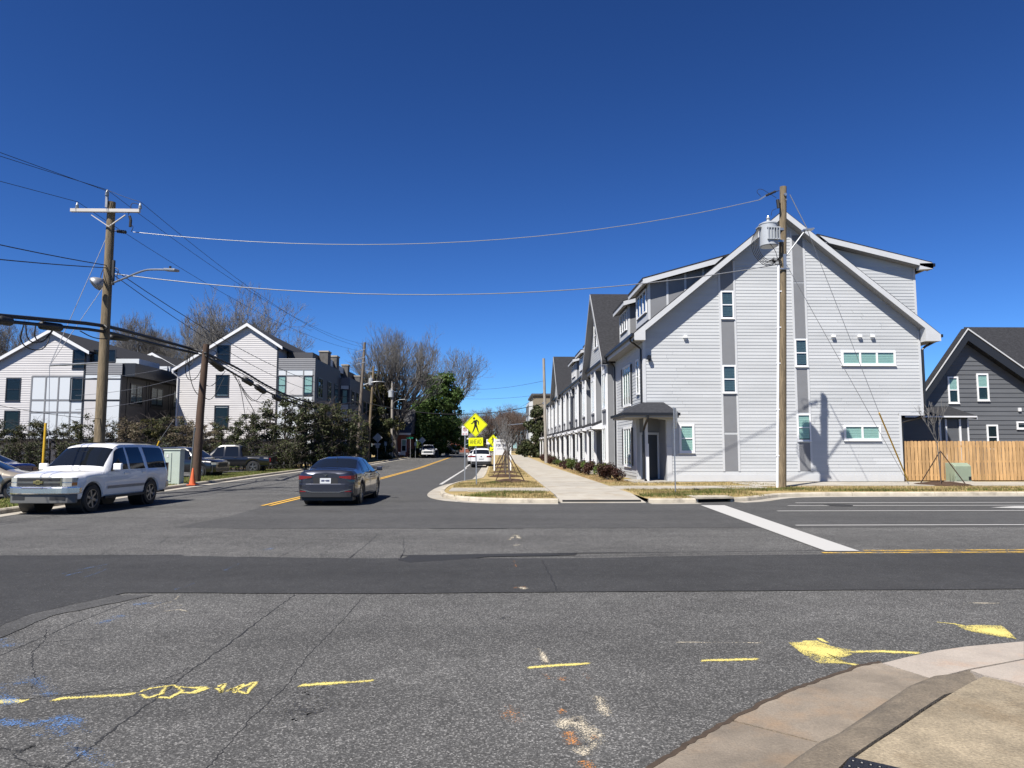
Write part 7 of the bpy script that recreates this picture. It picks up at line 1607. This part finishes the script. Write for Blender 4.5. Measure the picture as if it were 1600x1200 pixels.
bare_tree('bare crown at the very left edge', 43, gp(-25, 96), 1.08, 2.9, group=G_)
bare_tree('bare crown behind the crossarm pole between gable and roof', 43, gp(150, 112), .96, .7, group=G_)
P2 = dict(H=10.4, W=5, trunk_h=2.0, r0=.24, spread=.55, depth=7, forks=(5, 6), up=.4, ratio=.76, sp=.26)
G2 = 'twiggy trees at the street end'
for i, (u, Y, s, key, lab) in enumerate(((768, 150, .92, 51, 'reddish twiggy tree behind the large yellow diamond'), (790, 158, 1.0, 52, 'reddish twiggy tree above the for sale board'), (812, 165, .86, 51, 'reddish twiggy tree beside the black lamp post'), (745, 176, .95, 52, 'twiggy tree just left of the yellow diamond'), (836, 185, .9, 51, 'twiggy tree behind the small evergreen'), (800, 190, 1.15, 52, 'twiggy tree farthest down the street'), (715, 196, 1.05, 51, 'twiggy tree behind the low brick house'), (775, 205, 1.1, 51, 'pale twiggy tree farthest behind the street end'))):
    bare_tree(lab, key, gp(u, Y), s, i*1.3, 'twig_red', G2, **P2)
bare_tree('dark dense tangle of bare branches behind the pale pole with the lamp arm', 61, gp(596, 108), 1, 0, 'twig_dark', H=12, W=3.2, trunk_h=3, r0=.25, spread=.5, depth=6, forks=(4, 5), up=.45)

def leaf_cloud(seed, blobs, size, n, shell=.55):
    """Leaf-sized quads spread through lumpy blobs (cx,cy,cz,rx,ry,rz)."""
    r = np.random.RandomState(seed); bl = np.array(blobs, float); wt = (bl[:, 3]*bl[:, 4]*bl[:, 5])**.67; idx = r.choice(len(bl), n, p=wt/wt.sum())
    d = r.randn(n, 3); d /= np.linalg.norm(d, axis=1, keepdims=True); rad = (shell + (1-shell)*r.rand(n))**.7 * (1 + .12*r.randn(n))
    c = bl[idx, :3] + d * rad[:, None] * bl[idx, 3:6]
    nn = d * .6 + r.randn(n, 3) * .7 + np.array([0, 0, .35]); nn /= np.linalg.norm(nn, axis=1, keepdims=True); u = np.cross(nn, r.randn(n, 3)); u /= np.linalg.norm(u, axis=1, keepdims=True); v = np.cross(nn, u)
    s = size * (.6 + .8*r.rand(n))[:, None]; V = np.stack([c - u*s, c + v*s*.5, c + u*s, c - v*s*.5], 1)
    return V.reshape(-1, 3), np.arange(n*4).reshape(-1, 4)
def lumps(seed, c, R_, n, r_, flat=1.):
    r = random.Random(seed); out = []
    for _ in range(n):
        d = Vector((r.gauss(0,1), r.gauss(0,1), r.gauss(0,1))).normalized() * r.uniform(.35, 1) ; q = r_ * r.uniform(.65, 1.3)
        out.append((c[0]+d.x*R_[0], c[1]+d.y*R_[1], c[2]+d.z*R_[2], q, q, q*flat))
    return out
def evergreen(label, loc, H, rad, seed, m, n, size, trunk=.2, taper=.6, zlow=.12, name='evergreen_tree', nl=46, lr=.16):
    t = thing(name, label, 'tree', loc); r = random.Random(seed); bl = []
    for _ in range(nl):
        z = r.uniform(zlow, .97); w_ = rad * (1 - taper*max(0, (z-.35)/.65)**1.3) * (1 if z > zlow+.08 else .75) * r.uniform(.25, 1); a = r.uniform(0, 6.283); q = H*lr*.5 * r.uniform(.7, 1.4)
        bl.append((math.cos(a)*w_, math.sin(a)*w_, z*H, q, q, q*.7))
    segs = [(0,0,-.2,.05,0,H*.5,trunk,trunk*.6), (.05,0,H*.5,0,.05,H*.9,trunk*.6,.03)] + [(0,0,b_[2]*.8,b_[0]*.9,b_[1]*.9,b_[2],trunk*.25,.02) for b_ in bl[::2]]
    v, q = tubes_np(segs, 6); npmesh('trunk', v, q, MT['bark'], t, smooth=True); v, q = leaf_cloud(seed, bl, size, n); npmesh('crown', v, q, MT[m], t); return t
evergreen('large glossy evergreen tree filling the left side of the street behind the white pickup', gp(683, 113), 12.9, 4.5, 5, 'leaf_mag', 26000, .21, .3, .62, .10, nl=70, lr=.19)
evergreen('second evergreen crown in shade behind the white pickup', gp(660, 119), 9.5, 4.0, 6, 'leaf_mag', 13000, .21, .25, .5, .1, nl=40, lr=.2)
evergreen('dark conical evergreen tree next to the plain pale pole at the end of the row', gp(837, 101), 7.6, 1.9, 7, 'leaf_dark', 11000, .15, .15, .7, .05)
evergreen('dark bushy evergreen lower at the foot of the conical one', gp(846, 98), 4.6, 1.6, 8, 'leaf_dark', 7000, .14, .12, .4, .03)
evergreen('olive brown leafy tree behind the dark far pole and the stepped wings', gp(588, 101), 12.6, 2.9, 9, 'leaf_olive', 15000, .17, .2, .35, .25, nl=50, lr=.2)
evergreen('dark ivy covered tree in shade between the far left poles', gp(592, 94), 6.6, 1.7, 10, 'leaf_dark', 10000, .16, .2, .3, .05, nl=40, lr=.2)
evergreen('low dark bush at the foot of the big bare tree', gp(598, 99), 1.6, 1.2, 12, 'leaf_dark', 5000, .14, .08, .2, .05, name='bush', nl=22, lr=.4)
for i, (u, Y, h, r0, lab) in enumerate(((742, 150, 3.4, 3.2, 'dark clipped hedge mass by the low brick house'), (700, 150, 1.4, 3.0, 'low hedge left of the low brick house'), (817, 122, 1.6, 1.4, 'low brown shrub under the black lamp post'), (762, 160, 4.5, 3.0, 'dark bush behind the large yellow diamond'), (596, 90, 1.0, 1.2, 'low dark shrub behind the white slim sign'), (641, 105, 1.3, 1.6, 'low dark shrub in front of the brick wall'), (672, 118, 2.2, 3.5, 'dark shrub under the evergreen tree'))):
    evergreen(lab, gp(u, Y), h, r0, 20+i, 'leaf_dark' if i != 3 else 'leaf_olive', 3500, .16, .06, .2, .05, name='bush', nl=18, lr=.45)
# a far wood closes the view between and behind the houses
fw_ = [];
r = random.Random(77)
for _ in range(620):
    x = r.uniform(-160, 170); y = r.uniform(215, 250)
    if 25 < x < 150: continue
    h = r.uniform(6, 9.5); fw_.append((x, y, gz(180), h))
segs = []
for x, y, z, h in fw_:
    for _ in range(26):
        a = r.uniform(0, 6.283); d = r.uniform(.2, 1) * h * .33; b0 = r.uniform(.15, .6)*h; segs.append((x, y, z + b0, x + math.cos(a)*d, y + math.sin(a)*d, z + b0 + r.uniform(.2,.4)*h, .07, .02))
    segs.append((x, y, z-.3, x, y, z + h*.7, .18, .08))
v, q = tubes_np(segs, 3); npmesh('far_woods', v, q, MT['twig'], kind='stuff')

# hedge between the parking lot and the left houses
def hedge_variant(seed, top, dense, m):
    r = random.Random(seed); bl = []; segs = []
    for i in range(9 if not dense else 12):
        bx, by = r.uniform(-1.1,1.1), r.uniform(-.5,.5); h = top * r.uniform(.72, 1); q = Vector((bx*.6, by, 0)); dd = Vector((bx*.12, 0, 1)).normalized()
        for k in range(5):
            e = q + (dd + Vector((r.gauss(0,.22), r.gauss(0,.2), 0))).normalized() * h / 5; segs.append((*q, *e, .032*(1-.13*k), .032*(1-.13*(k+1))))
            for _ in range(2): s_ = e + Vector((r.gauss(0,.45), r.gauss(0,.35), r.uniform(.1,.6))); segs.append((*e, *s_, .012, .005)); segs.append((*s_, *(s_ + Vector((r.gauss(0,.25), r.gauss(0,.2), r.uniform(0,.3)))), .007, .003))
            if k >= 2 or dense: bl.append((e.x, e.y, e.z, r.uniform(.25,.5), r.uniform(.25,.45), r.uniform(.16,.32)))
            elif r.random() < .35: bl.append((e.x, e.y, e.z, .28, .28, .2))
            q = e
    return segs, bl
HV = {}
def hedge_shrub(label, p, key, top, dense, m, n, sx=1, group='hedge shrubs along the parking lot'):
    t = thing('hedge_shrub', label, 'shrub', p, 0, group); k = (key, m)
    if k not in HV:
        segs, bl = hedge_variant(key, top, dense, m); v, q = tubes_np(segs, 4); a = npmesh('stem', v, q, MT['twig_dark'], t); v, q = leaf_cloud(key, bl, .075, n, .2); c = npmesh('foliage', v, q, MT[m], t); HV[k] = (a.data, c.data)
    else:
        a, c = HV[k]; link('stem', a, t); link('foliage', c, t)
    t.scale = (sx * (1 if len(label) % 2 else -1), 1, sx); return t
spots = [(-20,52,4.0,0,'leaf_hedge','leafy hedge shrub cut by the left edge'),(12,51.5,4.2,0,'leaf_hedge','hedge shrub in front of the low dark window at the left edge'),(45,52,4.3,0,'leaf_hedge','hedge shrub left of the tall yellow guy guard'),(75,51.5,4.3,0,'leaf_hedge','hedge shrub right of the tall yellow guy guard'),(105,52,4.2,0,'leaf_hedge','hedge shrub below the white panel grid'),(138,51.5,4.7,0,'leaf_hedge','tall hedge shrub just left of the crossarm pole'),(168,52.5,4.2,0,'leaf_hedge','hedge shrub directly behind the crossarm pole'),
    (195,52,4.3,1,'leaf_pale','dry pale brown hedge shrub right of the crossarm pole'),(222,53,4.3,1,'leaf_olive','olive hedge shrub in front of the dark facade'),(250,53,4.3,1,'leaf_hedge','dense green hedge shrub above the rear of the white SUV'),(278,54,4.5,1,'leaf_pale','dry pale hedge shrub between the two left houses'),(300,53,4.2,0,'leaf_pale','dry pale hedge shrub left of the brown pole foot'),(330,54,4.2,0,'leaf_pale','thin dry hedge shrub right of the brown pole'),(356,54,4.6,0,'leaf_dark','open dark hedge shrub in front of the lowest black window'),(384,53.5,4.9,0,'leaf_dark','open hedge shrub with arching stems under the drop cables'),(410,54,5.2,0,'leaf_dark','tall open hedge shrub left of the house corner'),
    (436,55,6.0,1,'leaf_dark','dark hedge shrub in front of the house corner'),(460,55.5,6.2,1,'leaf_dark','tall dark hedge shrub below the black cables, left'),(484,56,6.0,1,'leaf_dark','dark hedge shrub below the bay windows'),(505,57,5.9,1,'leaf_hedge','tall reddish hedge shrub beside the chimneys'),(524,58,5.5,1,'leaf_dark','dense dark hedge shrub directly behind the dark sedan'),(541,59.5,5.0,1,'leaf_dark','dark hedge shrub near the end of the hedge'),(556,62,4.6,1,'leaf_dark','last dark hedge shrub before the dark far pole')]
for i, (u, Y, top, dn, m, lab) in enumerate(spots):
    p = PY(u, 700, Y); hedge_shrub(lab, (p.x, Y, .05), (100 + i % 4 + 10*dn) if m != 'leaf_pale' else 130 + i % 2, 4.3, dn, m, 4600 if dn else 2300, top/(4.75 if dn else 5.0))
for i, (u, Y, lab) in enumerate(((60, 50.6, 'low dark undershrub beside the tall yellow guard'), (20, 50.5, 'low dark undershrub at the left edge'), (110, 50.8, 'low dark undershrub behind the windscreen of the white SUV'), (195, 50.8, 'low dark undershrub behind the roof of the white SUV'), (240, 51.2, 'low dark undershrub behind the pale green cabinet'), (370, 52.8, 'low bright green undershrub behind the black pickup'), (330, 53, 'low dark undershrub left of the black pickup'), (415, 53, 'low dark undershrub right of the black pickup'), (450, 54, 'low dark undershrub at the driveway'), (500, 56, 'low dark undershrub behind the sedan roof'))):
    p = PY(u, 700, Y); hedge_shrub(lab, (p.x, Y, .05), 140 + i % 2, 2.3, 1, 'leaf_dark' if i != 5 else 'leaf_bright', 1900, .9, 'low shrubs under the hedge')
# dark low fence panels behind the hedge
t = thing('low_wall', 'dark grey low wall with a black top rail behind the hedge stems', 'wall', (-28, 59, 0)); W = World(t)
W.part('wall_panel', MB().box(-52, -16.8, 58.9, 59.05, 0, 2.25), MT['dark_shaded_siding']); W.part('top_rail', MB().box(-52, -16.75, 58.82, 59.12, 2.25, 2.45), MT['win_black'])
for x in np.arange(-52, -16.7, 1.75): W.part('post', MB().box(x-.05, x+.05, 58.8, 58.9, 0, 2.25), MT['win_black'])

# front bed shrubs, red and green, along the townhouses
BV = {}
def bed_shrub(label, p, m, s, i):
    t = thing('bed_shrub', label, 'shrub', p, i*1.1, 'bed shrubs along the townhouse front'); k = (m, i % 2)
    if k not in BV:
        r = random.Random(200 + i); bl = lumps(210+i, (0,0,.34), (.34,.34,.2), 12, .17); segs = [(0,0,-.05,b_[0],b_[1],b_[2],.014,.006) for b_ in bl]; v, q = tubes_np(segs, 4); a = npmesh('stem', v, q, MT['twig_dark'], t); v, q = leaf_cloud(i+3, bl, .038, 1500, .3); c = npmesh('foliage', v, q, MT[m], t); BV[k] = (a.data, c.data)
    else: a, c = BV[k]; link('stem', a, t); link('foliage', c, t)
    t.scale = (s, s, s)
bed = [(5.85,33.9,'leaf_red',.95,'dark red bed shrub nearest the corner porch'),(5.6,35.6,'leaf_red',1.35,'large dark red bed shrub left of the porch one'),(5.95,36.9,'leaf_bright',1.1,'yellow-green bed shrub behind the large red one'),(5.7,38.9,'leaf_bright',1.25,'bright green bed shrub in front of the first bay'),(5.5,42.0,'leaf_red',1.25,'red bed shrub left of the bright green one'),(5.7,43.6,'leaf_bright',1.3,'green bed shrub behind the red one at the second porch'),(5.4,45.0,'leaf_red',1.1,'second red bed shrub of the middle cluster'),(5.6,47.2,'leaf_dark',1.15,'dark green bed shrub in the middle cluster'),(5.5,51.0,'leaf_bright',1.3,'green bed shrub left of the middle cluster'),(5.2,53.4,'leaf_red',1.1,'red bed shrub left of the middle cluster'),(5.6,55.5,'leaf_bright',1.25,'round green bed shrub farther up the row'),(5.4,59.5,'leaf_bright',1.0,'small green bed shrub farther up the row'),(5.4,62.5,'leaf_dark',1.0,'small dark bed shrub farther up the row'),(5.3,67,'leaf_red',1.15,'red bed shrub just right of the plain pale pole'),(5.6,69,'leaf_dark',1.3,'dark bed shrub just right of the plain pale pole'),(5.4,76,'leaf_red',1.4,'red bed shrub just left of the plain pale pole'),(5.4,80,'leaf_red',1.3,'last red bed shrub left of the plain pale pole')]
for i, (x, y, m, s, lab) in enumerate(bed): bed_shrub(lab, (x, y, .13 + gz(y)), m, s, i)
vsheet('straw_bed', [(4.85,33.2),(6.3,33.2),(6.4,36),(6.45,60),(4.95,60),(5.0,48),(4.8,40)], .127, MT['straw'])

# staked saplings
def sapling(label, p, H, seed, lean=(0,0), stakes=True, crown=True, group='staked saplings', ring=.75, wd=.028):
    t = thing('sapling', label, 'tree', p, 0, group); r = random.Random(seed)
    big, fine = grow(seed, H=H, W=H*.2, trunk_h=H*.42, r0=wd, spread=.42, depth=3 if crown else 2, forks=(4, 5), kids=(2, 3), up=.5, lean=lean, ratio=.72)
    v, q = tubes_np(list(big) + [f for f in fine if f[6] > .02], 6); npmesh('trunk', v, q, MT['bark'], t, smooth=True)
    ff = [(*f[:6], max(f[6], .004), max(f[7], .003)) for f in fine if f[6] <= .02]
    if ff: v, q = tubes_np(ff, 3); npmesh('crown', v, q, MT['twig'], t)
    if stakes:
        for k in range(3):
            a = 2*math.pi*k/3 + .5 + seed; f = Vector((math.cos(a)*ring, math.sin(a)*ring, .0)); b = MB(); b.tube([f + Vector((0,0,-.1)), Vector((lean[0]*1.5, lean[1]*1.5, 1.45))], .022, 6); build(b, 'stake', MT['pole_brown'], t)
    b = MB(); n = 16; b.lathe((0,0,-.01), (0,0,1), [(0,ring*1.12),(.05,ring*.95),(.13,ring*.5),(.15,.05)], n); rr = random.Random(seed+5); b.v = [(x*(1+rr.uniform(-.1,.1)), y*(1+rr.uniform(-.1,.1)), z + rr.uniform(-.012,.012)) for x, y, z in b.v]; build(b, 'mulch_mound', MT['mulch'], t, smooth=True); return t
sapling('staked bare sapling in a mulch ring in front of the wooden fence', (GP(1472,757,.14).x, GP(1472,757,.14).y, .13), 3.7, 301, ring=1.05)
for i, (x, y, h, lab) in enumerate(((.72,33.6,2.3,'nearest leaning sapling with stakes and mulch mound in the street verge'),(.55,39.5,2.6,'second staked sapling in the street verge'),(.6,46,3.0,'third staked sapling in the street verge, by the for sale board'),(.65,56,4.2,'fourth staked sapling in the street verge, beyond the for sale board'),(.65,66,4.4,'fifth staked sapling in the street verge'))):
    sapling(lab, (x, y, .125 + gz(y)), h, 310 + i, lean=(-.09 if i == 0 else .02, 0), ring=.85, wd=.035 if i else .045)
